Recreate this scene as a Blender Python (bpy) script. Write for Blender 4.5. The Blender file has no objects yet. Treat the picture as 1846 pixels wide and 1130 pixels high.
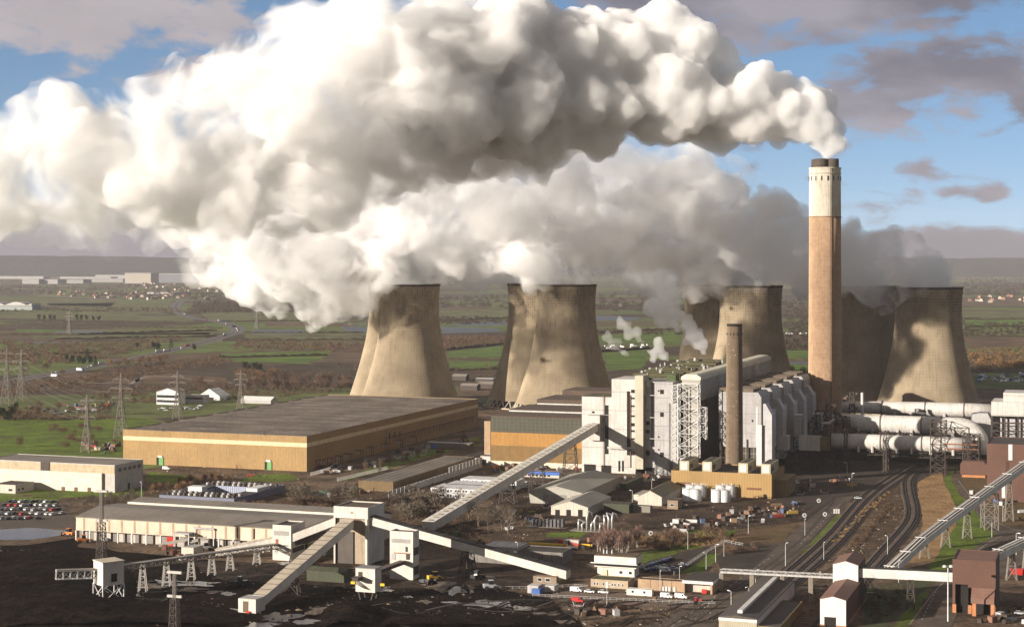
import bpy, bmesh, math, random
import numpy as np
from mathutils import Vector, Matrix, noise as mnoise
F=3050.; H=136.; CX=923.; HY=470.
R=math.radians
GA=R(19.45); UX,UY=math.cos(GA),-math.sin(GA); VX,VY=math.sin(GA),math.cos(GA)
sc=bpy.context.scene; C=sc.collection
rnd=random.Random(11)
def G(px,py,z=0.):
    Y=F*(H-z)/(py-HY); return Vector(((px-CX)/F*Y,Y,z))
def A(px,py,Y): return Vector(((px-CX)/F*Y,Y,H-(py-HY)/F*Y))
def pxof(v): return CX+F*v[0]/v[1]
def pyof(v): return HY-F*(v[2]-H)/v[1]
def Lto(p,dx,dy,px):   # distance from p along (dx,dy) until it projects on column px
    t=(px-CX)/F; return (t*p[1]-p[0])/(dx-t*dy)
def htop(p,py): return H-(py-HY)*p[1]/F-p[2]

# ---------- materials ----------
MATS={}
def mat(name,col,rough=.8,var=.18,vs=.25,streak=0.,seam=None,seamc=None,bump=0.,bs=2.,metal=0.,col2=None,spec=.3,seamw=.03,ribs=None,diffr=0.):
    """base colour with noise variation, rain streaks, panel seams (period per axis in metres) and corrugation ribs"""
    if name in MATS: return MATS[name]
    m=bpy.data.materials.new(name); m.use_nodes=True; nt=m.node_tree; N=nt.nodes; K=nt.links
    b=N['Principled BSDF']; b.inputs['Roughness'].default_value=rough; b.inputs['Metallic'].default_value=metal
    b.inputs['Specular IOR Level'].default_value=spec
    if diffr: b.inputs['Diffuse Roughness'].default_value=diffr
    tc=N.new('ShaderNodeTexCoord').outputs['Object']
    def nz(scale,det=5,src=tc,sc3=None,rg=.6):
        if sc3:
            mp=N.new('ShaderNodeMapping'); K.new(src,mp.inputs[0]); mp.inputs['Scale'].default_value=sc3; src=mp.outputs[0]
        n=N.new('ShaderNodeTexNoise'); K.new(src,n.inputs['Vector']); n.inputs['Scale'].default_value=scale; n.inputs['Detail'].default_value=det; n.inputs['Roughness'].default_value=rg
        return n.outputs['Fac']
    def mth(op,a,b_=None,clamp=False):
        n=N.new('ShaderNodeMath'); n.operation=op; n.use_clamp=clamp
        for i,v in enumerate((a,b_)):
            if v is None: continue
            if isinstance(v,(int,float)): n.inputs[i].default_value=v
            else: K.new(v,n.inputs[i])
        return n.outputs[0]
    def mr(v,a,b_,c,d):
        n=N.new('ShaderNodeMapRange'); K.new(v,n.inputs[0])
        for i,q in enumerate((a,b_,c,d)): n.inputs[i+1].default_value=q
        return n.outputs[0]
    def mix(f,a,b_,mode='MIX'):
        n=N.new('ShaderNodeMix'); n.data_type='RGBA'; n.blend_type=mode
        if isinstance(f,(int,float)): n.inputs[0].default_value=f
        else: K.new(f,n.inputs[0])
        for i,v in ((6,a),(7,b_)):
            if isinstance(v,tuple): n.inputs[i].default_value=(*v[:3],1)
            else: K.new(v,n.inputs[i])
        return n.outputs[2]
    c2=col2 or tuple(x*.55 for x in col)
    f=mr(nz(vs),.35,.68,0,1)
    c=mix(f,col,mix(.5 if col2 is None else 1.,col,c2))
    f2=mr(nz(vs*9,4),.3,.7,1-var,1+var)
    cm=N.new('ShaderNodeVectorMath'); cm.operation='SCALE'; K.new(c,cm.inputs[0]); K.new(f2,cm.inputs['Scale']); c=cm.outputs[0]
    if streak:
        s=mr(nz(1.,5,sc3=(.9,.9,.07)),.48,.75,0,streak)
        c=mix(s,c,tuple(x*.45 for x in (col[0],col[1]*.92,col[2]*.85)))
    sep=None
    if seam or ribs:
        sp=N.new('ShaderNodeSeparateXYZ'); K.new(tc,sp.inputs[0]); sep=sp.outputs
    if seam:
        acc=None
        for ax,per in enumerate(seam):
            if not per: continue
            fr=mth('FRACT',mth('DIVIDE',mth('ADD',sep[ax],500.13),per))
            l=mth('LESS_THAN',fr,seamw if seamw<1 else seamw/per)
            acc=l if acc is None else mth('MAXIMUM',acc,l)
        c=mix(mth('MULTIPLY',acc,.7),c,seamc or tuple(x*.35 for x in col))
    if ribs:
        ax,per=ribs
        w=mth('SINE',mth('MULTIPLY',sep[ax],6.2832/per))
        c=mix(mr(w,-1,1,0,.35),c,tuple(x*.55 for x in col))
    K.new(c,b.inputs['Base Color'])
    if bump:
        bn=N.new('ShaderNodeBump'); K.new(nz(bs,6,rg=.7),bn.inputs['Height']); bn.inputs['Strength'].default_value=1; bn.inputs['Distance'].default_value=bump
        K.new(bn.outputs[0],b.inputs['Normal'])
    MATS[name]=m; return m

# ---------- mesh builder ----------
class MB:
    def __init__(s): s.v=[]; s.f=[]; s.mi=[]; s.mats=[]; s.cur=0
    def use(s,m):
        if m not in s.mats: s.mats.append(m)
        s.cur=s.mats.index(m); return s
    def add(s,vs,fs):
        o=len(s.v); s.v+= [tuple(v) for v in vs]; s.f+=[tuple(i+o for i in f) for f in fs]; s.mi+=[s.cur]*len(fs); return s
    def box(s,x0,x1,y0,y1,z0,z1):
        return s.add([(x,y,z) for z in (z0,z1) for y in (y0,y1) for x in (x0,x1)],
          [(0,2,3,1),(4,5,7,6),(0,1,5,4),(2,6,7,3),(0,4,6,2),(1,3,7,5)])
    def beam(s,a,b,w=.3,h=None):
        a=Vector(a); b=Vector(b); d=b-a
        if d.length<1e-6: return s
        d.normalize(); up=Vector((0,0,1)) if abs(d.z)<.95 else Vector((0,1,0))
        x=d.cross(up).normalized(); y=x.cross(d).normalized(); h=h or w
        return s.add([p+x*(w/2*i)+y*(h/2*j) for p in (a,b) for i,j in ((-1,-1),(1,-1),(1,1),(-1,1))],
          [(0,1,2,3),(7,6,5,4),(0,4,5,1),(1,5,6,2),(2,6,7,3),(3,7,4,0)])
    def tube(s,a,b,r,r2=None,n=12,cap=True):
        return s.sweep([a,b],[r,r if r2 is None else r2],n,cap)
    def sweep(s,pts,rs,n=12,cap=True):
        pts=[Vector(p) for p in pts]; 
        if isinstance(rs,(int,float)): rs=[rs]*len(pts)
        vs=[];fs=[]; px=None
        for i,p in enumerate(pts):
            d=(pts[min(i+1,len(pts)-1)]-pts[max(i-1,0)]).normalized()
            if px is None:
                up=Vector((0,0,1)) if abs(d.z)<.9 else Vector((1,0,0)); px=d.cross(up).normalized()
            else: px=(px-d*px.dot(d)).normalized()
            y=px.cross(d)
            vs+=[p+(px*math.cos(6.28318*k/n)+y*math.sin(6.28318*k/n))*rs[i] for k in range(n)]
        for i in range(len(pts)-1):
            fs+=[(i*n+k,i*n+(k+1)%n,(i+1)*n+(k+1)%n,(i+1)*n+k) for k in range(n)]
        if cap: fs+=[tuple(range(n-1,-1,-1)),tuple(range((len(pts)-1)*n,len(pts)*n))]
        return s.add(vs,fs)
    def lathe(s,prof,n=48,cx=0,cy=0):
        vs=[(cx+r*math.cos(6.28318*k/n),cy+r*math.sin(6.28318*k/n),z) for r,z in prof for k in range(n)]
        return s.add(vs,[(i*n+k,i*n+(k+1)%n,(i+1)*n+(k+1)%n,(i+1)*n+k) for i in range(len(prof)-1) for k in range(n)])
    def prism(s,poly,z0,z1):
        n=len(poly)
        return s.add([(x,y,z) for z in (z0,z1) for x,y in poly],[tuple(range(n-1,-1,-1)),tuple(range(n,2*n))]+[(i,(i+1)%n,n+(i+1)%n,n+i) for i in range(n)])
    def extr(s,poly,y0,y1):   # polygon in x,z pushed along y
        n=len(poly)
        return s.add([(x,y,z) for y in (y0,y1) for x,z in poly],[tuple(range(n)),tuple(range(2*n-1,n-1,-1))]+[(n+i,n+(i+1)%n,(i+1)%n,i) for i in range(n)])
    def extrx(s,poly,x0,x1):  # polygon in y,z pushed along x
        n=len(poly)
        return s.add([(x,y,z) for x in (x0,x1) for y,z in poly],[tuple(range(n-1,-1,-1)),tuple(range(n,2*n))]+[(i,(i+1)%n,n+(i+1)%n,n+i) for i in range(n)])
    def quad(s,a,b,c,d): return s.add([a,b,c,d],[(0,1,2,3)])
    def mesh(s,name,m=None):
        me=bpy.data.meshes.new(name); me.from_pydata(s.v,[],s.f)
        for q in (s.mats or [m]): me.materials.append(q)
        if s.mats and len(s.mats)>1: me.polygons.foreach_set('material_index',s.mi)
        me.update(); return me
    def build(s,name,m=None,parent=None,smooth=False,label=None):
        me=s.mesh(name,m); o=bpy.data.objects.new(name,me); C.objects.link(o)
        if smooth: me.shade_smooth() if hasattr(me,'shade_smooth') else [setattr(p,'use_smooth',True) for p in me.polygons]
        if parent: o.parent=parent
        if label: o['label']=label
        return o
def tag(o,label=None,cat=None,group=None,kind=None):
    if label: o['label']=label
    if cat: o['category']=cat
    if group: o['group']=group
    if kind: o['kind']=kind
    return o
def thing(name,label,cat,loc=(0,0,0),rz=-GA,group=None):
    o=bpy.data.objects.new(name,None); C.objects.link(o); o.location=loc; o.rotation_euler=(0,0,rz); o.empty_display_size=2
    return tag(o,label,cat,group)
def copy_tree(o,parent=None):
    c=o.copy(); C.objects.link(c); c.parent=parent
    for ch in [q for q in CH.get(o.name,()) ] if parent is None and o.name in CH else list(o.children): copy_tree(ch,c)
    return c
CH={}
class Bld:
    """footprint frame: near corner at the origin, x runs left to -L, y runs back to D"""
    def __init__(s,name,label,cat,cx,cy,left=None,back=None,L=None,D=None,top=None,h=None,z0=0.,group=None,rz=None):
        p=G(cx,cy,z0); s.p=p
        s.L=L if L is not None else Lto(p,-UX,-UY,left)
        s.D=D if D is not None else Lto(p,VX,VY,back)
        s.h=h if h is not None else htop(p,top)
        s.r=thing(name,label,cat,p,-GA,group)
    def w(s,x,y,z): return (s.p[0]+x*UX+y*VX,s.p[1]+x*UY+y*VY,s.p[2]+z)
    def xat(s,px,y=0): # local x on front face (at depth y) for pixel column
        q=Vector(s.w(0,y,0)); return -Lto(q,-UX,-UY,px)
    def yat(s,px,x=0): return Lto(Vector(s.w(x,0,0)),VX,VY,px)
    def zat(s,py,x=0,y=0): return htop(Vector(s.w(x,y,0)),py)
def flat_roof(b,wm,rm,par=.5,roofname='roof'):
    """walls with a parapet and a recessed flat roof"""
    L,D,h=b.L,b.D,b.h
    w=MB(); t=.3
    w.box(-L,0,0,t,0,h); w.box(-L,0,D-t,D,0,h); w.box(-L,-L+t,t,D-t,0,h); w.box(-t,0,t,D-t,0,h)
    wo=w.build('wall',wm,b.r)
    r=MB().box(-L+t,-t,t,D-t,h-par-.3,h-par); ro=r.build(roofname,rm,b.r)
    return wo,ro
def gable(b,wm,rm,ridge='y',rise=2.,over=.3,seams=None):
    """pitched roof; ridge along y (gable faces the front) or along x"""
    L,D,h=b.L,b.D,b.h
    if ridge=='y':
        MB().extr([(-L,0),(0,0),(0,h),(-L/2,h+rise),(-L,h)],0,D).build('wall',wm,b.r)
        r=MB()
        for sgn in (-1,1):
            e=(-L/2+sgn*(L/2+over),h-over*rise/(L/2)+.03); a=(-L/2,h+rise+.03)
            q=[a,e,(e[0],e[1]+.22),(a[0],a[1]+.22)]
            r.extr(q if sgn>0 else q[::-1],-over,D+over)
        r.build('roof',rm,b.r)
    else:
        MB().extrx([(0,0),(D,0),(D,h),(D/2,h+rise),(0,h)],-L,0).build('wall',wm,b.r)
        r=MB()
        for sgn in (-1,1):
            e=(D/2+sgn*(D/2+over),h-over*rise/(D/2)+.03); a=(D/2,h+rise+.03)
            q=[a,e,(e[0],e[1]+.22),(a[0],a[1]+.22)]
            r.extrx(q if sgn<0 else q[::-1],-L-over,over)
        r.build('roof',rm,b.r)
def windows(b,rects,face='f',fm=None,gm=None,name='window',d=.06,sub=True):
    """rects: (x0,x1,z0,z1) on the front face (y=0) or side face (x=0; then x means y)"""
    fm=fm or MATS['white_frame']; gm=gm or MATS['glass_dark']
    for (a,c,z0,z1) in rects:
        if face=='f': f=MB().box(a,c,-d,.05,z0,z1); g=MB().box(a+.12,c-.12,-d-.02,-d+.01,z0+.12,z1-.12)
        else: f=MB().box(-.05,d,a,c,z0,z1); g=MB().box(d-.01,d+.02,a+.12,c-.12,z0+.12,z1-.12)
        if sub:
            fo=f.build(name,fm,b.r); g.build('pane',gm,fo)
        else:
            g=MB().box(a,c,-d,.05,z0,z1) if face=='f' else MB().box(-.05,d,a,c,z0,z1)
            g.build(name,gm,b.r)
def truss(m,a,b,w,h,bay,t=.18,sides=True):
    """box lattice girder from a to b"""
    a=Vector(a); b=Vector(b); d=b-a; L=d.length; d.normalize()
    up=Vector((0,0,1)) if abs(d.z)<.9 else Vector((0,1,0))
    x=d.cross(up).normalized(); y=x.cross(d).normalized(); n=max(1,int(round(L/bay)))
    cs=[(-w/2,-h/2),(w/2,-h/2),(w/2,h/2),(-w/2,h/2)]
    pt=lambda i,k: a+d*(L*i/n)+x*cs[k%4][0]+y*cs[k%4][1]
    for k in range(4): m.beam(pt(0,k),pt(n,k),t)
    for i in range(n+1):
        for k in range(4): m.beam(pt(i,k),pt(i,k+1),t*.7)
    for i in range(n):
        for k in range(4):
            if i%2: m.beam(pt(i,k),pt(i+1,k+1),t*.7)
            else: m.beam(pt(i,k+1),pt(i+1,k),t*.7)
    return m
def tower_frame(m,base,top,wb,wt,bay,t=.25,db=None,dt=None):
    """tapered four-legged lattice between two centre points"""
    base=Vector(base); top=Vector(top); n=max(1,int(round((top-base).length/bay))); db=db or wb; dt=dt or wt
    def pt(i,k):
        u=i/n; w=wb+(wt-wb)*u; d=db+(dt-db)*u; c=base.lerp(top,u); sx,sy=((-1,-1),(1,-1),(1,1),(-1,1))[k%4]
        return c+Vector((sx*w/2,sy*d/2,0))
    for k in range(4):
        m.beam(pt(0,k),pt(n,k),t)
        for i in range(n):
            m.beam(pt(i,k),pt(i+1,k+1),t*.6); m.beam(pt(i,k+1),pt(i+1,k),t*.6)
            m.beam(pt(i+1,k),pt(i+1,k+1),t*.7)
    return m
ORD=['leftmost','second','third','fourth','fifth','sixth','seventh','eighth','ninth','tenth','eleventh','twelfth','thirteenth','fourteenth','fifteenth','sixteenth','seventeenth','eighteenth','nineteenth','twentieth']
TENS=['','','twenty','thirty','forty','fifty','sixty','seventy']
ONES=['','first','second','third','fourth','fifth','sixth','seventh','eighth','ninth']
def ordw(i):
    if i<20: return ORD[i]
    n=i+1; t,o=divmod(n,10)
    return (TENS[t]+'-'+ONES[o]) if o else TENS[t][:-1]+'ieth'
def ordinal_labels(objs,what,where):
    """what: str or function(obj)->str ; numbers run left to right in the view"""
    objs=sorted(objs,key=lambda o:pxof(o.location))
    for i,o in enumerate(objs):
        w=what(o) if callable(what) else what
        if len(objs)==1: o['label']=f'{w} {where}'
        elif i==0: o['label']=f'leftmost {w} {where}'
        elif i==len(objs)-1: o['label']=f'rightmost {w} {where}'
        else: o['label']=f'{w} {where}, {ordw(i)} from the left'
# ---------- camera, sun, sky ----------
cam=bpy.data.objects.new('camera',bpy.data.cameras.new('camera')); C.objects.link(cam)
cam.location=(0,0,H); cam.rotation_euler=(math.pi/2,0,0)
cam.data.sensor_width=36; cam.data.lens=36*F/1846; cam.data.shift_y=-95/1846; cam.data.clip_start=1; cam.data.clip_end=80000
sc.camera=cam
AZ=R(27); EL=R(13.5)
SD=Vector((-math.cos(AZ)*math.cos(EL),-math.sin(AZ)*math.cos(EL),math.sin(EL)))
sl=bpy.data.lights.new('sun','SUN'); sl.energy=5.0; sl.angle=R(.5); sl.color=(1,.90,.78)
so=bpy.data.objects.new('sun',sl); C.objects.link(so); so.rotation_euler=SD.to_track_quat('Z','Y').to_euler()
w=bpy.data.worlds.new('World'); sc.world=w; w.use_nodes=True
def world():
    nt=w.node_tree; N=nt.nodes; K=nt.links; bg=N['Background']; bg.inputs[1].default_value=.080
    tc=N.new('ShaderNodeTexCoord')
    sky=N.new('ShaderNodeTexSky'); sky.sky_type='NISHITA'; sky.sun_disc=False; sky.sun_elevation=EL; sky.sun_rotation=math.atan2(SD[0],SD[1])
    sky.dust_density=.3; sky.air_density=1.; sky.ozone_density=2.
    mp=N.new('ShaderNodeMapping'); K.new(tc.outputs['Generated'],mp.inputs[0]); mp.inputs['Location'].default_value=(0,0,.16); mp.inputs['Scale'].default_value=(1,1,1.6); K.new(mp.outputs[0],sky.inputs[0])
    sp=N.new('ShaderNodeSeparateXYZ'); K.new(tc.outputs['Generated'],sp.inputs[0])
    def mth(op,*a,clamp=False):
        n=N.new('ShaderNodeMath'); n.operation=op; n.use_clamp=clamp
        for i,v in enumerate(a):
            if isinstance(v,(int,float)): n.inputs[i].default_value=v
            else: K.new(v,n.inputs[i])
        return n.outputs[0]
    ya=mth('MAXIMUM',mth('ABSOLUTE',sp.outputs[1]),.05)
    tx=mth('DIVIDE',sp.outputs[0],ya); tz=mth('DIVIDE',sp.outputs[2],ya)
    cb=N.new('ShaderNodeCombineXYZ'); K.new(mth('MULTIPLY',tx,11.),cb.inputs[0]); K.new(mth('MULTIPLY',tz,26.),cb.inputs[1])
    nz=N.new('ShaderNodeTexNoise'); K.new(cb.outputs[0],nz.inputs[0]); nz.inputs['Scale'].default_value=2.3; nz.inputs['Detail'].default_value=9; nz.inputs['Roughness'].default_value=.58; nz.inputs['Distortion'].default_value=.3
    nf=nz.outputs[0]
    acc=None
    #  px, py, rx, ry, amount   (banks and rags of cloud in the far sky)
    for px,py,rx,ry,am in ((150,20,420,95,1.5),(1420,-15,480,120,1.7),(1700,135,260,95,1.35),(1846,190,80,70,.9),(1540,190,190,100,1.0),(1660,300,60,40,.8),(1790,350,50,25,.75),(1770,455,330,60,2.2),
                           (1560,370,70,18,.6),(150,425,520,75,2.2),(420,110,180,120,.9),(700,460,700,60,1.6),(1230,460,500,60,1.6),(1730,345,60,14,.5)):
        dx=mth('DIVIDE',mth('SUBTRACT',tx,(px-CX)/F),rx/F); dz=mth('DIVIDE',mth('SUBTRACT',tz,(HY-py)/F),ry/F)
        d=mth('SQRT',mth('ADD',mth('MULTIPLY',dx,dx),mth('MULTIPLY',dz,dz)))
        g=mth('MULTIPLY',mth('SUBTRACT',1.,d,clamp=True),am)
        acc=g if acc is None else mth('MAXIMUM',acc,g)
    # unseen warm grey cloud added outside the view to neutralise the ambient light
    dome=mth('MAXIMUM',mth('MULTIPLY',mth('SUBTRACT',sp.outputs[2],.22),3.,clamp=True),mth('MULTIPLY',mth('SUBTRACT',.25,sp.outputs[1]),1.5,clamp=True),clamp=True)
    cov=mth('ADD',mth('ADD',mth('MULTIPLY',acc,.8),mth('MULTIPLY',dome,.55)),mth('MULTIPLY',mth('SUBTRACT',nf,.5),2.5))
    # cloud mask from the banks, the noise and the added dome cover
    m=N.new('ShaderNodeMapRange'); m.interpolation_type='SMOOTHSTEP'; K.new(cov,m.inputs[0]); m.inputs[1].default_value=.06; m.inputs[2].default_value=.62
    nz2=N.new('ShaderNodeTexNoise'); K.new(cb.outputs[0],nz2.inputs[0]); nz2.inputs['Scale'].default_value=.8; nz2.inputs['Detail'].default_value=4
    cr=N.new('ShaderNodeMapRange'); K.new(nz2.outputs[0],cr.inputs[0]); cr.inputs[1].default_value=.4; cr.inputs[2].default_value=.62
    cc=N.new('ShaderNodeMix'); cc.data_type='RGBA'; K.new(cr.outputs[0],cc.inputs[0])
    cc.inputs[6].default_value=(1.05,1.05,1.35,1); cc.inputs[7].default_value=(2.1,2.0,2.3,1)
    # lighter towards the sun, on the left of the view
    lr=N.new('ShaderNodeMapRange'); K.new(tx,lr.inputs[0]); lr.inputs[1].default_value=.05; lr.inputs[2].default_value=-.25; lr.inputs[3].default_value=0; lr.inputs[4].default_value=.6
    c2=N.new('ShaderNodeMix'); c2.data_type='RGBA'; K.new(lr.outputs[0],c2.inputs[0]); K.new(cc.outputs[2],c2.inputs[6]); c2.inputs[7].default_value=(3.6,3.25,3.3,1)
    # low banks are the darkest
    dk=N.new('ShaderNodeMapRange'); K.new(tz,dk.inputs[0]); dk.inputs[1].default_value=.035; dk.inputs[2].default_value=.012; dk.inputs[3].default_value=0; dk.inputs[4].default_value=.85
    c3=N.new('ShaderNodeMix'); c3.data_type='RGBA'; K.new(dk.outputs[0],c3.inputs[0]); K.new(c2.outputs[2],c3.inputs[6]); c3.inputs[7].default_value=(.85,.80,1.05,1)
    sat=N.new('ShaderNodeHueSaturation'); sat.inputs['Saturation'].default_value=1.12; sat.inputs['Value'].default_value=1.05; K.new(sky.outputs[0],sat.inputs['Color'])
    f=N.new('ShaderNodeMix'); f.data_type='RGBA'; K.new(m.outputs[0],f.inputs[0]); K.new(sat.outputs[0],f.inputs[6]); 
    dm=N.new('ShaderNodeMix'); dm.data_type='RGBA'; K.new(dome,dm.inputs[0]); K.new(c3.outputs[2],dm.inputs[6]); dm.inputs[7].default_value=(1.9,1.65,1.45,1); K.new(dm.outputs[2],f.inputs[7])
    K.new(f.outputs[2],bg.inputs[0])
world()
sc.view_settings.view_transform='Standard'; sc.view_settings.look='None'; sc.view_settings.exposure=1.1; sc.view_settings.gamma=1
cy=sc.cycles; cy.volume_bounces=9; cy.max_bounces=11; cy.diffuse_bounces=2; cy.glossy_bounces=2; cy.transmission_bounces=2; cy.use_denoising=True
cy.caustics_reflective=False; cy.caustics_refractive=False
# ---------- volumes: haze, smoke and steam ----------
def volmat(name,dens,aniso=0.,col=(1,1,1)):
    m=bpy.data.materials.new(name); m.use_nodes=True; n=m.node_tree; n.nodes.clear()
    out=n.nodes.new('ShaderNodeOutputMaterial'); v=n.nodes.new('ShaderNodeVolumePrincipled')
    v.inputs['Density'].default_value=dens; v.inputs['Anisotropy'].default_value=aniso; v.inputs['Color'].default_value=(*col,1)
    n.links.new(v.outputs[0],out.inputs['Volume']); return m
def wispmat(name,dens,col,scale,lo,hi,step=.2):
    # steam whose density is torn by turbulence
    m=volmat(name,dens,0,col); n=m.node_tree; K=n.links; v=[q for q in n.nodes if q.type=='PRINCIPLED_VOLUME'][0]
    g=n.nodes.new('ShaderNodeNewGeometry'); nz=n.nodes.new('ShaderNodeTexNoise'); K.new(g.outputs['Position'],nz.inputs['Vector'])
    nz.inputs['Scale'].default_value=scale; nz.inputs['Detail'].default_value=3.5; nz.inputs['Roughness'].default_value=.6; nz.inputs['Distortion'].default_value=.6
    r=n.nodes.new('ShaderNodeMapRange'); r.interpolation_type='SMOOTHSTEP'; K.new(nz.outputs[0],r.inputs[0]); r.inputs[1].default_value=lo; r.inputs[2].default_value=hi; r.inputs[3].default_value=0; r.inputs[4].default_value=dens
    K.new(r.outputs[0],v.inputs['Density']); m.cycles.volume_step_rate=step; return m
hz=MB().box(-10500,10500,-2600,17500,-4,620).build('haze',volmat('haze_air',2.4e-5,0,(.82,.80,.85))); tag(hz,'thin pale winter haze over the whole plain','haze',kind='stuff')
def tex(kind,size,**k):
    t=bpy.data.textures.new('cloud_relief',kind); t.noise_scale=size
    for a,b in k.items(): setattr(t,a,b)
    return t
_bm=bmesh.new(); bmesh.ops.create_icosphere(_bm,subdivisions=2,radius=1)
ICV=np.array([v.co[:] for v in _bm.verts]); ICF=np.array([[v.index for v in f.verts] for f in _bm.faces]); _bm.free()
def puffs(name,spheres,voxel,disp,m,parent=None):
    v=np.concatenate([ICV*r+np.array([x,y,z]) for x,y,z,r in spheres]); f=np.concatenate([ICF+i*len(ICV) for i in range(len(spheres))])
    me=bpy.data.meshes.new(name); me.from_pydata(v.tolist(),[],f.tolist())
    o=bpy.data.objects.new(name,me); C.objects.link(o)
    md=o.modifiers.new('r','REMESH'); md.mode='VOXEL'; md.voxel_size=voxel
    for t,s in disp:
        md=o.modifiers.new('d','DISPLACE'); md.texture=t; md.strength=s; md.mid_level=.5; md.texture_coords='GLOBAL'
    md=o.modifiers.new('r2','REMESH'); md.mode='VOXEL'; md.voxel_size=voxel*.95
    me2=bpy.data.meshes.new_from_object(o.evaluated_get(bpy.context.evaluated_depsgraph_get()))
    me2.name=name; o.modifiers.clear(); o.data=me2; bpy.data.meshes.remove(me); me2.materials.clear(); me2.materials.append(m)
    if parent: o.parent=parent
    return o
def along(cps,per,rg,rs=(.35,.6),yr=1.):
    out=[]
    for k in range(len(cps)-1):
        a,b=cps[k],cps[k+1]
        for i in range(per):
            u=(i+rg.random())/per
            px,py,r,Y=[a[j]*(1-u)+b[j]*u for j in range(4)]
            RR=r*Y/F; c=A(px,py,Y)
            while 1:
                d=Vector([rg.uniform(-1,1) for _ in range(3)])
                if d.length<1: break
            s=RR*rg.uniform(*rs); q=RR-s*.5
            out.append((c[0]+d[0]*q,c[1]+d[1]*q*yr,c[2]+d[2]*q,s))
    return out
T_BIG=tex('VORONOI',30); T_MID=tex('VORONOI',12); T_SM=tex('CLOUDS',6,noise_depth=3); T_SOFT=tex('CLOUDS',34,noise_depth=4); T_SM2=tex('VORONOI',5.5); T_RAG=tex('CLOUDS',13,noise_depth=5)
V_SMOKE=volmat('dense_smoke',.14,0,(.9995,.999,.9985)); V_STEAM=wispmat('steam',.10,(.9985,.998,.9975),.030,.43,.62,.22); V_WISP=volmat('wisp',.055); V_BANK=wispmat('drifting_steam',.04,(.99,.987,.985),.016,.40,.62,.3)
def smoke():
    rg=random.Random(5)
    Y0=YCH
    sp=along([(1488,292,14,Y0),(1489,281,21,Y0),(1490,258,32,Y0),(1482,228,44,Y0),(1462,195,42,Y0)],24,rg,(.4,.7))
    sp+=[(*A(1452,168,Y0),9),(*A(1447,158,Y0),7),(*A(1456,185,Y0),13),(*A(1372,140,Y0),14),(*A(1395,150,Y0),13)]
    sp+=along([(1474,228,38,Y0),(1420,210,56,Y0),(1350,190,72,Y0+4),(1280,175,88,Y0+8),(1190,160,118,Y0+10)],46,rg,(.26,.5))
    sp+=along([(1190,160,118,Y0+10),(1060,165,120,Y0+5),(940,150,140,Y0),(800,150,172,Y0-15)],60,rg,(.25,.48))
    sp+=[(*A(1290,92,Y0+8),15),(*A(1275,85,Y0+8),16),(*A(1205,48,Y0+8),22),(*A(1190,62,Y0+8),24),(*A(1100,70,Y0+4),24),(*A(1060,70,Y0),26)]
    a=puffs('chimney_smoke',sp,2.1,[(T_BIG,-14),(T_MID,-6),(T_SM2,-4.6),(T_SM,2.2)],V_SMOKE)
    tag(a,'dense white plume of cauliflower billows blowing left from the tall chimney top','smoke plume')
    sp=along([(960,152,138,Y0),(830,150,168,Y0-15),(690,170,185,Y0-40),(560,220,185,Y0-60),(420,270,160,Y0-75),(290,300,140,Y0-85),(150,290,115,Y0-90),(40,320,110,Y0-95),(-120,340,110,Y0-100)],40,rg,(.28,.55))
    sp+=[(*A(110,205,Y0-95),26),(*A(70,225,Y0-95),24),(*A(140,200,Y0-92),20)]
    b=puffs('drifting_smoke',sp,3.,[(T_SOFT,22),(T_BIG,-14),(T_MID,-9),(T_RAG,14),(T_SM2,-3),(T_SM,4)],wispmat('old_smoke',.085,(.992,.989,.985),.021,.42,.62,.22))
    tag(b,'softer grey end of the chimney plume spreading to the left edge of the sky','smoke plume')
    def st(cps,label,per=24,m=V_STEAM,vx=2.7,rs=(.3,.55),disp=None,name='steam_plume',cat='steam plume',group=None):
        o=puffs(name,along(cps,per,rg,rs),vx,disp or [(T_SOFT,24),(T_BIG,-8),(T_MID,-8),(T_RAG,14),(T_SM2,-3),(T_SM,4)],m); return tag(o,label,cat,group)
    g='steam plumes drifting off the cooling towers'
    st([(1030,518,44,YT[1]),(1012,495,58,YT[1]),(985,462,62,YT[1]),(960,440,70,YT[1]),(870,420,95,YT[1]+10),(740,420,105,YT[1]+20),(620,440,100,YT[1]+20),(520,450,85,YT[1]+20)],'steam rising in a round dome from the second cooling tower from the left',group=g)
    st([(748,515,40,YT[0]),(722,500,52,YT[0]),(680,492,66,YT[0]-20),(620,510,72,YT[0]-30),(560,500,85,YT[0]-30),(490,485,80,YT[0]-30),(430,470,75,YT[0]-30),(380,430,60,YT[0]-30)],'steam pouring low and left off the leftmost cooling tower',group=g)
    st([(1362,520,46,YT[2]),(1335,502,54,YT[2]),(1270,480,66,YT[2]),(1200,455,76,YT[2]),(1130,420,82,YT[2]),(1040,390,90,YT[2]),(930,360,90,YT[2])],'steam streaming left from the cooling tower behind the slim stack',group=g)
    st([(1683,522,50,YT[3]),(1655,502,62,YT[3]),(1600,480,72,YT[3]),(1540,480,82,YT[3]),(1450,450,80,YT[3]+20),(1360,420,85,YT[3]+40),(1270,385,80,YT[3]+60),(1180,350,70,YT[3]+80)],'steam drifting left behind the tall chimney from the rightmost cooling tower',group=g)
    for cx,Y,l in ((716,YR[0],'steam from the half hidden rear tower at the far left of the row'),(968,YR[1],'steam from the rear cooling tower with its slanting legs showing'),(1288,YR[2],'steam from the rear cooling tower behind the boiler house roof'),(1560,YR[3],'steam from the rear cooling tower just right of the tall chimney')):
        st([(cx,524,40,Y),(cx-15,500,52,Y),(cx-60,475,66,Y+10),(cx-140,450,80,Y+30),(cx-240,420,90,Y+50),(cx-340,390,95,Y+60)],l,group=g,per=18)
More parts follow.
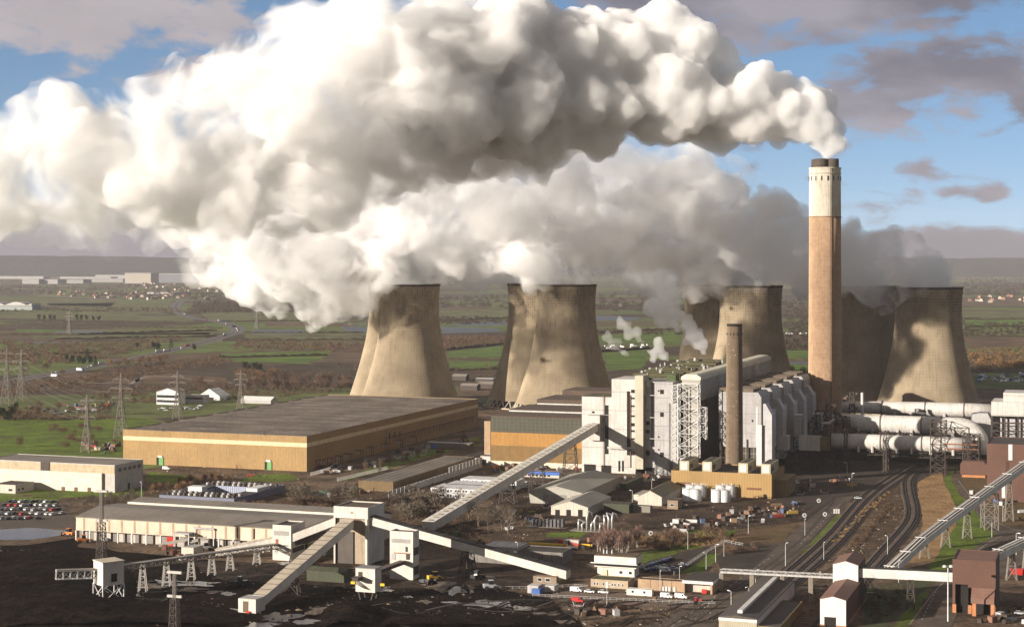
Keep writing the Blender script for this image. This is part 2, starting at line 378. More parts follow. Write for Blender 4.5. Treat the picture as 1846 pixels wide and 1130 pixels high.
    # the big bank where the plumes merge
    st([(1180,330,70,1700),(1000,330,105,1700),(850,340,115,1700),(700,360,110,1700),(550,390,110,1700),(420,400,95,1700),(300,380,80,1700),(150,370,60,1700)],'broad bank of grey steam where the drifting plumes merge',m=V_BANK,vx=4.5,per=30,name='steam_bank',cat='steam')
    st([(1400,410,55,1430),(1240,345,95,1425),(1060,315,125,1400),(850,315,150,1380),(620,345,150,1350),(430,365,130,1330),(260,370,100,1330),(80,375,85,1330),(-120,380,85,1330)],'thin soft veil of steam filling the gap between chimney plume and tower steam',m=wispmat('veil',.034,(.997,.995,.995),.016,.43,.66,.3),vx=4.,per=26,name='steam_bank',cat='steam',disp=[(T_SOFT,34),(T_RAG,16),(T_SM,4)])
    d2=[(T_MID,-3.5),(T_SM2,-2),(T_SM,2)]
    rc=[((1268,637,6),(1262,620,18),(1250,600,27),(1228,585,27),(1205,570,30),(1190,545,32),(1195,518,28)),((1203,652,4),(1198,640,12),(1185,620,15),(1172,636,13),(1176,655,8)),((1155,618,7),(1142,602,18),(1128,588,14),(1112,560,14)),((1135,640,6),(1115,625,13),(1098,618,12),(1090,596,13))]
    ls=['bright white puff of steam trailing left from the far end of the boiler roof','ragged white steam jet standing on the near end of the mossy boiler roof','small rounded steam puff floating over the green field beside the big tower','thin torn wisp of steam hanging beside the foot of the second tower']
    for i,(cs,l) in enumerate(zip(rc,ls)):
        Y=(1290,1180,1230,1250)[i]
        st([(x,y,r,Y) for x,y,r in cs],l,per=7,m=(V_SMOKE if i<2 else V_WISP),vx=1.0,disp=d2,name='steam_puff',cat='steam puff',rs=(.3,.6))
# ---------- ground ----------
mat('white_frame',(.75,.75,.74)); mat('glass_dark',(.02,.025,.03),rough=.15,spec=.6)
def ground_mat():
    m=bpy.data.materials.new('countryside'); m.use_nodes=True; nt=m.node_tree; N=nt.nodes; K=nt.links; b=N['Principled BSDF']; b.inputs['Roughness'].default_value=.95; b.inputs['Specular IOR Level'].default_value=.1
    tc=N.new('ShaderNodeTexCoord'); mp=N.new('ShaderNodeMapping'); K.new(tc.outputs['Object'],mp.inputs[0]); mp.inputs['Rotation'].default_value=(0,0,.35); mp.inputs['Scale'].default_value=(1/420,1/300,1)
    vo=N.new('ShaderNodeTexVoronoi'); K.new(mp.outputs[0],vo.inputs['Vector']); vo.inputs['Scale'].default_value=1
    s=N.new('ShaderNodeSeparateColor'); K.new(vo.outputs['Color'],s.inputs[0])
    cr=N.new('ShaderNodeValToRGB'); K.new(s.outputs[0],cr.inputs[0]); e=cr.color_ramp; e.interpolation='CONSTANT'
    cols=[(0,(.070,.052,.032)),(.22,(.100,.072,.042)),(.36,(.110,.125,.045)),(.58,(.120,.085,.052)),(.68,(.120,.150,.042)),(.88,(.080,.058,.038))]
    while len(e.elements)<len(cols): e.elements.new(.5)
    for q,(p,c) in zip(e.elements,cols): q.position=p; q.color=(*c,1)
    nz=N.new('ShaderNodeTexNoise'); K.new(tc.outputs['Object'],nz.inputs[0]); nz.inputs['Scale'].default_value=.02; nz.inputs['Detail'].default_value=8; nz.inputs['Roughness'].default_value=.7
    r=N.new('ShaderNodeMapRange'); K.new(nz.outputs[0],r.inputs[0]); r.inputs[1].default_value=.3; r.inputs[2].default_value=.7; r.inputs[3].default_value=.5; r.inputs[4].default_value=1.35
    v=N.new('ShaderNodeVectorMath'); v.operation='SCALE'; K.new(cr.outputs[0],v.inputs[0]); K.new(r.outputs[0],v.inputs['Scale'])
    K.new(v.outputs[0],b.inputs['Base Color']); return m
MB().quad((-10000,-2000,0),(10000,-2000,0),(10000,16500,0),(-10000,16500,0)).build('ground',ground_mat()).__setitem__('kind','structure')
def hills(name,Y,z0,amp,seed,col,x0=-9000,x1=9000):
    vs=[];n=260
    for i in range(n+1):
        x=x0+(x1-x0)*i/n; h=z0+amp*(mnoise.fractal(Vector((x/2600,seed,0)),1,2,5))+6*mnoise.noise(Vector((x/90,seed,0)))
        vs+=[(x,Y,-2),(x,Y+500,h*.7),(x,Y+1100,h),(x,Y+2600,-2)]
    fs=[(i*4+k,(i+1)*4+k,(i+1)*4+k+1,i*4+k+1) for i in range(n) for k in range(3)]
    MB().add(vs,fs).build(name,mat('hill_'+str(seed),col,.95,vs=.004,col2=tuple(c*.6 for c in col),spec=.05))['kind']='structure'
hills('hills',14300,168,24,3,(.030,.032,.028))
def patch(name,poly,m,z=.05,jit=0.,step=6.,world=False):
    pts=[Vector(p) if world else G(*p,z) for p in poly]
    if jit:
        out=[]
        for i,a in enumerate(pts):
            b=pts[(i+1)%len(pts)]; n=max(1,int((b-a).length/step)); t=(b-a); nn=Vector((-t.y,t.x,0)).normalized()
            for k in range(n):
                q=a.lerp(b,k/n); o=mnoise.fractal(Vector((q.x*.06,q.y*.06,len(poly))),1,2,4)*jit*(1 if k else .3); out.append(q+nn*o)
        pts=out
    for p in pts: p.z=z
    o=MB().add(pts,[tuple(range(len(pts)))]).build(name,m); 
    n=o.data.polygons[0].normal
    if n.z<0: o.data.flip_normals()
    o['kind']='structure'; return o
M_FG=mat('field_green',(.125,.185,.034),.95,var=.12,vs=.02,col2=(.060,.085,.025),spec=.1)
M_FD=mat('field_dull',(.165,.170,.070),.95,var=.12,vs=.015,col2=(.065,.060,.030),spec=.1)
M_FB=mat('field_brown',(.170,.110,.068),.95,var=.15,vs=.02,col2=(.060,.045,.030),spec=.1)
M_GR=mat('lawn',(.120,.180,.022),.95,var=.35,vs=.05,col2=(.070,.075,.024),spec=.1,bump=.5,bs=.8)
M_TAN=mat('dead_grass',(.33,.215,.11),.95,var=.3,vs=.08,col2=(.20,.125,.065),spec=.05,bump=1.,bs=.4)
M_YARD=mat('yard',(.170,.122,.085),.95,var=.5,vs=.05,col2=(.050,.036,.026),spec=.06,bump=.35,bs=.7)
M_YD=mat('yard_dark',(.085,.060,.043),.95,var=.5,vs=.07,col2=(.032,.024,.019),spec=.06,bump=.3,bs=.7)
M_ROAD=mat('road',(.125,.100,.080),.9,var=.22,vs=.08,col2=(.070,.056,.046),spec=.1)
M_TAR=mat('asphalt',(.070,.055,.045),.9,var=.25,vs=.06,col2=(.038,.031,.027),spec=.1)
M_CONC=mat('pale_ground',(.26,.22,.18),.9,var=.2,vs=.06)
M_PUD=mat('puddle',(.075,.06,.05),.16,var=.5,vs=.35,spec=.55,col2=(.02,.017,.015),bump=.04,bs=1.5)
M_LAKE=mat('lake',(.10,.10,.10),.5,var=.1,vs=.01,spec=.25)
M_SCR=mat('scrub',(.115,.080,.055),.95,var=.4,vs=.12,col2=(.055,.040,.026),spec=.05,bump=.8,bs=.5)
M_COAL=mat('coal',(.0050,.0040,.0035),.95,var=.7,vs=.09,col2=(.020,.0135,.0095),spec=.03,bump=1.1,bs=.45)
M_LINE=mat('road_paint',(.6,.6,.58),.8)
# far fields
for m,polys in ((M_FD,[[(0,536),(215,540),(200,552),(0,549)],[(85,547),(312,545),(300,557),(95,555)],[(0,563),(350,570),(350,580),(0,574)],[(150,559),(272,557),(300,566),(140,566)],[(360,563),(558,563),(563,580),(380,579)],[(120,594),(380,594),(385,603),(120,603)],[(60,604),(380,599),(370,611),(60,611)],[(440,602),(650,599),(655,612),(445,613)],[(545,614),(655,614),(655,621),(540,621)],[(790,560),(930,556),(930,572),(796,577)],[(820,545),(930,543),(930,552),(820,553)],[(1075,588),(1240,580),(1240,592),(1080,598)],[(1735,565),(1860,560),(1860,574),(1740,578)],[(1740,596),(1860,592),(1860,606),(1745,608)]]),
                 (M_FG,[[(806,634),(910,622),(902,648),(808,647)],[(808,651),(900,651),(896,666),(812,667)],[(398,637),(600,631),(590,640),(395,645)],[(395,646),(588,641),(562,656),(420,652)],[(1078,604),(1250,596),(1250,619),(1083,615)],[(1086,636),(1170,630),(1160,664),(1092,668)],[(1418,632),(1460,632),(1460,650),(1420,650)],[(85,622),(178,620),(175,636),(90,636)],[(365,582),(440,582),(430,588),(370,588)],[(1418,654),(1460,657),(1460,670),(1420,668)],[(1740,578),(1860,574),(1860,586),(1740,588)]]),
                 (M_FB,[[(75,686),(110,672),(250,671),(240,690),(120,692)],[(252,676),(300,672),(410,682),(400,694),(250,690)],[(820,696),(930,694),(925,720),(830,716)],[(1420,600),(1460,598),(1460,618),(1420,620)],[(1740,610),(1860,608),(1860,624),(1745,628)],[(1735,540),(1860,536),(1860,548),(1738,550)],[(795,603),(900,605),(898,612),(800,613)]])):
    for p in polys: patch('field',p,m,.04,jit=5,step=25)
_rq=random.Random(15)
for k in range(44):
    x0,x1,ya,yb=_rq.choice(((-20,420,508,556),(-20,400,556,635),(790,1290,536,560),(1080,1290,575,600),(1735,1870,505,545),(1735,1870,545,630),(400,640,560,612)))
    x=_rq.uniform(x0,x1); y=_rq.uniform(ya,yb); wd=_rq.uniform(60,170)*(1 if x<700 else .7); hh=(y-470)*_rq.uniform(.035,.075); sk=_rq.uniform(-12,12)
    x2=min(x+wd,x1); 
    if x2-x<25: x=x2-40
    patch('field',[(x,y),(x2,y+_rq.uniform(-1,1)*hh*.3),(x2+sk,y+hh),(x+sk,y+hh*_rq.uniform(.8,1.1))],_rq.choice((M_FD,M_FD,M_FG,M_FD,M_FB)),.022+.0003*k,jit=4,step=25)
for p in ([(98,597),(192,595),(182,600),(100,600)],[(452,594),(553,594),(540,603),(455,602)],[(615,588),(668,590),(664,599),(620,596)],[(794,589),(893,592),(905,598),(797,601)],[(806,585),(918,578),(918,586),(850,588)],[(1074,569),(1155,572),(1140,578),(1074,577)],[(1420,651),(1460,651),(1460,656),(1422,656)],[(40,615),(140,616),(138,619),(42,618)]):
    patch('lake',p,M_LAKE,.07,jit=6,step=25)
# ground of the site itself
patch('yard_ground',[(-80,900),(140,885),(260,845),(560,800),(760,730),(880,735),(1100,700),(1460,700),(1930,700),(1930,1220),(-80,1220)],M_YARD,.06,jit=2)
patch('meadow',[(-40,742),(120,758),(240,752),(300,765),(225,822),(-40,812)],M_GR,.09,jit=4)
patch('meadow',[(228,757),(262,752),(285,762),(250,772)],M_GR,.1,jit=2)
for p in ([(55,884),(262,878),(258,894),(60,897)],[(-20,893),(112,897),(95,907),(-20,904)],[(268,850),(340,857),(330,872),(262,868)],[(430,868),(455,856),(520,853),(545,862),(510,868)],[(610,868),(700,828),(860,788),(872,800),(760,826),(690,848)],
          [(1156,1015),(1156,995),(1178,991),(1225,976),(1256,980),(1268,986),(1227,992),(1208,1007)],[(1217,1033),(1256,1016),(1271,998),(1306,996),(1263,1033)],
          [(1700,865),(1714,848),(1724,846),(1714,863),(1726,884),(1748,910),(1770,935),(1787,958),(1798,961),(1762,984),(1731,1001),(1721,1010),(1700,1030),(1668,1030),(1684,1009),(1697,988),(1724,946),(1724,913),(1712,889)],
          [(1487,935),(1552,918),(1541,929),(1490,962),(1455,986),(1470,955)],[(1440,992),(1480,985),(1470,1005),(1430,1015)],
          [(1632,1101),(1660,1068),(1680,1059),(1640,1126),(1614,1140),(1600,1140)],[(1298,1098),(1332,1077),(1325,1090),(1297,1108)],[(985,960),(1060,958),(1045,968),(985,968)],[(1240,955),(1330,955),(1320,966),(1240,968)]):
    patch('grass',p,M_GR,.12,jit=1,step=4)
patch('embankment',[(1655,868),(1700,846),(1700,866),(1712,889),(1724,913),(1724,946),(1697,988),(1684,1010),(1630,1015),(1656,973),(1664,935),(1655,900)],M_TAN,.11,jit=1,step=4)
patch('embankment',[(1500,980),(1545,930),(1600,880),(1625,868),(1622,882),(1560,935),(1515,985)],M_SCR,.11,jit=1,step=4)
patch('scrubland',[(1598,896),(1632,893),(1632,935),(1625,949),(1582,1010),(1545,1050),(1470,1050),(1535,980),(1569,949)],M_SCR,.1,jit=1.5,step=4)
patch('scrubland',[(1316,963),(1347,951),(1442,940),(1411,976),(1325,977)],mat('brown_turf',(.15,.095,.06),.95,var=.25,vs=.1,col2=(.09,.075,.035),spec=.05),.12,jit=1,step=4)
patch('scrubland',[(640,888),(760,870),(790,940),(860,915),(880,990),(700,990),(640,925)],M_SCR,.1,jit=2,step=5)
patch('scrubland',[(262,880),(640,890),(600,925),(150,905),(140,900)],M_SCR,.1,jit=2,step=5)
patch('scrubland',[(850,975),(1060,935),(1150,985),(1060,1010),(900,1010)],M_SCR,.1,jit=2,step=5)
patch('car_park',[(1290,1002),(1330,982),(1408,982),(1450,1000),(1445,1040),(1300,1030)],M_TAR,.13)
patch('car_park',[(1140,1030),(1170,1010),(1270,985),(1290,985),(1258,1015),(1215,1035)],M_TAR,.13)
patch('car_park',[(-30,900),(110,904),(140,945),(130,952),(-30,950)],mat('car_park_ground',(.085,.065,.05),.9,var=.3,vs=.06),.1)
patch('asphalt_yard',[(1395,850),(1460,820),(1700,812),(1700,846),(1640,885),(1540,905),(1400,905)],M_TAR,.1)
patch('road',[(1507,897),(1540,893),(1455,985),(1385,1045),(1332,1080),(1270,1150),(1110,1150),(1290,1074),(1362,1020),(1411,976),(1455,938)],M_ROAD,.14)
patch('road',[(1400,903),(1500,880),(1560,880),(1540,895),(1507,900),(1455,940),(1440,938),(1470,915),(1400,912)],M_TAR,.13)
patch('road',[(1000,1064),(1225,1072),(1300,1072),(1290,1082),(1240,1095),(990,1082)],mat('brown_road',(.16,.115,.085),.9,var=.15,vs=.08),.13)
patch('path',[(1717,862),(1729,860),(1750,898),(1805,945),(1900,960),(1900,985),(1740,1075),(1705,1150),(1640,1150),(1682,1058),(1700,1030),(1721,1010),(1762,984),(1798,961),(1787,958),(1748,910)],M_ROAD,.14)
patch('yard_ground',[(1729,858),(1790,858),(1900,880),(1900,960),(1805,945),(1750,898)],mat('brown_turf',(.15,.095,.06)),.10)
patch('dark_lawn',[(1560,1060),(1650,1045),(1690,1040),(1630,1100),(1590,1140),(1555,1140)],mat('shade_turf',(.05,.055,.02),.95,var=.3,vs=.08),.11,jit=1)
patch('forecourt',[(900,880),(1010,860),(1200,862),(1215,890),(1130,900),(1120,935),(960,940),(880,925)],M_YD,.08)
patch('forecourt',[(1215,900),(1420,900),(1500,905),(1440,940),(1340,952),(1250,962),(1150,955),(1120,935),(1215,915)],M_YD,.08)
patch('puddle',[(-40,955),(60,951),(138,958),(136,963),(100,966),(60,972),(-40,974)],M_PUD,.16,jit=1.5,step=3)
# tyre tracks and lane marks
def strip(pts,w,z,m,name): 
    q=[G(x,y,z) for x,y in pts]; l=[];r=[]
    for i,p in enumerate(q):
        t=(q[min(i+1,len(q)-1)]-q[max(i-1,0)]); n=Vector((-t.y,t.x,0)).normalized()*w/2; l.append(p+n); r.append(p-n)
    mb=MB(); mb.add(l+r,[(i,i+1,len(l)+i+1,len(l)+i) for i in range(len(l)-1)]); o=mb.build(name,m); 
    if o.data.polygons[0].normal.z<0: o.data.flip_normals()
    o['kind']='structure'; return o
def spline(pts,n=8):
    out=[]
    for i in range(len(pts)-1):
        p0=pts[max(i-1,0)];p1=pts[i];p2=pts[i+1];p3=pts[min(i+2,len(pts)-1)]
        for k in range(n):
            t=k/n; out.append(tuple(.5*(2*b+(c-a)*t+(2*a-5*b+4*c-d)*t*t+(3*b-a-3*c+d)*t**3) for a,b,c,d in zip(p0,p1,p2,p3)))
    return out+[tuple(pts[-1])]
def dashes(a,b,n,w=.15,fill=.5):
    mb=MB(); A_,B_=G(*a,.17),G(*b,.17); d=(B_-A_); s=Vector((-d.y,d.x,0)).normalized()*w/2
    for i in range(n):
        p=A_.lerp(B_,i/n); q=A_.lerp(B_,(i+fill)/n); mb.quad(p-s,q-s,q+s,p+s)
    mb.build('lane_marking',M_LINE)['kind']='structure'
dashes((1515,908),(1440,983),14); dashes((1395,1000),(1180,1150),22); dashes((1738,900),(1790,950),9,.12); dashes((1690,1060),(1660,1120),10)
for pts in ([(1503,903),(1440,975),(1340,1050),(1200,1130)],[(1525,903),(1450,983),(1330,1065),(1240,1130)]): strip(spline(pts),.9,.16,M_TAR,'tyre_track')
for pts in ([(1290,1115),(1345,1083),(1420,1035)],[(1728,866),(1760,905),(1812,948),(1880,962)],[(1640,1125),(1690,1060),(1765,990),(1806,965)]): strip(spline(pts),.5,.18,M_CONC,'kerb')
# puddles and pale slurry on the coal yard
pud=[(250,1052,60,5),(300,1048,40,4),(352,1052,45,5),(385,1066,14,3),(412,1070,12,3),(225,1072,30,3),(335,1062,30,3),(500,1112,30,8),(470,1125,40,5),(575,1100,22,9),(600,1092,14,5),(548,1120,22,5),(790,1054,32,9),(820,1062,18,7),(775,1048,22,6),(850,1060,6,8),(885,1088,36,6),(943,1095,24,4),(765,1083,12,3),(812,1085,16,2),(690,1062,20,4),(990,1105,20,3),(430,1100,22,3),(520,1015,16,3),(500,1060,10,2),(640,1058,18,3),(95,1050,30,2),(880,1040,12,3),(735,1075,8,2),(1035,1092,20,2),(1010,1120,30,3)]
for i,(x,y,rx,ry) in enumerate(pud):
    n=22; poly=[]
    for k in range(n):
        a=6.283*k/n; f=1+.95*mnoise.fractal(Vector((math.cos(a)*1.3+i*7,math.sin(a)*1.3,0)),1,2,4); poly.append((x+rx*f*math.cos(a),y+ry*f*math.sin(a)))
    patch('puddle',poly,M_PUD if i%3 else mat('slurry',(.22,.17,.13),.6,var=.6,vs=.5,col2=(.03,.024,.02),spec=.2,bump=.3),.21)
patch('coal_yard',[(-60,985),(60,980),(140,968),(140,985),(290,1000),(420,1012),(600,1018),(700,1035),(860,1020),(900,1060),(980,1075),(1010,1095),(1080,1150),(-60,1150)],M_COAL,.17,jit=3,step=5)
patch('coal_yard',[(330,1010),(600,1016),(640,1012),(900,1000),(1000,1040),(960,1060),(700,1060),(400,1045)],mat('coal_mud',(.060,.040,.028),.85,var=.6,vs=.14,col2=(.010,.008,.006),spec=.12,bump=.7,bs=.5),.19,jit=3,step=5)
def ruts():
    rq=random.Random(9); mr=[mat('rut_brown',(.055,.036,.024),.95,var=.5,vs=.3,spec=.05),mat('rut_wet',(.10,.085,.07),.5,var=.6,vs=.6,spec=.3,col2=(.02,.016,.013)),mat('rut_black',(.006,.005,.004),.95)]
    for k in range(64):
        if k<40: x=rq.uniform(0,900); y=rq.uniform(1015,1128); sx=rq.uniform(60,190); sy=rq.uniform(-16,10)
        else: x=rq.uniform(880,1240); y=rq.uniform(1088,1130); sx=rq.uniform(50,120); sy=rq.uniform(-16,-2)
        c=rq.uniform(-12,12); pts=spline([(x,y),(x+sx*.35,y+sy*.3+c),(x+sx*.7,y+sy*.7+c),(x+sx,y+sy)],6); pts=[(a,max(b,1003)) for a,b in pts]
        z=.225+.0015*k
        for o in (0,1.6): strip([(a,b+o) for a,b in pts],rq.uniform(.35,.8),z,mr[rq.randrange(3) if k<40 else (0,2)[k%2]],'wheel_rut')
ruts()
def heaps():
    x0,x1,y0,y1=-255,30,628,790; st=1.5; nx=int((x1-x0)/st); ny=int((y1-y0)/st); vs=[]
    for j in range(ny+1):
        for i in range(nx+1):
            x=x0+i*st; y=y0+j*st; px=CX+F*x/y; py=HY+F*H/y
            def bump(cx,cy,rx,ry): return max(0,1-((px-cx)/rx)**2-((py-cy)/ry)**2)
            m=4.2*bump(60,1060,200,75)+2.6*bump(230,1120,250,42)+4.5*max(0,1-math.hypot((px-632)/62,(py-1112)/32))+1.6*bump(760,1128,200,26)+1.4*bump(960,1125,60,14)
            z=-.4+m*(1+.25*mnoise.fractal(Vector((x*.05,y*.05,1)),1,2,4))
            if m>0: z+=.35*min(m,1)*abs(math.sin((x*.35+y*.9)*.45+2*mnoise.noise(Vector((x*.03,y*.03,3)))))+.25*mnoise.fractal(Vector((x*.3,y*.3,2)),1,2,3)*min(m,1)
            vs.append((x,y,z))
    fs=[(j*(nx+1)+i,j*(nx+1)+i+1,(j+1)*(nx+1)+i+1,(j+1)*(nx+1)+i) for j in range(ny) for i in range(nx)]
    o=MB().add(vs,fs).build('coal_heap',M_COAL); tag(o,'black ridged coal heaps filling the bottom left corner of the yard','coal heap',kind='stuff')
heaps()
# ---------- railway ----------
def rails(name_pts,tracks,label):
    pts=spline([(*G(x,y)[:2],0) for x,y in name_pts],10); ballast=MB(); rl=MB(); slp=MB()
    off=[(k-(tracks-1)/2)*4.6 for k in range(tracks)]
    def off_pts(o,z):
        out=[]
        for i,p in enumerate(pts):
            t=Vector(pts[min(i+1,len(pts)-1)])-Vector(pts[max(i-1,0)]); n=Vector((t.y,-t.x,0)).normalized(); out.append(Vector(p)+n*o+Vector((0,0,z)))
        return out
    hw=abs(off[-1])+2.2; l=off_pts(-hw,.2); r=off_pts(hw,.2); l2=off_pts(-hw+.6,.35); r2=off_pts(hw-.6,.35); n=len(l)
    ballast.add(l+l2+r2+r,[(k*n+i,k*n+i+1,(k+1)*n+i+1,(k+1)*n+i) for k in range(3) for i in range(n-1)])
    o=ballast.build('track_bed',mat('ballast',(.125,.088,.064),.95,var=.3,vs=.2,col2=(.05,.037,.03))); o['kind']='structure'
    root=thing('railway_track',label,'railway',(0,0,0),0)
    for q in off:
        c=off_pts(q,.38)
        for s in (-.75,.75):
            e=off_pts(q+s,.5)
            for i in range(n-1): rl.beam(e[i],e[i+1],.16,.2)
        sv=[]
        for i in range(n-1):
            a,b=c[i],c[i+1]; t=(b-a); L=t.length; t.normalize(); nn=Vector((t.y,-t.x,0)); k=0.
            while k<L: slp.beam(a+t*k-nn*1.3,a+t*k+nn*1.3,.35,.12); k+=2.
        # dark oily strip between the rails
        e1=off_pts(q-.65,.36+.04); e2=off_pts(q+.65,.36+.04); slp.add(e1+e2,[(i,i+1,n+i+1,n+i) for i in range(n-1)])
    rl.build('rails',mat('rail_steel',(.10,.085,.075),.5,metal=.3),root); slp.build('sleepers',mat('sleeper',(.022,.018,.016),.9),root)
rails([(1655,838),(1600,872),(1560,905),(1510,965),(1440,1030),(1380,1075),(1300,1120)],3,'double track running straight beside the main road towards the ducts')
rails([(1668,832),(1640,862),(1638,885),(1645,920),(1638,945),(1600,990),(1560,1035),(1510,1090),(1480,1130)],2,'curved double track bending round the tan scrub to the ducts')
rails([(870,815),(760,850),(640,878),(560,893)],3,'bundle of sidings running beside the long brown shed')
# ---------- cooling towers ----------
def concrete_shell():
    m=bpy.data.materials.new('tower_concrete'); m.use_nodes=True; nt=m.node_tree; N=nt.nodes; K=nt.links; b=N['Principled BSDF']; b.inputs['Roughness'].default_value=.95; b.inputs['Specular IOR Level'].default_value=.1; b.inputs['Diffuse Roughness'].default_value=1.
    tc=N.new('ShaderNodeTexCoord'); sp=N.new('ShaderNodeSeparateXYZ'); K.new(tc.outputs['Object'],sp.inputs[0])
    oi=N.new('ShaderNodeObjectInfo')
    def mth(op,*a,clamp=False):
        n=N.new('ShaderNodeMath'); n.operation=op; n.use_clamp=clamp
        for i,v in enumerate(a):
            if isinstance(v,(int,float)): n.inputs[i].default_value=v
            else: K.new(v,n.inputs[i])
        return n.outputs[0]
    ang=mth('ARCTAN2',sp.outputs[1],sp.outputs[0]); z=sp.outputs[2]
    cb=N.new('ShaderNodeCombineXYZ'); K.new(mth('MULTIPLY',ang,26.),cb.inputs[0]); K.new(z,cb.inputs[1]); K.new(mth('MULTIPLY',oi.outputs['Random'],90.),cb.inputs[2])
    def nz(sx,sy,sc,det=5,rg=.6):
        mp=N.new('ShaderNodeMapping'); K.new(cb.outputs[0],mp.inputs[0]); mp.inputs['Scale'].default_value=(sx,sy,1)
        n=N.new('ShaderNodeTexNoise'); K.new(mp.outputs[0],n.inputs[0]); n.inputs['Scale'].default_value=sc; n.inputs['Detail'].default_value=det; n.inputs['Roughness'].default_value=rg; return n.outputs[0]
    def mr(v,a,b_,c,d):
        n=N.new('ShaderNodeMapRange'); K.new(v,n.inputs[0])
        for i,q in enumerate((a,b_,c,d)): n.inputs[i+1].default_value=q
        return n.outputs[0]
    def mix(f,a,b_):
        n=N.new('ShaderNodeMix'); n.data_type='RGBA'
        if isinstance(f,(int,float)): n.inputs[0].default_value=f
        else: K.new(f,n.inputs[0])
        for i,v in ((6,a),(7,b_)):
            if isinstance(v,tuple): n.inputs[i].default_value=(*v[:3],1)
            else: K.new(v,n.inputs[i])
        return n.outputs[2]
    c=mix(mr(nz(1,1,.05),.35,.65,0,1),(.36,.295,.205),(.26,.21,.145))
    c=mix(mr(nz(.5,.06,.8,6),.5,.75,0,.45),c,(.17,.125,.085))           # run-off streaks
    rib=mth('LESS_THAN',mth('FRACT',mth('MULTIPLY',ang,13.)),.22)
    lift=mth('LESS_THAN',mth('FRACT',mth('MULTIPLY',z,.40)),.22)
    grid=mth('MAXIMUM',rib,lift)
    c=mix(mth('MULTIPLY',grid,mr(nz(1,1,.12),.38,.7,.0,.3)),c,(.13,.095,.065))
    wob=mth('ADD',z,mr(nz(.5,.25,.35,6),.3,.7,-34.,26.))
    top=mr(wob,78,104,0,1)
    c=mix(mth('MULTIPLY',mth('MULTIPLY',top,mr(nz(.9,.5,.9,6,.75),.38,.58,0,1)),mth('ADD',mth('MULTIPLY',grid,.45),.22)),c,(.055,.042,.032))
    c=mix(mth('MULTIPLY',mth('GREATER_THAN',z,112.6),.75),c,(.06,.05,.04))
    K.new(c,b.inputs['Base Color'])
    bn=N.new('ShaderNodeBump'); K.new(grid,bn.inputs['Height']); bn.invert=True; bn.inputs['Strength'].default_value=.6; bn.inputs['Distance'].default_value=.25; K.new(bn.outputs[0],b.inputs['Normal'])
    return m
TC=[(739,1.963),(1020.5,1.98),(1353,2.07),(1673.5,2.2)]; RC=[(716,1.88),(968,1.92),(1288,1.97),(1560,2.08)]
YT=[F/s for _,s in TC]; YR=[F/s for _,s in RC]
M_SHELL=concrete_shell(); M_LEG=mat('leg_concrete',(.42,.36,.28),.9,var=.15,vs=.2)
def towers():
    rf=lambda z:26.6*math.sqrt(1+((z-95)/63.)**2)
    zs=[7+i*(114-7)/40 for i in range(41)]
    sh=MB(); sh.lathe([(rf(z),z) for z in zs]+[(rf(114)+.5,114),(rf(114)+.5,114.6),(rf(114)-.9,114.6)]+[(rf(z)-.9,z) for z in zs[::-1]]+[(rf(7),7)],96)
    me=sh.mesh('shell',M_SHELL); [setattr(p,'use_smooth',True) for p in me.polygons]
    n=36; leg=MB(); a=6.28318/n/2; r0=rf(0)+.3; r1=rf(7)-.4
    for s in (-1,1): leg.beam((r0,0,0),(r1*math.cos(a*s),r1*math.sin(a*s),7.2),.75)
    lm=leg.mesh('leg',M_LEG)
    pond=MB().lathe([(rf(0)+3,0.0),(rf(0)+3,1.2),(rf(0)+2.4,1.2),(rf(0)+2.4,.3),(0.1,.3)],64).mesh('basin',M_LEG)
    fill=MB().lathe([(rf(0)-5,.2),(rf(0)-6,6.9),(0.1,6.9)],48).mesh('packing',mat('packing',(.03,.028,.025)))
    nm=['leftmost front cooling tower, wide concrete, dark stains under its rim','second front cooling tower from the left, mostly in shade, foot behind the turbine roofs','third front cooling tower, bright left flank, behind the slim brown stack','rightmost cooling tower, sunlit with a ragged plume shadow across its flank']
    nr=['rear cooling tower just peeping out left of the leftmost tower','rear cooling tower standing on visible slanting legs beside the second tower','shaded rear cooling tower behind the boiler roof and bright steam puff','shaded rear cooling tower just right of the tall chimney']
    for (px,s),l in list(zip(TC,nm))+list(zip(RC,nr)):
        Y=F/s; t=thing('cooling_tower',l,'cooling tower',((px-CX)/s,Y,0),rnd.random()*.3,'eight concrete cooling towers')
        for m_,nn in ((me,'shell'),(pond,'basin'),(fill,'packing')):
            o=bpy.data.objects.new(nn,m_); C.objects.link(o); o.parent=t
        seen=px in (739,716,968)
        if seen:
            for k in range(n):
                if math.sin(k*2*a)>.35: continue
                o=bpy.data.objects.new('leg',lm); C.objects.link(o); o.parent=t; o.rotation_euler=(0,0,k*2*a)
        else:
            ring=MB()
            for k in range(n):
                M_=Matrix.Rotation(k*2*a,3,'Z'); 
                for s_ in (-1,1): ring.beam(M_@Vector((r0,0,0)),M_@Vector((r1*math.cos(a*s_),r1*math.sin(a*s_),7.2)),.75)
            ring.build('leg_ring',M_LEG,t)
towers()
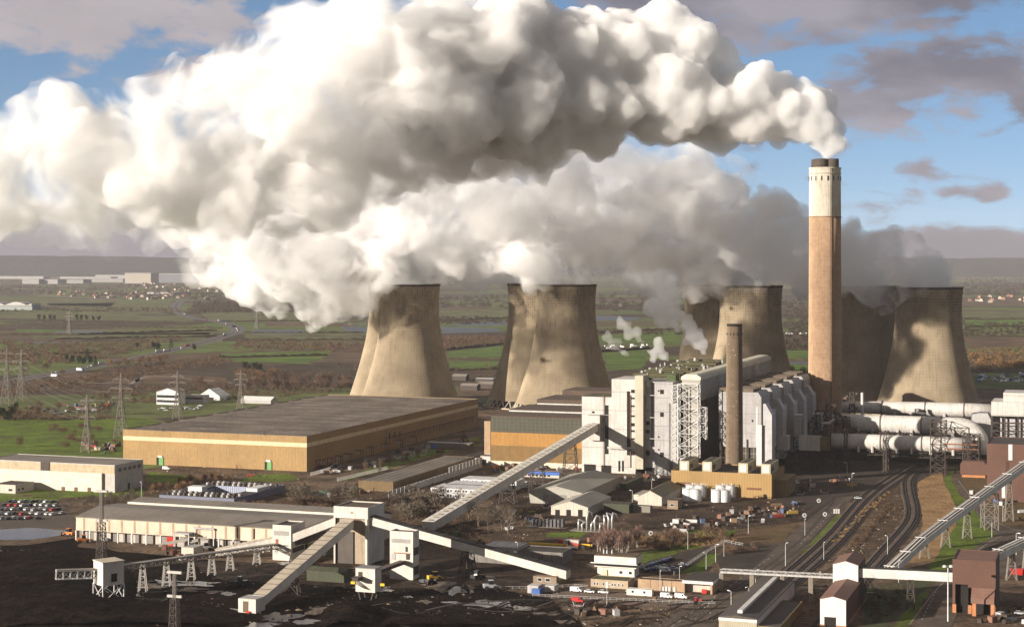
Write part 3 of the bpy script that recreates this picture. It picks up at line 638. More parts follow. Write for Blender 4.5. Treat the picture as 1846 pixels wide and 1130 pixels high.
# ---------- tall chimney ----------
SCH=(805-HY)/H; YCH=F/SCH
def chimney():
    t=thing('chimney','towering round concrete chimney, white upper band over orange-brown shaft, four dark flue mouths','chimney',((1487.3-CX)/SCH,YCH,0),0)
    zt=203.; zb=168.5; r0=12.3; r1=11.35; rr=lambda z:r0+(r1-r0)*z/zt
    mb=mat('chimney_concrete',(.40,.275,.175),.95,var=.14,vs=.05,streak=.45,seam=(0,0,7.5),seamw=.022,seamc=(.46,.33,.22),diffr=1.,col2=(.30,.20,.13),spec=.1)
    mw=mat('chimney_white',(.62,.57,.49),.95,var=.08,vs=.05,streak=.55,diffr=1.,spec=.1)
    MB().lathe([(rr(z),z) for z in (0,20,60,100,140,zb)]+[(1,zb)],64).build('shaft',mb,t,True)
    MB().lathe([(rr(zb)+.02,zb-.01),(rr(180)+.02,180),(rr(192),192),(rr(zt),zt),(rr(zt)+.4,zt+.02),(rr(zt)+.4,zt+.9),(rr(zt)-.5,zt+.9),(rr(zt)-.5,zt+.3),(.5,zt+.3)],64).build('white_band',mw,t)
    dk=mat('flue_dark',(.07,.055,.045),.9,var=.3,vs=.4)
    for k in range(4):
        a=.785+k*1.5708+.08; f=MB().lathe([(4.9,zt+.2),(4.75,210.2),(4.4,210.2),(4.4,zt+.6),(.1,zt+.6)],28,5.9*math.cos(a),5.9*math.sin(a)); f.build('flue',dk,t,True)
    for k in range(16):
        a=k*6.28318/16; c,s=math.cos(a),math.sin(a); q=rr(196)
        MB().beam((q*c,q*s,194.2),(q*c,q*s,197.6),.9,.5).build('vent_opening',MATS['glass_dark'],t)
    for z in (199.5,168):
        MB().lathe([(rr(z)+.05,z),(rr(z)+.8,z),(rr(z)+.8,z+.25),(rr(z)+.05,z+.25)],48).build('ring_walkway',mw if z>190 else mb,t)
    lad=MB(); lad.beam((2,-rr(0)-.3,2),(2,-rr(zt)-.3,zt),.35); lad.build('ladder',dk,t)
chimney()
# ---------- boiler house ----------
W1=mat('cladding_white',(.52,.49,.455),.75,var=.10,vs=.09,streak=.45,seam=(3.1,3.1,12.),seamw=.035)
W2=mat('cladding_grey',(.38,.37,.365),.75,var=.10,vs=.08,streak=.45,seam=(2.4,2.4,9.),seamw=.04)
CR=mat('cladding_cream',(.46,.43,.34),.75,var=.06,vs=.1,streak=.2,ribs=(0,.9))
RT=mat('roof_mossy',(.075,.062,.045),.95,var=.35,vs=.09,col2=(.055,.065,.022),bump=.4,bs=.6)
RB=mat('roof_brown',(.095,.066,.048),.9,var=.2,vs=.06,col2=(.07,.05,.038),seam=(9.,9.,0),seamw=.02)
DK=mat('dark_recess',(.018,.015,.013),.9,var=.3,vs=.3)
DKB=mat('steel_dark',(.055,.042,.035),.7,var=.3,vs=.5)
STW=mat('steel_white',(.56,.555,.54),.6,var=.12,vs=.6)
CONC=mat('concrete_grey',(.28,.245,.20),.9,var=.15,vs=.2,streak=.3)
def boiler():
    b=Bld('boiler_house','tall white clad boiler house with dark slots and mossy flat roof, conveyor running into it','boiler house',1213,857,left=1049,D=150,h=60)
    r=b.r; X=b.xat; Z=lambda py,x=0,y=0: b.zat(py,x,y)
    xa,xb,xs,xc=X(1103),X(1146),X(1161),0
    za=Z(716,xa); zb=Z(684,xb); zs=Z(677,xs); zc=Z(689,0)
    MB().box(-b.L,xa,0,26,0,za).build('front_block',W1,r)
    MB().box(-b.L+.5,xa,.5,25.5,za,za+.4).build('block_roof',RT,r)
    MB().box(xa+.01,xb,-.4,30,0,zb).build('middle_block',W1,r)
    MB().box(xb+.01,xs,-2.2,12,3.5,zs).build('stair_slab',CR,r)
    MB().box(xs+.01,X(1180),3.,30,0,zc).build('recess_wall',W2,r)
    MB().box(X(1180)+.01,0,0,30,0,zc).build('right_block',W2,r)
    # main roof behind
    zr=Z(681,-20,20); Dr=b.yat(1335,0); 
    MB().box(X(1106),-1,30.01,Dr,0,zr-3).build('rear_hall',mat('cladding_dark',(.10,.08,.065),.85,var=.2,vs=.1,streak=.3),r)
    MB().box(X(1106)-1,1,29,Dr,zr-2.99,zr).build('roof',RT,r)
    g=MB(); rr=random.Random(4)
    for k in range(11):
        y=34+k*(Dr-40)/11; g.box(X(1110)+2,-2-rr.random()*8,y,y+(Dr-40)/11*.55,zr,zr+1.6+rr.random()*1.4)
    g.build('roof_monitor',mat('moss_brown',(.085,.065,.045),.95,var=.4,vs=.15,col2=(.06,.07,.02)),r)
    g=MB()
    for k in range(34):
        x=X(1112)+rr.random()*(-X(1112)-4); y=32+rr.random()*(Dr-36); s=.5+rr.random()*1.1; g.box(x,x+s,y,y+s,zr,zr+1.8+rr.random()*2.4)
    g.build('roof_clutter',W2,r)['kind']='stuff'
    MB().box(X(1195),X(1211),10,20,zc,zc+4.5).build('green_louvre_box',mat('green_panel',(.06,.085,.03),.7,ribs=(2,.6)),r)
    def op(x0,x1,y0,y1,d=-.4,mt=DK,nm='opening',t=.12): 
        z1,z0=Z(y0,X(x0)),Z(y1,X(x0)); MB().box(X(x0),X(x1),d-t,d+.2,max(z0,.02),z1).build(nm,mt,r)
    op(1090,1097,730,818,0,nm='slot_window'); op(1067,1072,741,744.5,0,nm='window'); op(1053,1074,836,852,0,nm='doorway'); op(1084,1102,838,854,0,nm='doorway')
    op(1130.5,1136,705,820,nm='slot_window'); op(1115,1118.5,830,849,nm='slot_window'); op(1121.5,1125,830,849,nm='slot_window')
    for yy in (702,716,730,748,762,775,789,814): op(1138,1144.5,yy,yy+6 if yy in (702,762,814) else yy+3.2,nm='window')
    op(1172.5,1179.5,690,806,3.,nm='slot_window'); 
    for a,c,d in ((688,697,W1),(713,738,W1),(753,759,W1),(760,766,DK),(775,781,DK),(812,821,DK)): op(1163,1169,a,c,3.,d,'panel',.5)
    for yy in (702,743,815): op(1190,1196.5,yy,yy+8,0,nm='window')
    for yy in (703,786,809): op(1186,1189,yy,yy+2.5,0,nm='window')
    op(1162,1180,843,856,3,nm='doorway'); op(1147,1158,850,858,-2.2,nm='doorway')
    for py in (712,752,790,): op(1162,1180,py,py+1,2.6,W1,'walkway',1.2)
    op(1097,1146,804,808,-.4,W1,'walkway',2.2); MB().box(-b.L-.05,xa+.05,-.15,-.01,za-11.5,za-11.2).build('cladding_trim',W2,r)
    m=MB()
    for px in (1088,1137,1146,1162): x=X(px); m.beam((x,-.8,4),(x,-.8,Z(712,x)),.35)
    m.build('drain_pipe',mat('rusty_pipe',(.20,.10,.065),.8),r)
    # gallery along the top and its lattice stair tower
    gx0,gx1=X(1228),X(1261); gz=Z(677,gx1); gD=b.yat(1388,gx1)
    gal=Bld.__new__(Bld)
    t=thing('bunker_gallery','long cream topped coal gallery running back high above the white precipitators','gallery',b.w(gx1,2,0),-GA)
    MB().box(gx0-gx1,0,0,gD,gz-16,gz-.5).build('wall',mat('gallery_side',(.34,.32,.28),.8,seam=(0,14.,0),seamw=.02,var=.1),t)
    MB().extr([(gx0-gx1-.4,gz-3),(.4,gz-3),(.4,gz-1),(-2.5,gz+.6),(gx0-gx1+2.5,gz+.6),(gx0-gx1-.4,gz-1)],-.6,gD+.6).build('roof',mat('cream_metal',(.58,.55,.43),.6,var=.06,vs=.1,seam=(0,5.,0),seamw=.02),t)
    m=MB(); m.box(gx0-gx1+1,-1,12,gD-2,0,gz-16)
    m.build('bunker_base',mat('cladding_dark',(.1,.08,.065)),t)
    for yy in (.22,.72): 
        f=MB(); truss(f,(1.6,gD*yy,gz-13),(1.6,gD*yy,gz-2),2.6,7,3.5,.3); f.build('stair_cage',STW,t)
    t=thing('lattice_tower','white steel lattice stair tower in front of the bunker gallery end','lattice tower',b.w((gx0+gx1)/2,-4,0),-GA)
    f=MB(); wz=gx1-gx0; tower_frame(f,(0,0,12),(0,0,gz-5),wz+1,wz+1,7.2,.42,7,7); tower_frame(f,(0,0,0),(0,0,12),wz*.75,wz*.75,12,.7,6,6)
    f.build('frame',STW,t); tower_frame(MB(),(0,0,0),(0,0,1),1,1,1)
    f=MB(); tower_frame(f,(-wz/2-3,0,10),(-wz/2-3,0,gz-6),4,4,4,.3,4,4); f.build('stair_cage',STW,t)
    f=MB(); tower_frame(f,(wz/2+3,1,24),(wz/2+3,1,44),4.5,4.5,5,.35,4,4); f.build('side_platform',STW,t)
    MB().box(-wz/2+1.5,wz/2-1.5,3.6,5.6,12,gz-6).build('lift_shaft',mat('gallery_side',(.3,.3,.3)),t)
    m=MB(); m.box(-wz/2-8,-wz/2-2,4,12,0,gz*.72).build('shaft_wall',W2,t)
    # precipitators
    wp=mat('precip_white',(.36,.35,.345),.8,var=.1,vs=.12,streak=.45,seam=(4.5,4.5,6.),seamw=.03)
    px=[1369,1393,1412,1430,1447]; x1=X(1369); Lu=x1-X(1292); y0=1.; zt=Z(706,x1)
    words=['nearest','second','third','fourth','farthest']
    ys=[b.yat(p,x1) for p in px]; pitch=(ys[4]-ys[0])/4
    for k in range(5):
        yk=ys[0]+6+k*pitch; D=pitch*.72
        t=thing('precipitator',f'{words[k]} of five white hopper shaped precipitator boxes in a row beside the gallery','precipitator',b.w(x1,yk,0),-GA,'row of white precipitators')
        MB().extr([(-Lu,24),(-Lu,zt-1),(-2,zt-1),(0,zt-4),(0,24),(-3.5,19),(-Lu+3.5,19)],0,D).build('casing',wp,t)
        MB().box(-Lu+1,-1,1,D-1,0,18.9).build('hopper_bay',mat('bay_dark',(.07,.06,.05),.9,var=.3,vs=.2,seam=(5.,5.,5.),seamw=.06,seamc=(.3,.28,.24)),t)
        f=MB()
        for j in range(4): f.box(-Lu+.3,-5.2,.6+j*D/4,.6+j*D/4+D/4*.6,zt-1,zt+1.2)
        f.build('roof_louvres',mat('louvre_brown',(.15,.115,.085),.9,var=.3,vs=.4,ribs=(0,2.)),t)
        f=MB(); f.extr([(.02,8),(.02,zt-8),(2.5,zt-8),(6.5,zt-15),(6.5,8)],1.,D*.38); f.extr([(.02,8),(.02,zt-13),(5,zt-13),(5,8)],D*.52,D*.8); f.build('outlet_duct',mat('duct_shade',(.42,.415,.42),.7,streak=.3),t)
        f=MB(); 
        for xx in (-Lu+1,-Lu*.66,-Lu*.33,-1): f.beam((xx,-.3,0),(xx,-.3,24),.6)
        f.beam((-Lu+1,-.35,12),(-1,-.35,12),.5); f.beam((-Lu+1,-.35,0),(-Lu*.66,-.35,12),.4); f.beam((-Lu*.33,-.35,12),(-1,-.35,0),.4); f.build('support_frame',DKB,t)
        if k==0:
            MB().box(-3.2,-2.2,-.2,0,26,zt-10).build('glazed_strip',STW,t); MB().box(-6,-5,-.15,0,35,36.4).build('window',DK,t)
    return b
BH=boiler()
def turbine():
    oc=mat('ochre_panel',(.35,.185,.052),.8,var=.1,vs=.06,streak=.3,seam=(3.,3.,0),seamw=.035)
    b=Bld('turbine_hall','ochre and dark glazed turbine hall with stepped brown roofs behind the long inclined conveyor','turbine hall',1049,846,left=885,D=185,top=755)
    r=b.r; L,D,h=b.L,b.D,b.h; zz=lambda py:b.zat(py,-L/2)
    z1,z2,z3=zz(833),zz(805),zz(781)
    MB().box(-L,0,0,D,0,z1).build('base_wall',mat('base_cream',(.60,.52,.42),.8,streak=.2,seam=(3.,3.,0)),r)
    MB().box(-L,0,.01,D,z1,z2).build('lower_wall',mat('ochre_dark',(.19,.115,.042),.8,var=.1,streak=.2,seam=(3.,3.,0)),r)
    MB().box(-L-.02,0,-.01,D,z2,z3).build('upper_wall',oc,r)
    MB().box(-L,0,.02,D,z3,h-.3).build('glazing',mat('old_glazing',(.062,.062,.045),.35,var=.5,vs=.5,seam=(3.,3.,2.2),seamw=.05,seamc=(.17,.15,.11)),r)
    MB().box(-L-.3,0,-.3,D,h-.29,h+.5).build('roof',RB,r)
    for a,c,w in ((913,950,2.),(964,998,4.2),(1010,1035,6.4)):
        y0=b.yat(a,-L); y1=b.yat(c,-L)
        m=MB().box(-L+1.5,-1,y0,y1,h+.5,h+w); m.build('roof_monitor',RB,r)
        MB().box(-L+2,-1.2,y0-.25,y0-.01,h+.6,h+1.5).build('clerestory',mat('clerestory',(.5,.5,.47),.4,seam=(5.,0,0),seamw=.06),r)
turbine()
# ---------- inclined conveyors ----------
GW=mat('gallery_white',(.56,.525,.47),.75,var=.10,vs=.15,streak=.45,seam=(2.6,2.6,0),seamw=.03,seamc=(.38,.35,.30))
def gallery(name,label,a,b,w=4.,h=3.,roof=None,wall=None,seam=6.,cat='conveyor',supports=(),group=None,hatch=None,sm=None):
    """enclosed box conveyor between two axis points (floor centre)"""
    a=Vector(a); b=Vector(b); d=b-a; L=d.length; t=thing(name,label,cat,a,math.atan2(d.y,d.x),group)
    dz=d.z; hl=math.hypot(d.x,d.y)
    # local frame: x along plan direction, z up
    def bx(m,x0,x1,y0,y1,z0,z1):
        f=lambda x,z:(x,z+dz*x/hl)
        return m.add([(x,y,f(x,z)[1]) for z in (z0,z1) for y in (y0,y1) for x in (x0,x1)],[(0,2,3,1),(4,5,7,6),(0,1,5,4),(2,6,7,3),(0,4,6,2),(1,3,7,5)])
    bx(MB(),0,hl,-w/2,w/2,0,h).build('side_wall',wall or GW,t)
    m=MB(); m.use(roof or GW); bx(m,-.3,hl+.3,-w/2-.2,w/2+.2,h+.01,h+.25); m.use(sm or mat('seam_brown',(.16,.12,.09)))
    n=int(L/seam)
    for k in range(1,n): bx(m,hl*k/n-.12,hl*k/n+.12,-w/2-.24,w/2+.24,h+.02,h+.36)
    m.build('roof',None,t)
    if hatch:
        m=MB(); n=int(L/hatch)
        for k in range(n): bx(m,hl*(k+.35)/n,hl*(k+.62)/n,-w*.28,w*.12,h+.2,h+.42)
        m.build('roof_vent',mat('vent_grey',(.2,.18,.16)),t)
    for u,wd in supports:
        x=hl*u; z=a.z+dz*u; m=MB(); tower_frame(m,(x,0,-a.z),(x,0,dz*u),wd*1.6,wd,5.,.35,w*1.5,w); m.build('trestle',DKB,t)
    return t
CTOP=Vector(BH.w(BH.xat(1073),-1,0)); CTOP.z=H-(775-HY)*CTOP.y/F
gallery('inclined_conveyor','longest white enclosed conveyor rising from the junction up into the boiler house',G(771,957,.3),CTOP,6.4,4.6,mat('gallery_roof',(.60,.57,.50),.7,var=.1,streak=.1),None,12.,supports=((.42,3),(.6,3),(.82,3)),hatch=6.)
t=thing('conveyor_head','white box hung on the boiler house wall where the long conveyor enters','conveyor head',BH.w(BH.xat(1083.5),-.1,0),-GA)
za,zb=BH.zat(793,BH.xat(1083)),BH.zat(747,BH.xat(1083)); xx=BH.xat(1063)-BH.xat(1083)
MB().box(xx,0,-3,-.02,za,zb-.3).build('casing',W1,t); MB().box(xx-.3,.3,-3.3,.0,zb-.29,zb).build('roof',W2,t); MB().box(xx+1,-1.5,-3.1,-2.9,za+7,za+9).build('opening',DK,t)
# ---------- slim stack and ochre turbine house ----------
def gt():
    oc=mat('ochre_light',(.34,.22,.09),.8,var=.06,vs=.06,streak=.15,ribs=(0,1.6))
    b=Bld('generator_house','low ochre corrugated building with four louvred boxes on its roof, white tanks in front','generator building',1391,898.7,left=1210,back=1414,top=854.8)
    r=b.r; flat_roof(b,oc,mat('roof_dark',(.05,.042,.036),.9,var=.3,vs=.1),.6); L,D,h=b.L,b.D,b.h
    for a,c,d in ((1225,1242,1256),(1266,1283,1298),(1331,1348,1361),(1372,1389,1402)):
        x1=b.xat(c,1.5); x0=b.xat(a,1.5); dy=D*.62
        o=MB().box(x0,x1,1.5,1.5+dy,h-.78,h+5.6).build('intake_box',mat('box_cream',(.42,.37,.26),.8,streak=.2),r)
        MB().box(x0+.5,x1-.5,2,1+dy,h+5.45,h+5.62).build('lid',mat('lid_dark',(.06,.05,.04)),o)
        MB().box(x0+.8,x1-.8,1.35,1.5,h+.6,h+4.9).build('louvre',mat('louvre_pale',(.6,.58,.52),.6,ribs=(0,.9)),o)
        MB().box(x1,x1+.1,4,4+dy*.3,h+1,h+3.5).build('door',mat('box_dark',(.12,.1,.07)),o)
    x0=b.xat(1346); MB().box(x0,b.xat(1373),-.1,.02,h*.33,h*.42).build('louvre_strip',mat('rust',(.16,.07,.035)),r)
    MB().box(b.xat(1226),b.xat(1246),-.1,.02,h*.4,h*.52).build('louvre_strip',mat('rust',(.16,.07,.035)),r)
    MB().box(b.xat(1376),b.xat(1382),-.12,.02,.05,2.4).build('door',DK,r)
    MB().box(0.01,7,-.5+8,D-2,0,h-4).build('annex_wall',mat('cladding_olive',(.20,.15,.07),.8,streak=.3),r)
    Y=1023.; p=Vector(((1324-CX)/F*Y,Y,0)); s=F/Y; t=thing('slim_stack','slim brown concrete stack rising from the ochre building roof, black sooty mouth','chimney',p,0)
    zt=H-(584-HY)*Y/F; zr=H-(836-HY)*Y/F
    MB().lathe([(5.15,h-.7),(5.0,zt*.5),(4.75,zt-9),(4.6,zt-1.3)],40).build('shaft',mat('stack_brown',(.20,.150,.105),.95,var=.18,vs=.3,streak=.35,seam=(0,0,3.),seamw=.03,seamc=(.27,.22,.16),diffr=1.,spec=.1),t,True)
    MB().lathe([(4.62,zt-1.3),(4.7,zt),(4.1,zt),(4.1,zt-2),(.1,zt-2)],40).build('mouth',mat('soot',(.018,.015,.013),.9),t)
    for k in range(14):
        a=k*.4488; c,s_=math.cos(a),math.sin(a); MB().beam((4.78*c,4.78*s_,zt-6.6),(4.78*c,4.78*s_,zt-5.2),.35,.3).build('vent_slot',DK,t)
    m=MB(); rq=random.Random(8)
    for k in range(26):
        z=rq.uniform(h+3,zt-12); a=rq.uniform(3.4,5.6); q=5.0-(z/zt)*.3; m.beam((q*math.cos(a),q*math.sin(a),z),(q*math.cos(a),q*math.sin(a),z+.45),.4,.3)
    m.build('patch_repairs',mat('white_patch',(.6,.57,.5)),t)
    # narrow white duct stack beside it
    q=Bld('duct_stack','narrow square white duct standing between the slim stack and dark trestles','duct',1373,862,left=1363.5,D=4,top=766)
    MB().box(-q.L,0,0,q.D,0,q.h-.3).build('duct',mat('duct_white',(.60,.58,.54),.7,streak=.2,seam=(0,0,8.)),q.r); MB().box(-q.L-.2,.2,-.2,q.D+.2,q.h-.29,q.h).build('cap',STW,q.r)
    q=Bld('steel_trestle','square steel trestle frame at the right end of the ochre roof','trestle',1397,858,left=1374,D=12,h=17)
    f=MB(); tower_frame(f,(-q.L/2,6,0),(-q.L/2,6,17),q.L,q.L,8,.5,10,10); f.build('frame',mat('steel_grey',(.3,.28,.26)),q.r); MB().box(-q.L,0,1,11,17.01,17.6).build('deck',DKB,q.r)
gt()
# ---------- flue ducts ----------
PW=mat('duct_paint',(.52,.505,.48),.6,var=.09,vs=.12,streak=.7,col2=(.42,.40,.37),spec=.4)
def ducts():
    def along_u(p,d): return Vector((p[0]+UX*d,p[1]+UY*d,p[2]))
    def upx(p,px): return Lto(p,UX,UY,px)
    spec=[(1600,764.5,1105.,5.9,[1500,1535,1560,1590,1640,1690,1728],1500,'middle flue duct, bright white, its right end bending down'),
          (1600,797.5,1091.,5.0,[1500,1530,1580,1650,1700,1752],1500,'lowest flue duct, stained white, threading through the steel support towers'),
          (1660,737.,1190.,5.0,[1519,1560,1600,1670,1740,1812],1519,'highest flue duct at the back, pale grey and straight')]
    for i,(cx,cyy,Y,r,pxs,s0,l) in enumerate(spec):
        p0=A(cx,cyy,Y); t=thing('flue_duct',l,'duct',G(cx,HY+F*H/Y),0,'large flue gas ducts'); o=t.location
        pts=[along_u(p0,upx(p0,q)) for q in pxs]; rs=[r]*len(pts)
        if i==0: rs[0]=r*.55; rs[1]=r*.85; pts[0].z+=2.2; pts[1].z+=1.
        if i==1: rs[0]=r*1.0
        if i==2: rs[0]=r*.8; rs[1]=r*.86; rs[2]=r*.95
        if i==0:
            e=pts[-1]; 
            for k in range(1,9):
                a=k/8*1.5708; pts.append(e+Vector((UX*math.sin(a)*13,UY*math.sin(a)*13,-(1-math.cos(a))*11))); rs.append(r)
            pts.append(pts[-1]+Vector((0,0,-6))); rs.append(r*.95)
        MB().sweep([p-o for p in pts],rs,28).build('pipe',PW,t,True)
        for q in ([1588,1662,1697] if i<2 else [1590,1668,1738,1790]):
            c=along_u(p0,upx(p0,q)); MB().sweep([c-o-Vector((UX,UY,0))*.35,c-o+Vector((UX,UY,0))*.35],r+.35,28).build('stiffening_ring',mat('ring_dark',(.13,.11,.10)),t)
        for q in ([1545,1570,1615,1640,1675,1715] if i<2 else [1610,1640,1700,1760]):
            c=along_u(p0,upx(p0,q)); m=MB(); m.box(c.x-o.x-.5,c.x-o.x+.5,c.y-o.y-r-.2,c.y-o.y-r*.4,c.z-r-1.3,c.z-r*.45); m.build('saddle',PW,t)
    # transition hood at the right end
    q=Bld('duct_hood','angular pale hood where the flue ducts meet the absorber','duct hood',1786,852,left=1748,D=10,h=1)
    z0,z1=q.zat(800),q.zat(748)
    MB().extr([(-q.L,z1-1),(-q.L*.6,z1),(-q.L*.2,z1),(0,z1-6),(0,z0+6),(-3,z0),(-q.L,z0+8)],12,24).build('casing',W2,q.r); MB().box(-q.L,-2,13,23,0,z0-.01).build('support_frame',DKB,q.r)
    # pipe bridge trusses and support towers
    t=thing('pipe_bridge','dark steel lattice bridge and towers carrying the flue ducts over the railway','pipe bridge',G(1600,850),-GA)
    ix=Matrix.Rotation(GA,4,'Z'); L_=lambda v:ix@(Vector(v)-t.location)
    pb=A(1600,797.5,1091.)
    def tr(px0,px1,py,off,nm):
        p=A(1600,py,1091.+off); a=along_u(p,upx(p,px0)); b=along_u(p,upx(p,px1)); m=MB(); truss(m,L_(a),L_(b),7,3.2,3.5,.34); m.build(nm,DKB,t)
    tr(1528,1700,782.5,10,'upper_truss'); tr(1528,1600,815,0,'lower_truss'); tr(1602,1690,817,0,'lower_truss'); tr(1700,1750,815,0,'lower_truss')
    for px,wd in ((1527,2),(1597,2),(1692,9),(1741,3),(1757,6)):
        p=along_u(Vector((pb.x,pb.y,0)),upx(pb,px)); m=MB(); tower_frame(m,L_((p.x,p.y,0)),L_((p.x,p.y,34 if px in (1527,1692) else 26)),wd,wd,5.,.45,12,12); m.build('support_tower',DKB,t)
    for z in (17,20): 
        p=along_u(pb,upx(pb,1700)); m=MB(); m.beam(L_((p.x,p.y-6,z)),L_(along_u(Vector((p.x,p.y-6,z)),20)),.6); m.build('cross_beam',mat('rust_beam',(.28,.12,.07)),t)
    # white fan houses on the left end
    for cx,cyy,lf,bk,zt_,zb_,l in ((1420,850,1400,1433,786,812,'small white fan house box on stilts at the left end of the lowest duct'),(1478,848,1440,1490,787,813,'stained white duct box between the fan house and the lowest duct'),(1444,845,1431,1451,748,787,'tall grey duct box left of the chimney foot'),(1480,842,1464,1490,746,778,'tall grey duct box directly before the chimney foot')):
        q=Bld('fan_house',l,'plant box',cx,cyy,left=lf,D=9,top=zt_); z=q.zat(zb_)
        MB().box(-q.L,0,0,q.D,z,q.h-.3).build('casing',PW if 'white' in l else W2,q.r); MB().box(-q.L-.15,.15,-.15,q.D+.15,q.h-.29,q.h).build('roof',W1,q.r)
        f=MB(); tower_frame(f,(-q.L/2,q.D/2,0),(-q.L/2,q.D/2,z),q.L,q.L,7,.45,q.D,q.D); f.build('stilts',DKB,q.r)
        if 'stained' in l: MB().box(.02,6.,.5,q.D-.5,z+.5,q.h-.5).build('transition',mat('olive_duct',(.16,.13,.06),.8,streak=.4),q.r)
    # tangle of steelwork on the chimney foot
    rr=random.Random(21)
    t=thing('damper_platform','tangle of dark steel platforms and valves clustered at the chimney foot','platform',G(1488,846),-GA)
    for cx_,z0,z1,wd in ((-4,18,38,6),(3,20,42,6),(8,16,34,5),(-9,14,30,5)):
        m=MB(); tower_frame(m,(cx_,4,0),(cx_,4,z1),wd,wd,4,.4,6,6); m.build('frame',DKB,t)
    m=MB()
    for k in range(26): x,y,z=rr.uniform(-12,12),rr.uniform(0,8),rr.uniform(16,36); m.box(x,x+rr.uniform(.8,3),y,y+1.5,z,z+rr.uniform(.5,2.4))
    m.build('valve_gear',mat('rusty_steel',(.10,.07,.055),.8,var=.4,vs=.4),t)
    m=MB(); m.sweep([(-2,-1,30),(3,-1,30.5),(6,-1,33)],.9); m.build('pipework',PW,t)
    t=thing('damper_platform','dark mast-like steelwork rising right of the chimney above the highest duct','platform',G(1536,828),-GA)
    m=MB(); tower_frame(m,(0,0,0),(0,0,46),5,3,5,.4); m.build('frame',DKB,t); m=MB()
    for k in range(12): x,z=rr.uniform(-6,4),rr.uniform(34,46); m.box(x,x+rr.uniform(1,3),-1,1,z,z+rr.uniform(.5,1.6))
    m.build('valve_gear',mat('rusty_steel',(.1,.07,.055)),t); MB().tube((7,0,0),(7,0,46),1.1).build('vent_pipe',PW,t)
    # dark block added below the ducts, its near-black colour standing in for shade
    q=Bld('shade_block','long dark block standing in for the deep shade beneath the flue ducts','shed',1762,838,left=1440,D=30,h=11); 
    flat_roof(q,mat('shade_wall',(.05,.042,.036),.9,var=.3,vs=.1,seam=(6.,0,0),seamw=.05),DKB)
    # absorber building with exposed frame
    q=Bld('absorber','white absorber building with a dark exposed steel frame at the right edge','absorber building',1905,868,left=1787,D=30,top=727)
    L,h=q.L,q.h; z1=q.zat(749,-L)
    MB().box(-L,0,0,q.D,z1,h).build('upper_casing',W1,q.r); MB().box(-L+7,0,3,q.D,h,h+5.5).build('penthouse',W1,q.r)
    MB().box(-L+5,0,7,q.D,0,z1-.01).build('inner_wall',W2,q.r)
    m=MB()
    for k in range(6):
        for yy in (0,5): m.beam((-L+k*8.,yy,0),(-L+k*8.,yy,z1),.7)
    for z in np.arange(5,z1,5.): 
        m.beam((-L,0,z),(0,0,z),.5); m.beam((-L,5,z),(0,5,z),.4)
        for k in range(5): m.beam((-L+k*8.,0,z),(-L+(k+1)*8.,0,z-5),.35)
    m.build('frame',DKB,q.r)
    q=Bld('brown_plant_building','tall dark brown clad building with a white strip, cut by the right edge','plant building',1930,909,left=1779,D=40,h=1); q.h=htop(Vector(q.w(-q.L,0,0)),799)
    bm=mat('brown_cladding',(.115,.058,.042),.7,var=.08,vs=.1,ribs=(0,.9),spec=.3)
    flat_roof(q,bm,DKB,.3); L=q.L; hh=q.h
    MB().box(q.xat(1818),q.xat(1825),-.15,.02,hh-9,hh-.1).build('white_strip',STW,q.r); MB().box(q.xat(1806),q.xat(1812),-.15,.02,2,12).build('tall_window',STW,q.r)
    MB().box(q.xat(1813),q.xat(1819),-.1,.02,12,hh-9.5).build('dark_strip',mat('brown_dark',(.07,.035,.027)),q.r)
    q=Bld('storage_tank_house','brown barrel shaped tank house beside the green path end','tank house',1779,862,left=1731,D=12,top=832)
    L,h=q.L,q.h; MB().extr([(-L,2),(0,2),(0,h-2),(-2,h),(-L+2,h),(-L,h-2)],0,q.D).build('casing',bm,q.r); MB().box(-L+1,-1,1,q.D-1,0,1.99).build('plinth',mat('brick_orange',(.42,.18,.08)),q.r)
ducts()
# ---------- other buildings of the site ----------
RG=mat('roof_grey',(.20,.175,.15),.85,var=.12,vs=.05,col2=(.14,.12,.10),streak=0,seam=(6.5,0,0),seamw=.03)
RGP=mat('roof_felt',(.155,.125,.10),.9,var=.35,vs=.035,col2=(.070,.055,.044),seam=(0,17.,0),seamw=.02)
BW=mat('shed_white',(.50,.45,.385),.8,var=.1,vs=.1,streak=.4,seam=(4.,4.,0),seamw=.03)
RD=mat('roof_dark',(.05,.042,.036))
BRK=mat('brick',(.24,.13,.085),.9,var=.15,vs=.3,streak=.15)
GRN=mat('green_door',(.13,.30,.09),.6,var=.05)
def doorbox(b,px,y0,y1,mt,name='door',w=None,px2=None,d=-.15):
    x0=b.xat(px); x1=b.xat(px2); z0=max(.02,b.zat(y0,x0)); z1=b.zat(y1,x0)
    return MB().box(x0,x1,d,.03,z0,z1).build(name,mt,b.r)
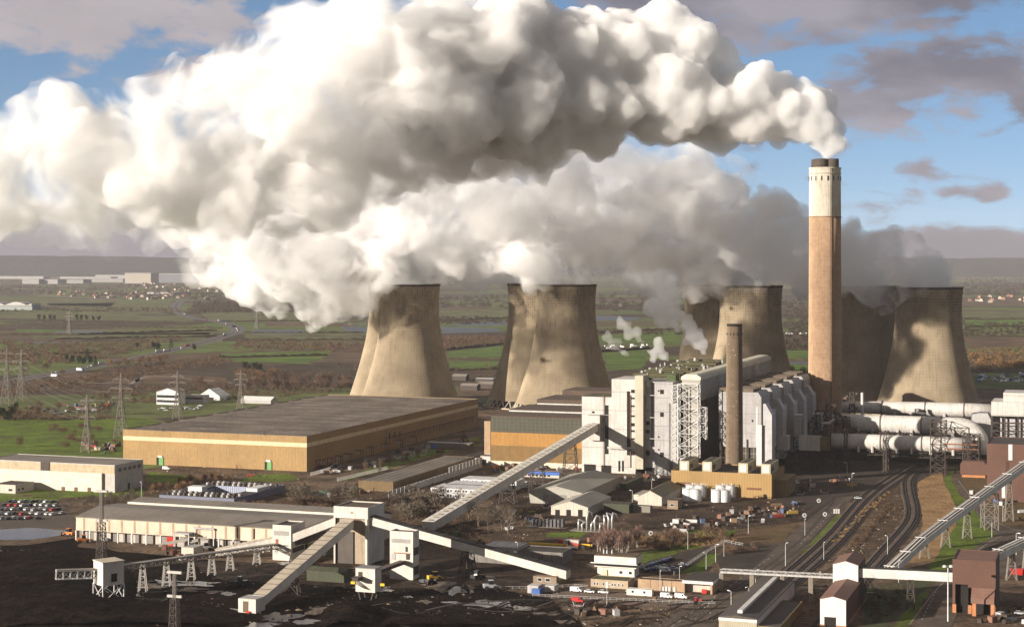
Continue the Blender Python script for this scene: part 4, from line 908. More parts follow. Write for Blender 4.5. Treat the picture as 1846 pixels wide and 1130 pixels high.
def warehouse():
    oc=mat('ochre_cladding',(.34,.220,.095),.8,var=.12,vs=.05,streak=.4,ribs=(0,1.2),seam=(12.,12.,0),seamw=.006)
    b=Bld('storage_hall','huge ochre hall with a cream stripe, two green doors and wide flat grey roof','hall',553,850,left=222,back=862,top=786.5)
    r=b.r; L,D,h=b.L,b.D,b.h; z1,z2=b.zat(806),b.zat(798.5)
    side=oc
    for nm,a,c,m in (('lower_wall',0,z1,oc),('cream_stripe',z1,z2,mat('stripe_cream',(.62,.50,.31),.8)),('upper_wall',z2,h,oc)):
        e=.04 if nm=='cream_stripe' else 0
        MB().box(-L-e,e,-e,.4,a,c).box(-.4,e,.41,D-.41,a,c).box(-L-e,-L+.4,.41,D-.41,a,c).box(-L-e,e,D-.4,D,a,c).build(nm,m,r)
    MB().box(-L+.4,-.4,.4,D-.4,h-.9,h-.25).build('roof',RGP,r)
    m=MB(); m.box(-L-.1,.1,-.1,.35,h,h+.25).box(-.35,.1,.36,D-.36,h,h+.25).box(-L-.1,-L+.35,.36,D-.36,h,h+.25).box(-L-.1,.1,D-.35,D+.1,h,h+.25); m.build('coping',mat('coping',(.17,.14,.11)),r)
    m=MB(); n=13
    for k in range(1,n): y=D*k/n; m.extrx([(y-4.,h-.25),(y,h+.4),(y+4.,h-.25)],-L+1,-1)
    m.build('roof_ridges',RGP,r)
    for x0,y0,x1,y1 in ((287,841,295,824),(482,849.5,490,832)):
        o=doorbox(b,x0,y0,y1,GRN,px2=x1,d=-.5); a=b.xat(x0-4.5); MB().box(a,b.xat(x0),-.3,.02,.02,b.zat(y1,a)).build('doorway',DK,r)
        MB().box(b.xat(x0-2),b.xat(x1-2),-.6,.0,b.zat(y1-.3,a),b.zat(y1-3.6,a)).build('door_sign',STW,r)
    for px in (294,477):
        x=b.xat(px); m=MB(); m.beam((x,-1.6,b.zat(784)),(x,.2,b.zat(784)),.3).beam((x,-1,b.zat(787)),(x,-1,b.zat(777)),.35).beam((x-1.5,-1,b.zat(780)),(x+1,-1,b.zat(780)),.5); m.build('floodlight',DKB,r)
    for y in (D*.42,D*.45,D*.48): MB().box(0,.12,y,y+2,8,12).build('side_window',DK,r)
    m=MB(); m.box(.1,.8,D*.4,D*.97,9,9.6); 
    for k in range(30): y=D*(.4+.57*k/30); m.beam((.8,y,9.3),(.8,y+.1,5),.3)
    m.build('side_pipework',mat('pipe_brown',(.14,.10,.07)),r)
    # small white post markers on the roof
warehouse()
def sheds():
    # left white works
    b=Bld('works_building','pale works building with tan clerestory panels and flat grey roof at the left edge','works building',207,888,left=-25,back=258,top=838)
    r=b.r; flat_roof(b,mat('works_grey',(.44,.41,.37),.8,var=.05,streak=.15,seam=(5.,5.,0),seamw=.02),RG,.3); L,D,h=b.L,b.D,b.h
    m=MB(); z0=b.zat(851.5,-20); 
    MB().box(-L,-.3,-.12,-.01,z0,h-.6).build('tan_panels',mat('tan_panel',(.45,.36,.24),.8,seam=(6.,6.,0),seamw=.03),r)
    x=b.xat(74); MB().box(x,x+6,-.5,-.13,z0,h).build('dark_bay',DKB,r)
    for k in range(5): y=D*(.12+.17*k); MB().box(.0,.12,y,y+3.5,h-4.4,h-2.4).build('side_window',mat('win_shade',(.16,.14,.12)),r)
    MB().box(0,.15,D*.45,D*.52,0,4).build('door',DKB,r)
    b=Bld('low_works_building','long low windowless white building with three brown doors in front of the pale works','works building',183,887.5,left=-25,back=199,top=853)
    flat_roof(b,mat('works_cream',(.60,.54,.46),.8,var=.05,streak=.12),RD,.2); 
    for px in (111,134,158): doorbox(b,px,886.5-(183-px)*.03,879-(183-px)*.03,mat('door_brown',(.14,.08,.05)),px2=px+6)
    b=Bld('office_hut','small white office hut with a dark roof before the low windowless building','hut',28,889.5,left=-12,back=61,top=874)
    flat_roof(b,BW,RD,.2); L,D=b.L,b.D; windows(b,[(-L+2,-L+4.5,1.2,2.8),(-5,-2,1.2,2.8)]); windows(b,[(2,4,1.3,2.8),(6,8,1.3,2.8)],'s')
    # coal store
    b=Bld('coal_store','long beige coal store with open bays along its foot and a low grey pitched roof','coal store',612,1004,left=137,D=19,h=11.3)
    r=b.r; L,D,h=b.L,b.D,b.h
    pw=mat('panel_beige',(.57,.48,.37),.8,var=.05,vs=.1,streak=.2,seam=(7.,7.,0),seamw=.012)
    zb=h*.44
    MB().box(-L,0,0,.4,zb,h).box(-L,-L+.4,.4,38,zb,h).box(-.4,0,.4,38,0,h).build('wall',pw,r)
    n=int(L/6.8)
    for k in range(1,n+1): x=-L+L*k/n-3; MB().box(x,x+1.1,-.06,-.01,zb+.3,h-.3).build('cladding_strip',mat('strip_brown',(.36,.25,.17)),r)
    for k in range(19):
        x=-L+L*k/18; MB().box(x-.3,x+.3,-.15,.6,0,zb).build('column',STW,r)
    MB().box(-L,-.4,3,3.5,0,zb+.2).build('back_wall',mat('bay_wall',(.22,.20,.18),.9,seam=(6.8,0,0),seamw=.4,seamc=(.50,.46,.40)),r)
    MB().extrx([(-.4,h),(19,h+2.4),(38,h+1.2),(38,h+1.7),(19,h+2.8),(-.4,h+.35)],-L-.3,.3).build('roof',RG,r)
    MB().extrx([(38.01,0),(60,0),(60,h),(49,h+2.3),(38.01,h+1.7)],-L+6,.0).build('rear_hall',pw,r)
    MB().extrx([(37.6,h+1.75),(49,h+3.2),(60,h+.2),(60,h+.8),(49,h+3.8),(37.6,h+2.6)],-L+5.5,.3).build('rear_roof',RG,r)
    MB().box(-L+5.5,.3,37.2,37.59,h+1.75,h+2.75).build('white_fascia',mat('fascia',(.62,.57,.48)),r)
    x=b.xat(299); MB().box(x,x+4,.8,1.2,0,zb-.5).build('red_door',mat('red_paint',(.45,.03,.02)),r)
    for px in (427,457): x=b.xat(px); MB().box(x,x+.5,-.4,-.05,zb+1,h-.4).build('ladder',DKB,r)
    for cx,cyy,lf,bk,tp,l in ((385,990,351,398,952,'white framed open shelter over dusty screens by the coal store'),(340,990,314,350,961,'smaller white framed shelter left of the larger one')):
        q=Bld('open_shelter',l,'shelter',cx,cyy,left=lf,back=bk,top=tp); 
        MB().box(-q.L-.4,.4,-.4,q.D+.4,q.h-.7,q.h).build('roof',W2,q.r)
        for x in (-q.L,0):
            for y in (0,q.D): MB().beam((x,y,0),(x,y,q.h-.7),.4).build('post',STW,q.r)
        m=MB(); m.extrx([(0,1),(q.D,1),(q.D,q.h*.7),(0,q.h*.4)],-q.L*.8,-q.L*.3); m.build('screen',mat('dusty_metal',(.34,.31,.27),.7,var=.3,vs=.6),q.r)
        MB().beam((-q.L-7,-2,1.5),(-q.L*.2,2,q.h*.6),1.4).build('chute',mat('dusty_metal',(.34,.31,.27)),q.r)
    q=Bld('white_kiosk','white block kiosk with a yellow plinth under the left sloping conveyor','kiosk',349,1006,left=327,back=366,top=987); flat_roof(q,BW,W2,.1); MB().box(-q.L-2,.5,-1.2,-.3,0,.6).build('plinth',mat('yellow_paint',(.65,.42,.03)),q.r)
    q=Bld('roof_cabin','boxy beige lift cabin standing against the coal store wall','cabin',484,980,left=442,back=492,top=958); flat_roof(q,pw,RD,.2)
    for a in (449,458,470): MB().box(q.xat(a),q.xat(a+3),-.1,.02,1,q.h-1.5).build('panel',W2,q.r)
    # transfer towers
    def tower(name,label,cx,cyy,lf,bk,tp,holes=(),roof=RD,wm=GW,z0=0,cat='transfer tower'):
        q=Bld(name,label,cat,cx,cyy,left=lf,back=bk,top=tp,z0=0); flat_roof(q,wm,roof,.5)
        for (a,c,ya,yb,mt,nm) in holes:
            x0,x1=q.xat(a),q.xat(c); z0_,z1_=q.zat(yb,x0),q.zat(ya,x0); MB().box(x0,x1,-.12,.02,max(z0_,.02),z1_).build(nm,mt,q.r)
        return q
    q=Bld('junction_tower','tallest white conveyor junction tower with a brown flat roof, conveyors leaving on four sides','transfer tower',663,1019,left=601.5,back=692.8,top=914.8)
    L,D,h=q.L,q.D,q.h; zl=q.zat(934,-L/2); r=q.r
    w_=MB(); w_.box(-L,0,0,.3,zl,h).box(-L,0,D-.3,D,0,h).box(-L,-L+.3,.3,D-.3,0,h).box(-.3,0,.3,D-.3,0,h).box(-1.3,-.31,0,.3,0,zl).box(-L+.01,-L+.8,0,.3,0,zl); w_.build('wall',GW,r)
    MB().box(-L+.3,-.3,.3,D-.3,h-.9,h-.5).build('roof',RB,r); MB().box(-L+.85,-1.35,1.5,1.9,0,zl).build('inner_wall',mat('stained_wall',(.34,.27,.20),.9,streak=.6,var=.2,vs=.3),r)
    MB().box(-L+.9,-L*.45,.9,1.45,0,zl*.7).build('inner_wall_panel',mat('dark_panel',(.10,.085,.075),.9,streak=.3),r)
    MB().box(-L*.5,-L*.5+1.2,-.2,.02,zl+2.4,zl+2.8).build('lamp',DKB,r)
    TT1=q
    TT2=tower('transfer_tower','white conveyor tower with a strip window and small balcony, left of the junction tower',524.6,1011,491.5,549.5,947,((494,520,956,964,mat('strip_grey',(.30,.29,.27)),'strip_window'),(497,501.5,971,979,mat('rust_red',(.30,.08,.05)),'door'),(493,520,981,982.5,DKB,'balcony'),(495,500,985,997,W2,'panel'),(515,520,988,996,W2,'panel')))
    MB().box(.0,.12,TT2.D*.1,TT2.D*.95,3.4,5.6).build('side_window',DKB,TT2.r)
    TT3=tower('transfer_tower','white conveyor tower with two dark side windows, right of the junction tower',744.5,1046,702.8,755.5,958.5,((706,739,970,977,mat('strip_grey',(.3,.29,.27)),'strip_window'),(731,735,985,994,DKB,'door'),(710,740,995,996.5,mat('rust_red',(.3,.08,.05)),'balcony'),(706,713,997,1008,W2,'panel'),(732,739,998,1008,DKB,'opening')))
    for a,c in ((4.5,8),(13,16)): MB().box(.0,.12,TT3.D*.12,TT3.D*.92,a-2.5,c-2.3).build('side_window',DKB,TT3.r)
    q=Bld('loading_hut','small white loading hut on raking stilts in the coal yard','hut',676,1083,left=641,back=682,top=1025); z=q.zat(1068)
    MB().box(-q.L,0,0,q.D+3,z,q.h-.2).build('casing',GW,q.r); MB().box(-q.L-.2,.2,-.2,q.D+3.2,q.h-.19,q.h+.1).build('roof',W2,q.r)
    for x,x2 in ((-q.L+1,-q.L+2),(-1,-2)):
        for y in (.5,q.D+2): MB().beam((x2,y,0),(x,y,z),.5).build('leg',DKB,q.r)
    m=MB()
    for k in range(5): m.beam((-q.L+.4,-.1,z+5-k*.5),(-2-k*.6,-.1,z+1.+k*.1),.18)
    m.build('bracing',DKB,q.r); MB().box(-q.L+1.2,-q.L+3,-.12,.02,z+6,z+8).build('hatch',DKB,q.r)
    for px in (633,686): MB().box(q.xat(px),q.xat(px)+1.8,-.4,.2,z+3,z+4).build('sign_board',mat('yellow_paint',(.65,.42,.03)),q.r)
    q=Bld('tail_hut','white box hut at the foot of the steep sloping conveyor','hut',461,1106,left=429.5,back=478,top=1080); flat_roof(q,GW,W2,.1)
    MB().box(q.xat(438),q.xat(447.5),-.1,.02,.4,4.6).build('doorway',mat('door_shade',(.13,.09,.06)),q.r); MB().box(q.xat(444),q.xat(452),-.5,-.12,.0,.9).build('red_box',mat('red_paint',(.45,.03,.02)),q.r)
    tan=mat('gallery_tan',(.52,.45,.35),.8,var=.1,vs=.3,streak=.1)
    W=lambda q,x,y,z:Vector(q.w(x,y,z))
    gallery('sloping_conveyor','steep white conveyor with tan ribbed roof climbing from the tail hut to the junction tower',W(q,-2.5,2.5,.8),W(TT1,-9,-1.,TT1.zat(950,-9)),5.2,3.6,tan,None,6.,supports=((.36,2.4),),sm=mat('seam_dark',(.07,.05,.04)))
    gallery('link_conveyor','short white conveyor joining the left transfer tower to the junction tower',W(TT2,0,2.5,TT2.h-7.5),W(TT1,-TT1.L,5,TT1.h-8.8),4,3.8,RB)
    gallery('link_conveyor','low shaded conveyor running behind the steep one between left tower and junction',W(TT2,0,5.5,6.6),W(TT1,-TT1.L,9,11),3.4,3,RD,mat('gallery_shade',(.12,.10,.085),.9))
    gallery('left_conveyor','white conveyor sloping down left from the strip window tower to the kiosk',W(TT2,-TT2.L,2.5,6.6),G(390,1002.5,0.6),3.8,3.4,tan,None,8.)
    gallery('right_conveyor','long conveyor with dark ribbed roof descending right from the junction tower to the offices',W(TT1,0,4.5,TT1.zat(944,0,4.5)),G(1025,1046.5,0)+Vector((0,4,.4)),5.2,3.6,mat('roof_slate',(.045,.04,.036),.8,seam=(3.,0,0),seamw=.04),None,7.,supports=((.5,3),),sm=RD)
    # stacker
    t=thing('stacker_tower','white box tower on lattice legs at the left end of the open belt conveyor','stacker tower',G(196,1080),R(-52))
    z0=6.6;z1=15.6
    MB().box(-4.5,4.5,-4.5,4.5,z0,z1).build('casing',GW,t); MB().box(-4.8,4.8,-4.8,4.8,z1+.01,z1+.35).build('roof',tan,t)
    MB().box(4.51,4.6,-1,1.5,z0+1.2,z0+4.5).build('opening',DK,t)
    m=MB(); tower_frame(m,(0,0,0),(0,0,z0),9,9,6.6,.45); m.build('legs',STW,t)
    t=thing('stacker_boom','white lattice boom reaching left over the coal from the box tower','conveyor boom',G(196,1080)+Vector((0,0,0)),0)
    a=Vector((-4,-1,10.5)); e=A(101,1036,G(196,1080).y-8)-t.location; m=MB(); truss(m,a,e,2.2,3.2,2.6,.26); m.build('truss',STW,t); MB().beam(a+Vector((0,0,1.9)),e+Vector((0,0,1.9)),2.4,.6).build('belt',mat('dusty_metal',(.34,.31,.27)),t)
    t=thing('belt_conveyor','open lattice belt conveyor on A-frame legs running to the stacker tower','conveyor',G(196,1080),0)
    a=Vector((3,2,12.)); e=W(TT2,-TT2.L*.8,0,6.2)-t.location; m=MB(); truss(m,a,e,2.6,1.8,2.6,.24); m.build('truss',mat('girder',(.16,.13,.11),.8),t)
    MB().beam(a+Vector((0,0,1.2)),e+Vector((0,0,1.2)),3,.5).build('belt',mat('belt_pale',(.33,.30,.27),.8,seam=(3,0,0)),t)
    for u in (.14,.28,.43,.56,.68,.86):
        p=a.lerp(e,u); m=MB(); 
        for s in (-1,1): m.beam((p.x+s*1.6,p.y,-.0),(p.x+s*.7,p.y,p.z),.4); m.beam((p.x+s*1.6,p.y+3,0),(p.x+s*.7,p.y+2,p.z),.4)
        for k in range(1,5): z=p.z*k/5; hw=1.6-.9*k/5; m.beam((p.x-hw,p.y,z),(p.x+hw,p.y,z),.25); m.beam((p.x-hw,p.y,z),(p.x+hw-.2,p.y,z+p.z/5),.2)
        m.build('leg_frame',mat('leg_grey',(.38,.36,.33),.7),t)
    tl=A(640,1034,W(q,0,0,0).y-20)
    gallery('hut_conveyor','short dark belt conveyor linking the loading hut to the right transfer tower',Vector((tl.x-4,G(641,1083).y-2,8.3)),W(TT3,-TT3.L*.4,-1,7),2.6,1.2,mat('belt_dark',(.06,.05,.045)),DKB,3.)
    # green shed
    q=Bld('green_shed','dark green ribbed shed between the steep conveyor and the loading hut','shed',620,1051,left=553,back=636,top=1033); gable(q,mat('green_ribbed',(.055,.06,.035),.7,ribs=(0,1.5)),mat('green_roof',(.075,.08,.05),.6,seam=(3.4,0,0),seamw=.06),'x',1.2)
    # control building
    cw=mat('render_white',(.66,.60,.52),.8,var=.05,vs=.2,streak=.12)
    q=Bld('control_building','white control building, wider upper storey with a long window band, brown flat roof','control building',1143.5,1041,left=1077,back=1152,top=1024); flat_roof(q,cw,RD,.1); h0=q.h
    r=q.r; z1=q.zat(1003); L,D=q.L,q.D; e=1.1
    MB().box(-L-e,e,-e,D+e,h0+.01,z1-2.4-2.2).build('lower_band',cw,r); MB().box(-L-e+.4,e-.4,-e+.4,D+e-.4,z1-4.59,z1-3.3).build('window_band',MATS['glass_dark'],r)
    MB().box(-L-e,e,-e,D+e,z1-3.29,z1-.3).build('upper_band',cw,r); MB().box(-L-e+.3,e-.3,-e+.3,D+e-.3,z1-.29,z1).build('roof_deck',mat('deck_brown',(.12,.085,.05)),r)
    MB().box(-L-e-1.6,e+.6,-e-.4,-e-.01,z1-3.5,z1-3.1).build('sunshade',STW,r)
    for px in (1116,1133): windows(q,[(q.xat(px),q.xat(px)+1.6,1.3,2.7)])
    for px in (1086,): MB().box(q.xat(px),q.xat(px+9),-.4,-.02,0,2.8).build('porch',mat('cream_porch',(.55,.47,.34)),r)
    for px in (1084,1090,1099): MB().tube((q.xat(px),D*.5,z1),(q.xat(px),D*.5,z1+1.5),.3).build('roof_vent',STW,r)
    q=Bld('office_block','low tan office block with white windows at the foot of the control building','office',1132,1062,left=1065,back=1143,top=1047); flat_roof(q,mat('tan_render',(.40,.31,.21),.85,var=.08,streak=.2),mat('roof_turf',(.09,.085,.04),.95,var=.3),.15)
    windows(q,[(q.xat(a),q.xat(a+3.4),.9,2.3) for a in (1070,1075,1086,1102,1107,1114,1121)]); MB().box(q.xat(1092),q.xat(1097),-.2,.02,0,2.7).build('door',STW,q.r)
    q=Bld('cabin','white prefabricated cabin with two windows before the tan office block','cabin',1175,1075,left=1129.5,back=1178,top=1063); flat_roof(q,cw,W2,.1); windows(q,[(q.xat(1138),q.xat(1143),1.,2.2),(q.xat(1159),q.xat(1164),1.,2.2)])
    q=Bld('brick_link','low tan brick wall building between the office block and the garage','building',1232,1067,left=1150,D=5,top=1048); flat_roof(q,mat('tan_brick',(.36,.25,.16),.9,streak=.2,seam=(9,0,0),seamw=.05),RD,.2)
    for px in (1193,1199,1205,1214): MB().box(q.xat(px),q.xat(px+4),-.3,.02,0,1.9).build('meter_box',STW,q.r)
    q=Bld('garage','open fronted tan garage with white fascia at the end of the low brick wall','garage',1284,1071,left=1232,back=1302,top=1047)
    L,D,h=q.L,q.D,q.h; MB().box(-L,-L+.5,0,D,0,h-1.5).box(-.8,0,0,D,0,h-1.5).box(-L,0,D-.3,D,0,h-1.5).build('wall',mat('tan_brick',(.36,.25,.16)),q.r); MB().box(-L-.4,.4,-.5,D,h-1.49,h-.3).build('fascia',STW,q.r); MB().box(-L,0,0,D-.3,h-.29,h).build('roof',RD,q.r); MB().box(-L+.5,-.8,3,3.3,0,h-1.5).build('inner_wall',BW,q.r)
    MB().box(-4.5,-2.5,.4,1.6,0,1.6).build('red_box',mat('red_paint',(.45,.03,.02)),q.r)
    # gabled sheds
    gw=mat('grey_cladding',(.36,.345,.30),.75,var=.06,streak=.15,ribs=(0,1.)); gr=mat('shed_roof',(.34,.32,.27),.7,var=.08,vs=.08,streak=.15,seam=(0,2.6,0),seamw=.05)
    q=Bld('gabled_shed','large pale green-grey gabled shed with a wide sliding door','shed',1049,911,left=954,back=1117,top=889); gable(q,gw,gr,'y',3.2); doorbox(q,979,908,890,mat('sliding_door',(.24,.23,.22),ribs=(0,.8)),px2=1021)
    m=MB(); rq=q
    for k in range(12): m.box(-q.L*.23,-q.L*.12,5+k*(q.D-10)/12,5.8+k*(q.D-10)/12,q.h+1.4,q.h+1.55) 
    q=Bld('gabled_shed','smaller white gabled shed with three dark doorways before the large pale shed','shed',1060,931,left=993.5,back=1101,top=915); gable(q,BW,gr,'y',3.); 
    for px in (1001,1021,1042): doorbox(q,px,931,918,DK,px2=px+8)
    q=Bld('gabled_shed','white gable fronted shed with olive roof left of the white tanks','shed',1193,912,left=1150,back=1228,top=896); gable(q,BW,mat('olive_roof',(.20,.185,.12),.8,var=.1),'y',3.4)
    q=Bld('lean_to_shed','flat roofed white lean-to against the olive roofed shed','shed',1165,906,left=1142,back=1180,top=892); flat_roof(q,BW,gr,.1)
    q=Bld('brick_hut','small brown block hut with one white window beside the olive roofed shed','hut',1222,918,left=1203,back=1230,top=902); flat_roof(q,mat('brown_block',(.24,.18,.12)),RD,.1); windows(q,[(q.xat(1208),q.xat(1215),1.6,3)])
    q=Bld('green_shed','low dark green shed with olive flat roof right of the big pale shed','shed',1130,884,left=1118,back=1160,top=872); flat_roof(q,mat('green_ribbed',(.055,.06,.035)),mat('olive_roof',(.2,.185,.12)),.1)
    q=Bld('green_shed','weathered green store with brown roof behind the silver pipework','shed',1134,925,left=1088,back=1142,top=909); flat_roof(q,mat('green_ribbed',(.055,.06,.035)),RD,.1)
    q=Bld('container_store','long low grey container store before the lean-to shed','store',1172,924,left=1141,D=4,top=912); flat_roof(q,mat('weathered_box',(.2,.19,.16),streak=.5),RD,.05)
    # long brown shed and its wall
    bw=mat('brown_shed_wall',(.16,.11,.055),.85,var=.1,streak=.2,ribs=(0,1.4))
    q=Bld('long_shed','long low brown shed with streaky flat roof beside the sidings','shed',708.5,887,left=646,back=856,top=868.5); flat_roof(q,bw,mat('streaky_roof',(.15,.125,.10),.9,var=.3,vs=.04,col2=(.06,.05,.04),seam=(5.,0,0),seamw=.25,seamc=(.22,.19,.16)),.2)
    m=thing('panel_wall','white panelled boundary wall running back beside the long brown shed','wall',G(700,898),0); p0=G(700,898); 
    D=Lto(p0,VX,VY,869); f=MB(); n=26
    for k in range(n):
        a=Vector((VX*D*k/n,VY*D*k/n,0)); b=Vector((VX*D*(k+.93)/n,VY*D*(k+.93)/n,0)); f.beam(a+Vector((0,0,2.+(3 if k>15 else 0)/2)),b+Vector((0,0,2.+(3 if k>15 else 0)/2)),.3,4+(3 if k>15 else 0))
    f.build('panels',mat('panel_white',(.50,.48,.46),.8,streak=.2),m)
    # site cabins
    cm=mat('cabin_white',(.56,.55,.56),.7,var=.05,streak=.15); 
    k_=0
    for (cx,cyy,lf,nst,bk) in ((858,900,776,2,880),(886,893,803,2,904),(931,884,830,2,946)):
        q=Bld('cabin_stack',f'{("front","middle","rear")[k_]} row of stacked two storey pale site cabins with dark square windows','site cabins',cx,cyy,left=lf,back=bk,h=5.6); k_+=1
        for st in range(2):
            n=6
            for j in range(n):
                x0=-q.L*(j+1)/n; o=MB().box(x0+.06,x0+q.L/n-.06,0,q.D,st*2.8+.05,st*2.8+2.75).build('cabin_unit',cm,q.r)
                for xx in (.35,.72): MB().box(x0+q.L/n*xx-.5,x0+q.L/n*xx+.5,-.06,.02,st*2.8+1,st*2.8+2).build('window',MATS['glass_dark'],o)
    q=Bld('blue_roof_hut','long low white building with bright blue fascia behind the inclined conveyor','building',1008,862,left=925,D=7,top=852); flat_roof(q,BW,RD,.1); MB().box(-q.L-.2,.3,-.5,-.01,q.h-1.6,q.h+.3).build('blue_fascia',mat('blue_paint',(.05,.13,.42),.5),q.r)
    windows(q,[(-q.L+2+k*2.6,-q.L+3.8+k*2.6,.8,2) for k in range(9)],sub=False)
    # cooling cells with blue slats
    t=Bld('fan_cooler_block','low square block with blue-white slatted walls, dark deck of fans and a sunken court','cooler block',422,911.5,left=287,back=514,top=898.5)
    L,D,h=t.L,t.D,t.h; sl=mat('blue_slats',(.33,.36,.47),.6,var=.05,seam=(1.4,1.4,0),seamw=.35,seamc=(.05,.05,.08)); r=t.r
    MB().box(-L,0,0,.4,0,h).box(-L,-L+.4,.4,D,0,h).box(-.4,0,.4,D-.4,0,h).box(-L+.4,0,D-.4,D,0,h).build('slatted_wall',sl,r)
    MB().box(-L+.4,-.4,.4,D*.3,h-1,h-.3).box(-L+.4,-.4,D*.72,D-.4,h-1,h-.3).box(-L+.4,-L*.78,D*.3,D*.72,h-1,h-.31).box(-L*.22,-.4,D*.3,D*.72,h-1,h-.31).build('deck',RD,r)
    MB().box(-L*.78,-L*.22,D*.72-.3,D*.72,0,h+.2).box(-L*.78-.3,-L*.78,D*.3,D*.72,0,h+.2).build('court_wall',sl,r)
    m=thing
    for j,yy in enumerate((.08,.2,.8,.92)):
        for i in range(13):
            x=-L+3+(L-6)*i/12; MB().tube((x,D*yy,h-.4),(x,D*yy,h+1.1),1.1,1.0,10).build('fan',mat('fan_grey',(.36,.34,.32),.7) if (i+j)%3 else DKB,r)
    MB().box(-L+7,-L+16,D*.32,D*.42,h-.3,h+2.6).build('plant_room',STW,r); MB().box(-9,-2,D*.5,D*.75,h-.3,h+1.6).build('plant_room',STW,r)
    # foreground right
    gs=mat('roof_dark_sheet',(.085,.07,.062),.75,var=.12,vs=.1,seam=(0,2.,0),seamw=.03); ribw=mat('ribbed_cream',(.40,.36,.27),.75,ribs=(0,.9))
    q=Bld('grey_roof_shed','long low shed, dark grey roof with a white ridge vent, in the bottom foreground','shed',1364,1147,left=1296,back=1432,top=1115); L,D,h=q.L,q.D,q.h
    MB().box(-L,0,0,D,0,h*.97-1.2).build('wall',ribw,q.r); MB().box(-L-.1,.1,-.12,D+.1,h*.97-1.19,h-.3).build('fascia',mat('white_metal',(.62,.6,.57),.6,streak=.1),q.r)
    MB().extr([(-L-.2,h-.29),(.2,h-.29),(.2,h),(-L/2,h+.9),(-L-.2,h)],-.3,D+.3).build('roof',gs,q.r); MB().box(.01,.14,.5,D-.5,1.2,h-1.3).build('side_cladding',mat('white_metal',(.62,.6,.57)),q.r)
    MB().box(-L/2-.9,-L/2+.9,4,D-2,h+.85,h+1.9).build('ridge_vent',mat('white_metal',(.62,.6,.57)),q.r)
    q=Bld('flat_annex','lower dark flat roofed annex beside the grey roofed shed','annex',1405,1150,left=1366,back=1447,top=1130); flat_roof(q,mat('cladding_olive',(.2,.15,.07)),gs,.2)
    wc=mat('white_cladding_bright',(.66,.64,.61),.65,var=.03,ribs=(0,1.),streak=.06); bc=mat('brown_cladding',(.115,.058,.042)); br=mat('brown_roof',(.20,.11,.082),.7,var=.06,ribs=(1,1.2))
    def gabled2(name,label,cx,cyy,lf,bk,tp,rise,z0=0,D=None):
        q=Bld(name,label,'building',cx,cyy,left=lf,back=bk,D=D,top=tp); L,D,h=q.L,q.D,q.h
        MB().extr([(-L,z0),(0,z0),(0,h),(-L/2,h+rise),(-L,h)],-.02,.3).build('front_wall',wc,q.r)
        MB().extr([(-L+.02,z0),(-.02,z0),(-.02,h),(-L/2,h+rise-.02),(-L+.02,h)],.31,D).build('wall',bc,q.r)
        rf=MB()
        for s in (-1,1):
            e=(-L/2+s*(L/2+.25),h-.1); a=(-L/2,h+rise+.05); p=[a,e,(e[0],e[1]+.2),(a[0],a[1]+.2)]; rf.extr(p if s>0 else p[::-1],-.1,D+.1)
        rf.build('roof',br,q.r); return q
    q=gabled2('wagon_shed','lower gabled shed with bright white end wall and brown roof, bottom foreground',1525,1131,1478.5,1562,1082,1.1); MB().box(q.xat(1486),q.xat(1507),-.12,.0,.02,3.6).build('doorway',DK,q.r); MB().box(-q.L-.1,.1,-.05,q.D,0,.7).build('plinth',mat('brick_orange',(.42,.18,.08)),q.r)
    q2=gabled2('sampler_tower','taller gabled box tower, white end and brown roof, behind the low gabled shed',1547,1096,1501.5,1560,1019,1.4)
    B=Bld('brown_hopper_tower','tall dark brown clad hopper tower with an open bay on orange brick piers','hopper tower',1795,1109,left=1717,back=1802,top=1011.5)
    L,D,h=B.L,max(B.D,8),B.h; r=B.r
    x1,x2,x3=B.xat(1722),B.xat(1745),B.xat(1754); zl=B.zat(1077,x2)
    zt_=B.zat(1052,x1); MB().box(-L,x1,0,.4,3.5,h).box(x1,x2,0,.4,zt_,h).box(x2,0,0,.4,zl+4,h).box(-.4,0,.4,D,0,h).box(-L,-L+.4,.4,D,0,h).box(-L,0,D-.4,D,0,h).build('wall',bc,r); MB().box(-L,0,.4,D-.4,h-1,h-.3).build('roof',br,r)
    MB().extrx([(-4,zl),(.4,zl+4),(.4,zl+4.3),(-4.2,zl+.5),(-4.2,zl-1.2),(-4,zl-1.2)],x3-.5,-.3).build('lean_to_roof',br,r)
    for xx in (-L+.01,x2,x3,-1.6): MB().box(xx,xx+1.4,-.3 if xx<x3 else -4,.3 if xx<x3 else -3,0,3.4 if xx<x3 else zl-1.2).build('pier',mat('brick_orange',(.42,.18,.08)),r)
    MB().box(x1,x2,2,2.3,0,zt_).box(x3,-.5,1,1.3,0,zl+3.8).build('inner_wall',DK,r)
    p=A(1717,1040,B.w(-L,3,0)[1]); 
    gallery('bridge_conveyor','white box conveyor bridging between the gabled tower and the brown hopper tower',Vector(q2.w(0,3,q2.zat(1039,0,3))),Vector(B.w(-L,3,B.zat(1047,-L,3))),3,3.6,mat('roof_slate',(.045,.04,.036)),mat('white_metal',(.62,.6,.57)),14.,supports=((.12,4),(.55,2)),sm=DKB)
    a=A(1300,1028,G(1300,1064).y); b=Vector(q2.w(-q2.L,3,q2.zat(1038,-q2.L,3)))
    t=thing('pipe_walkway','slim grey walkway bridge carrying pipes over the road to the gabled tower','walkway',(a.x,a.y,0),0); m=MB(); o=t.location
    truss(m,a-o,b-o,2,1.5,2.5,.16); m.build('truss',mat('galv',(.36,.35,.34),.6),t); MB().beam(a-o-Vector((0,0,.4)),b-o-Vector((0,0,.4)),1.9,.5).build('deck',mat('galv',(.36,.35,.34)),t)
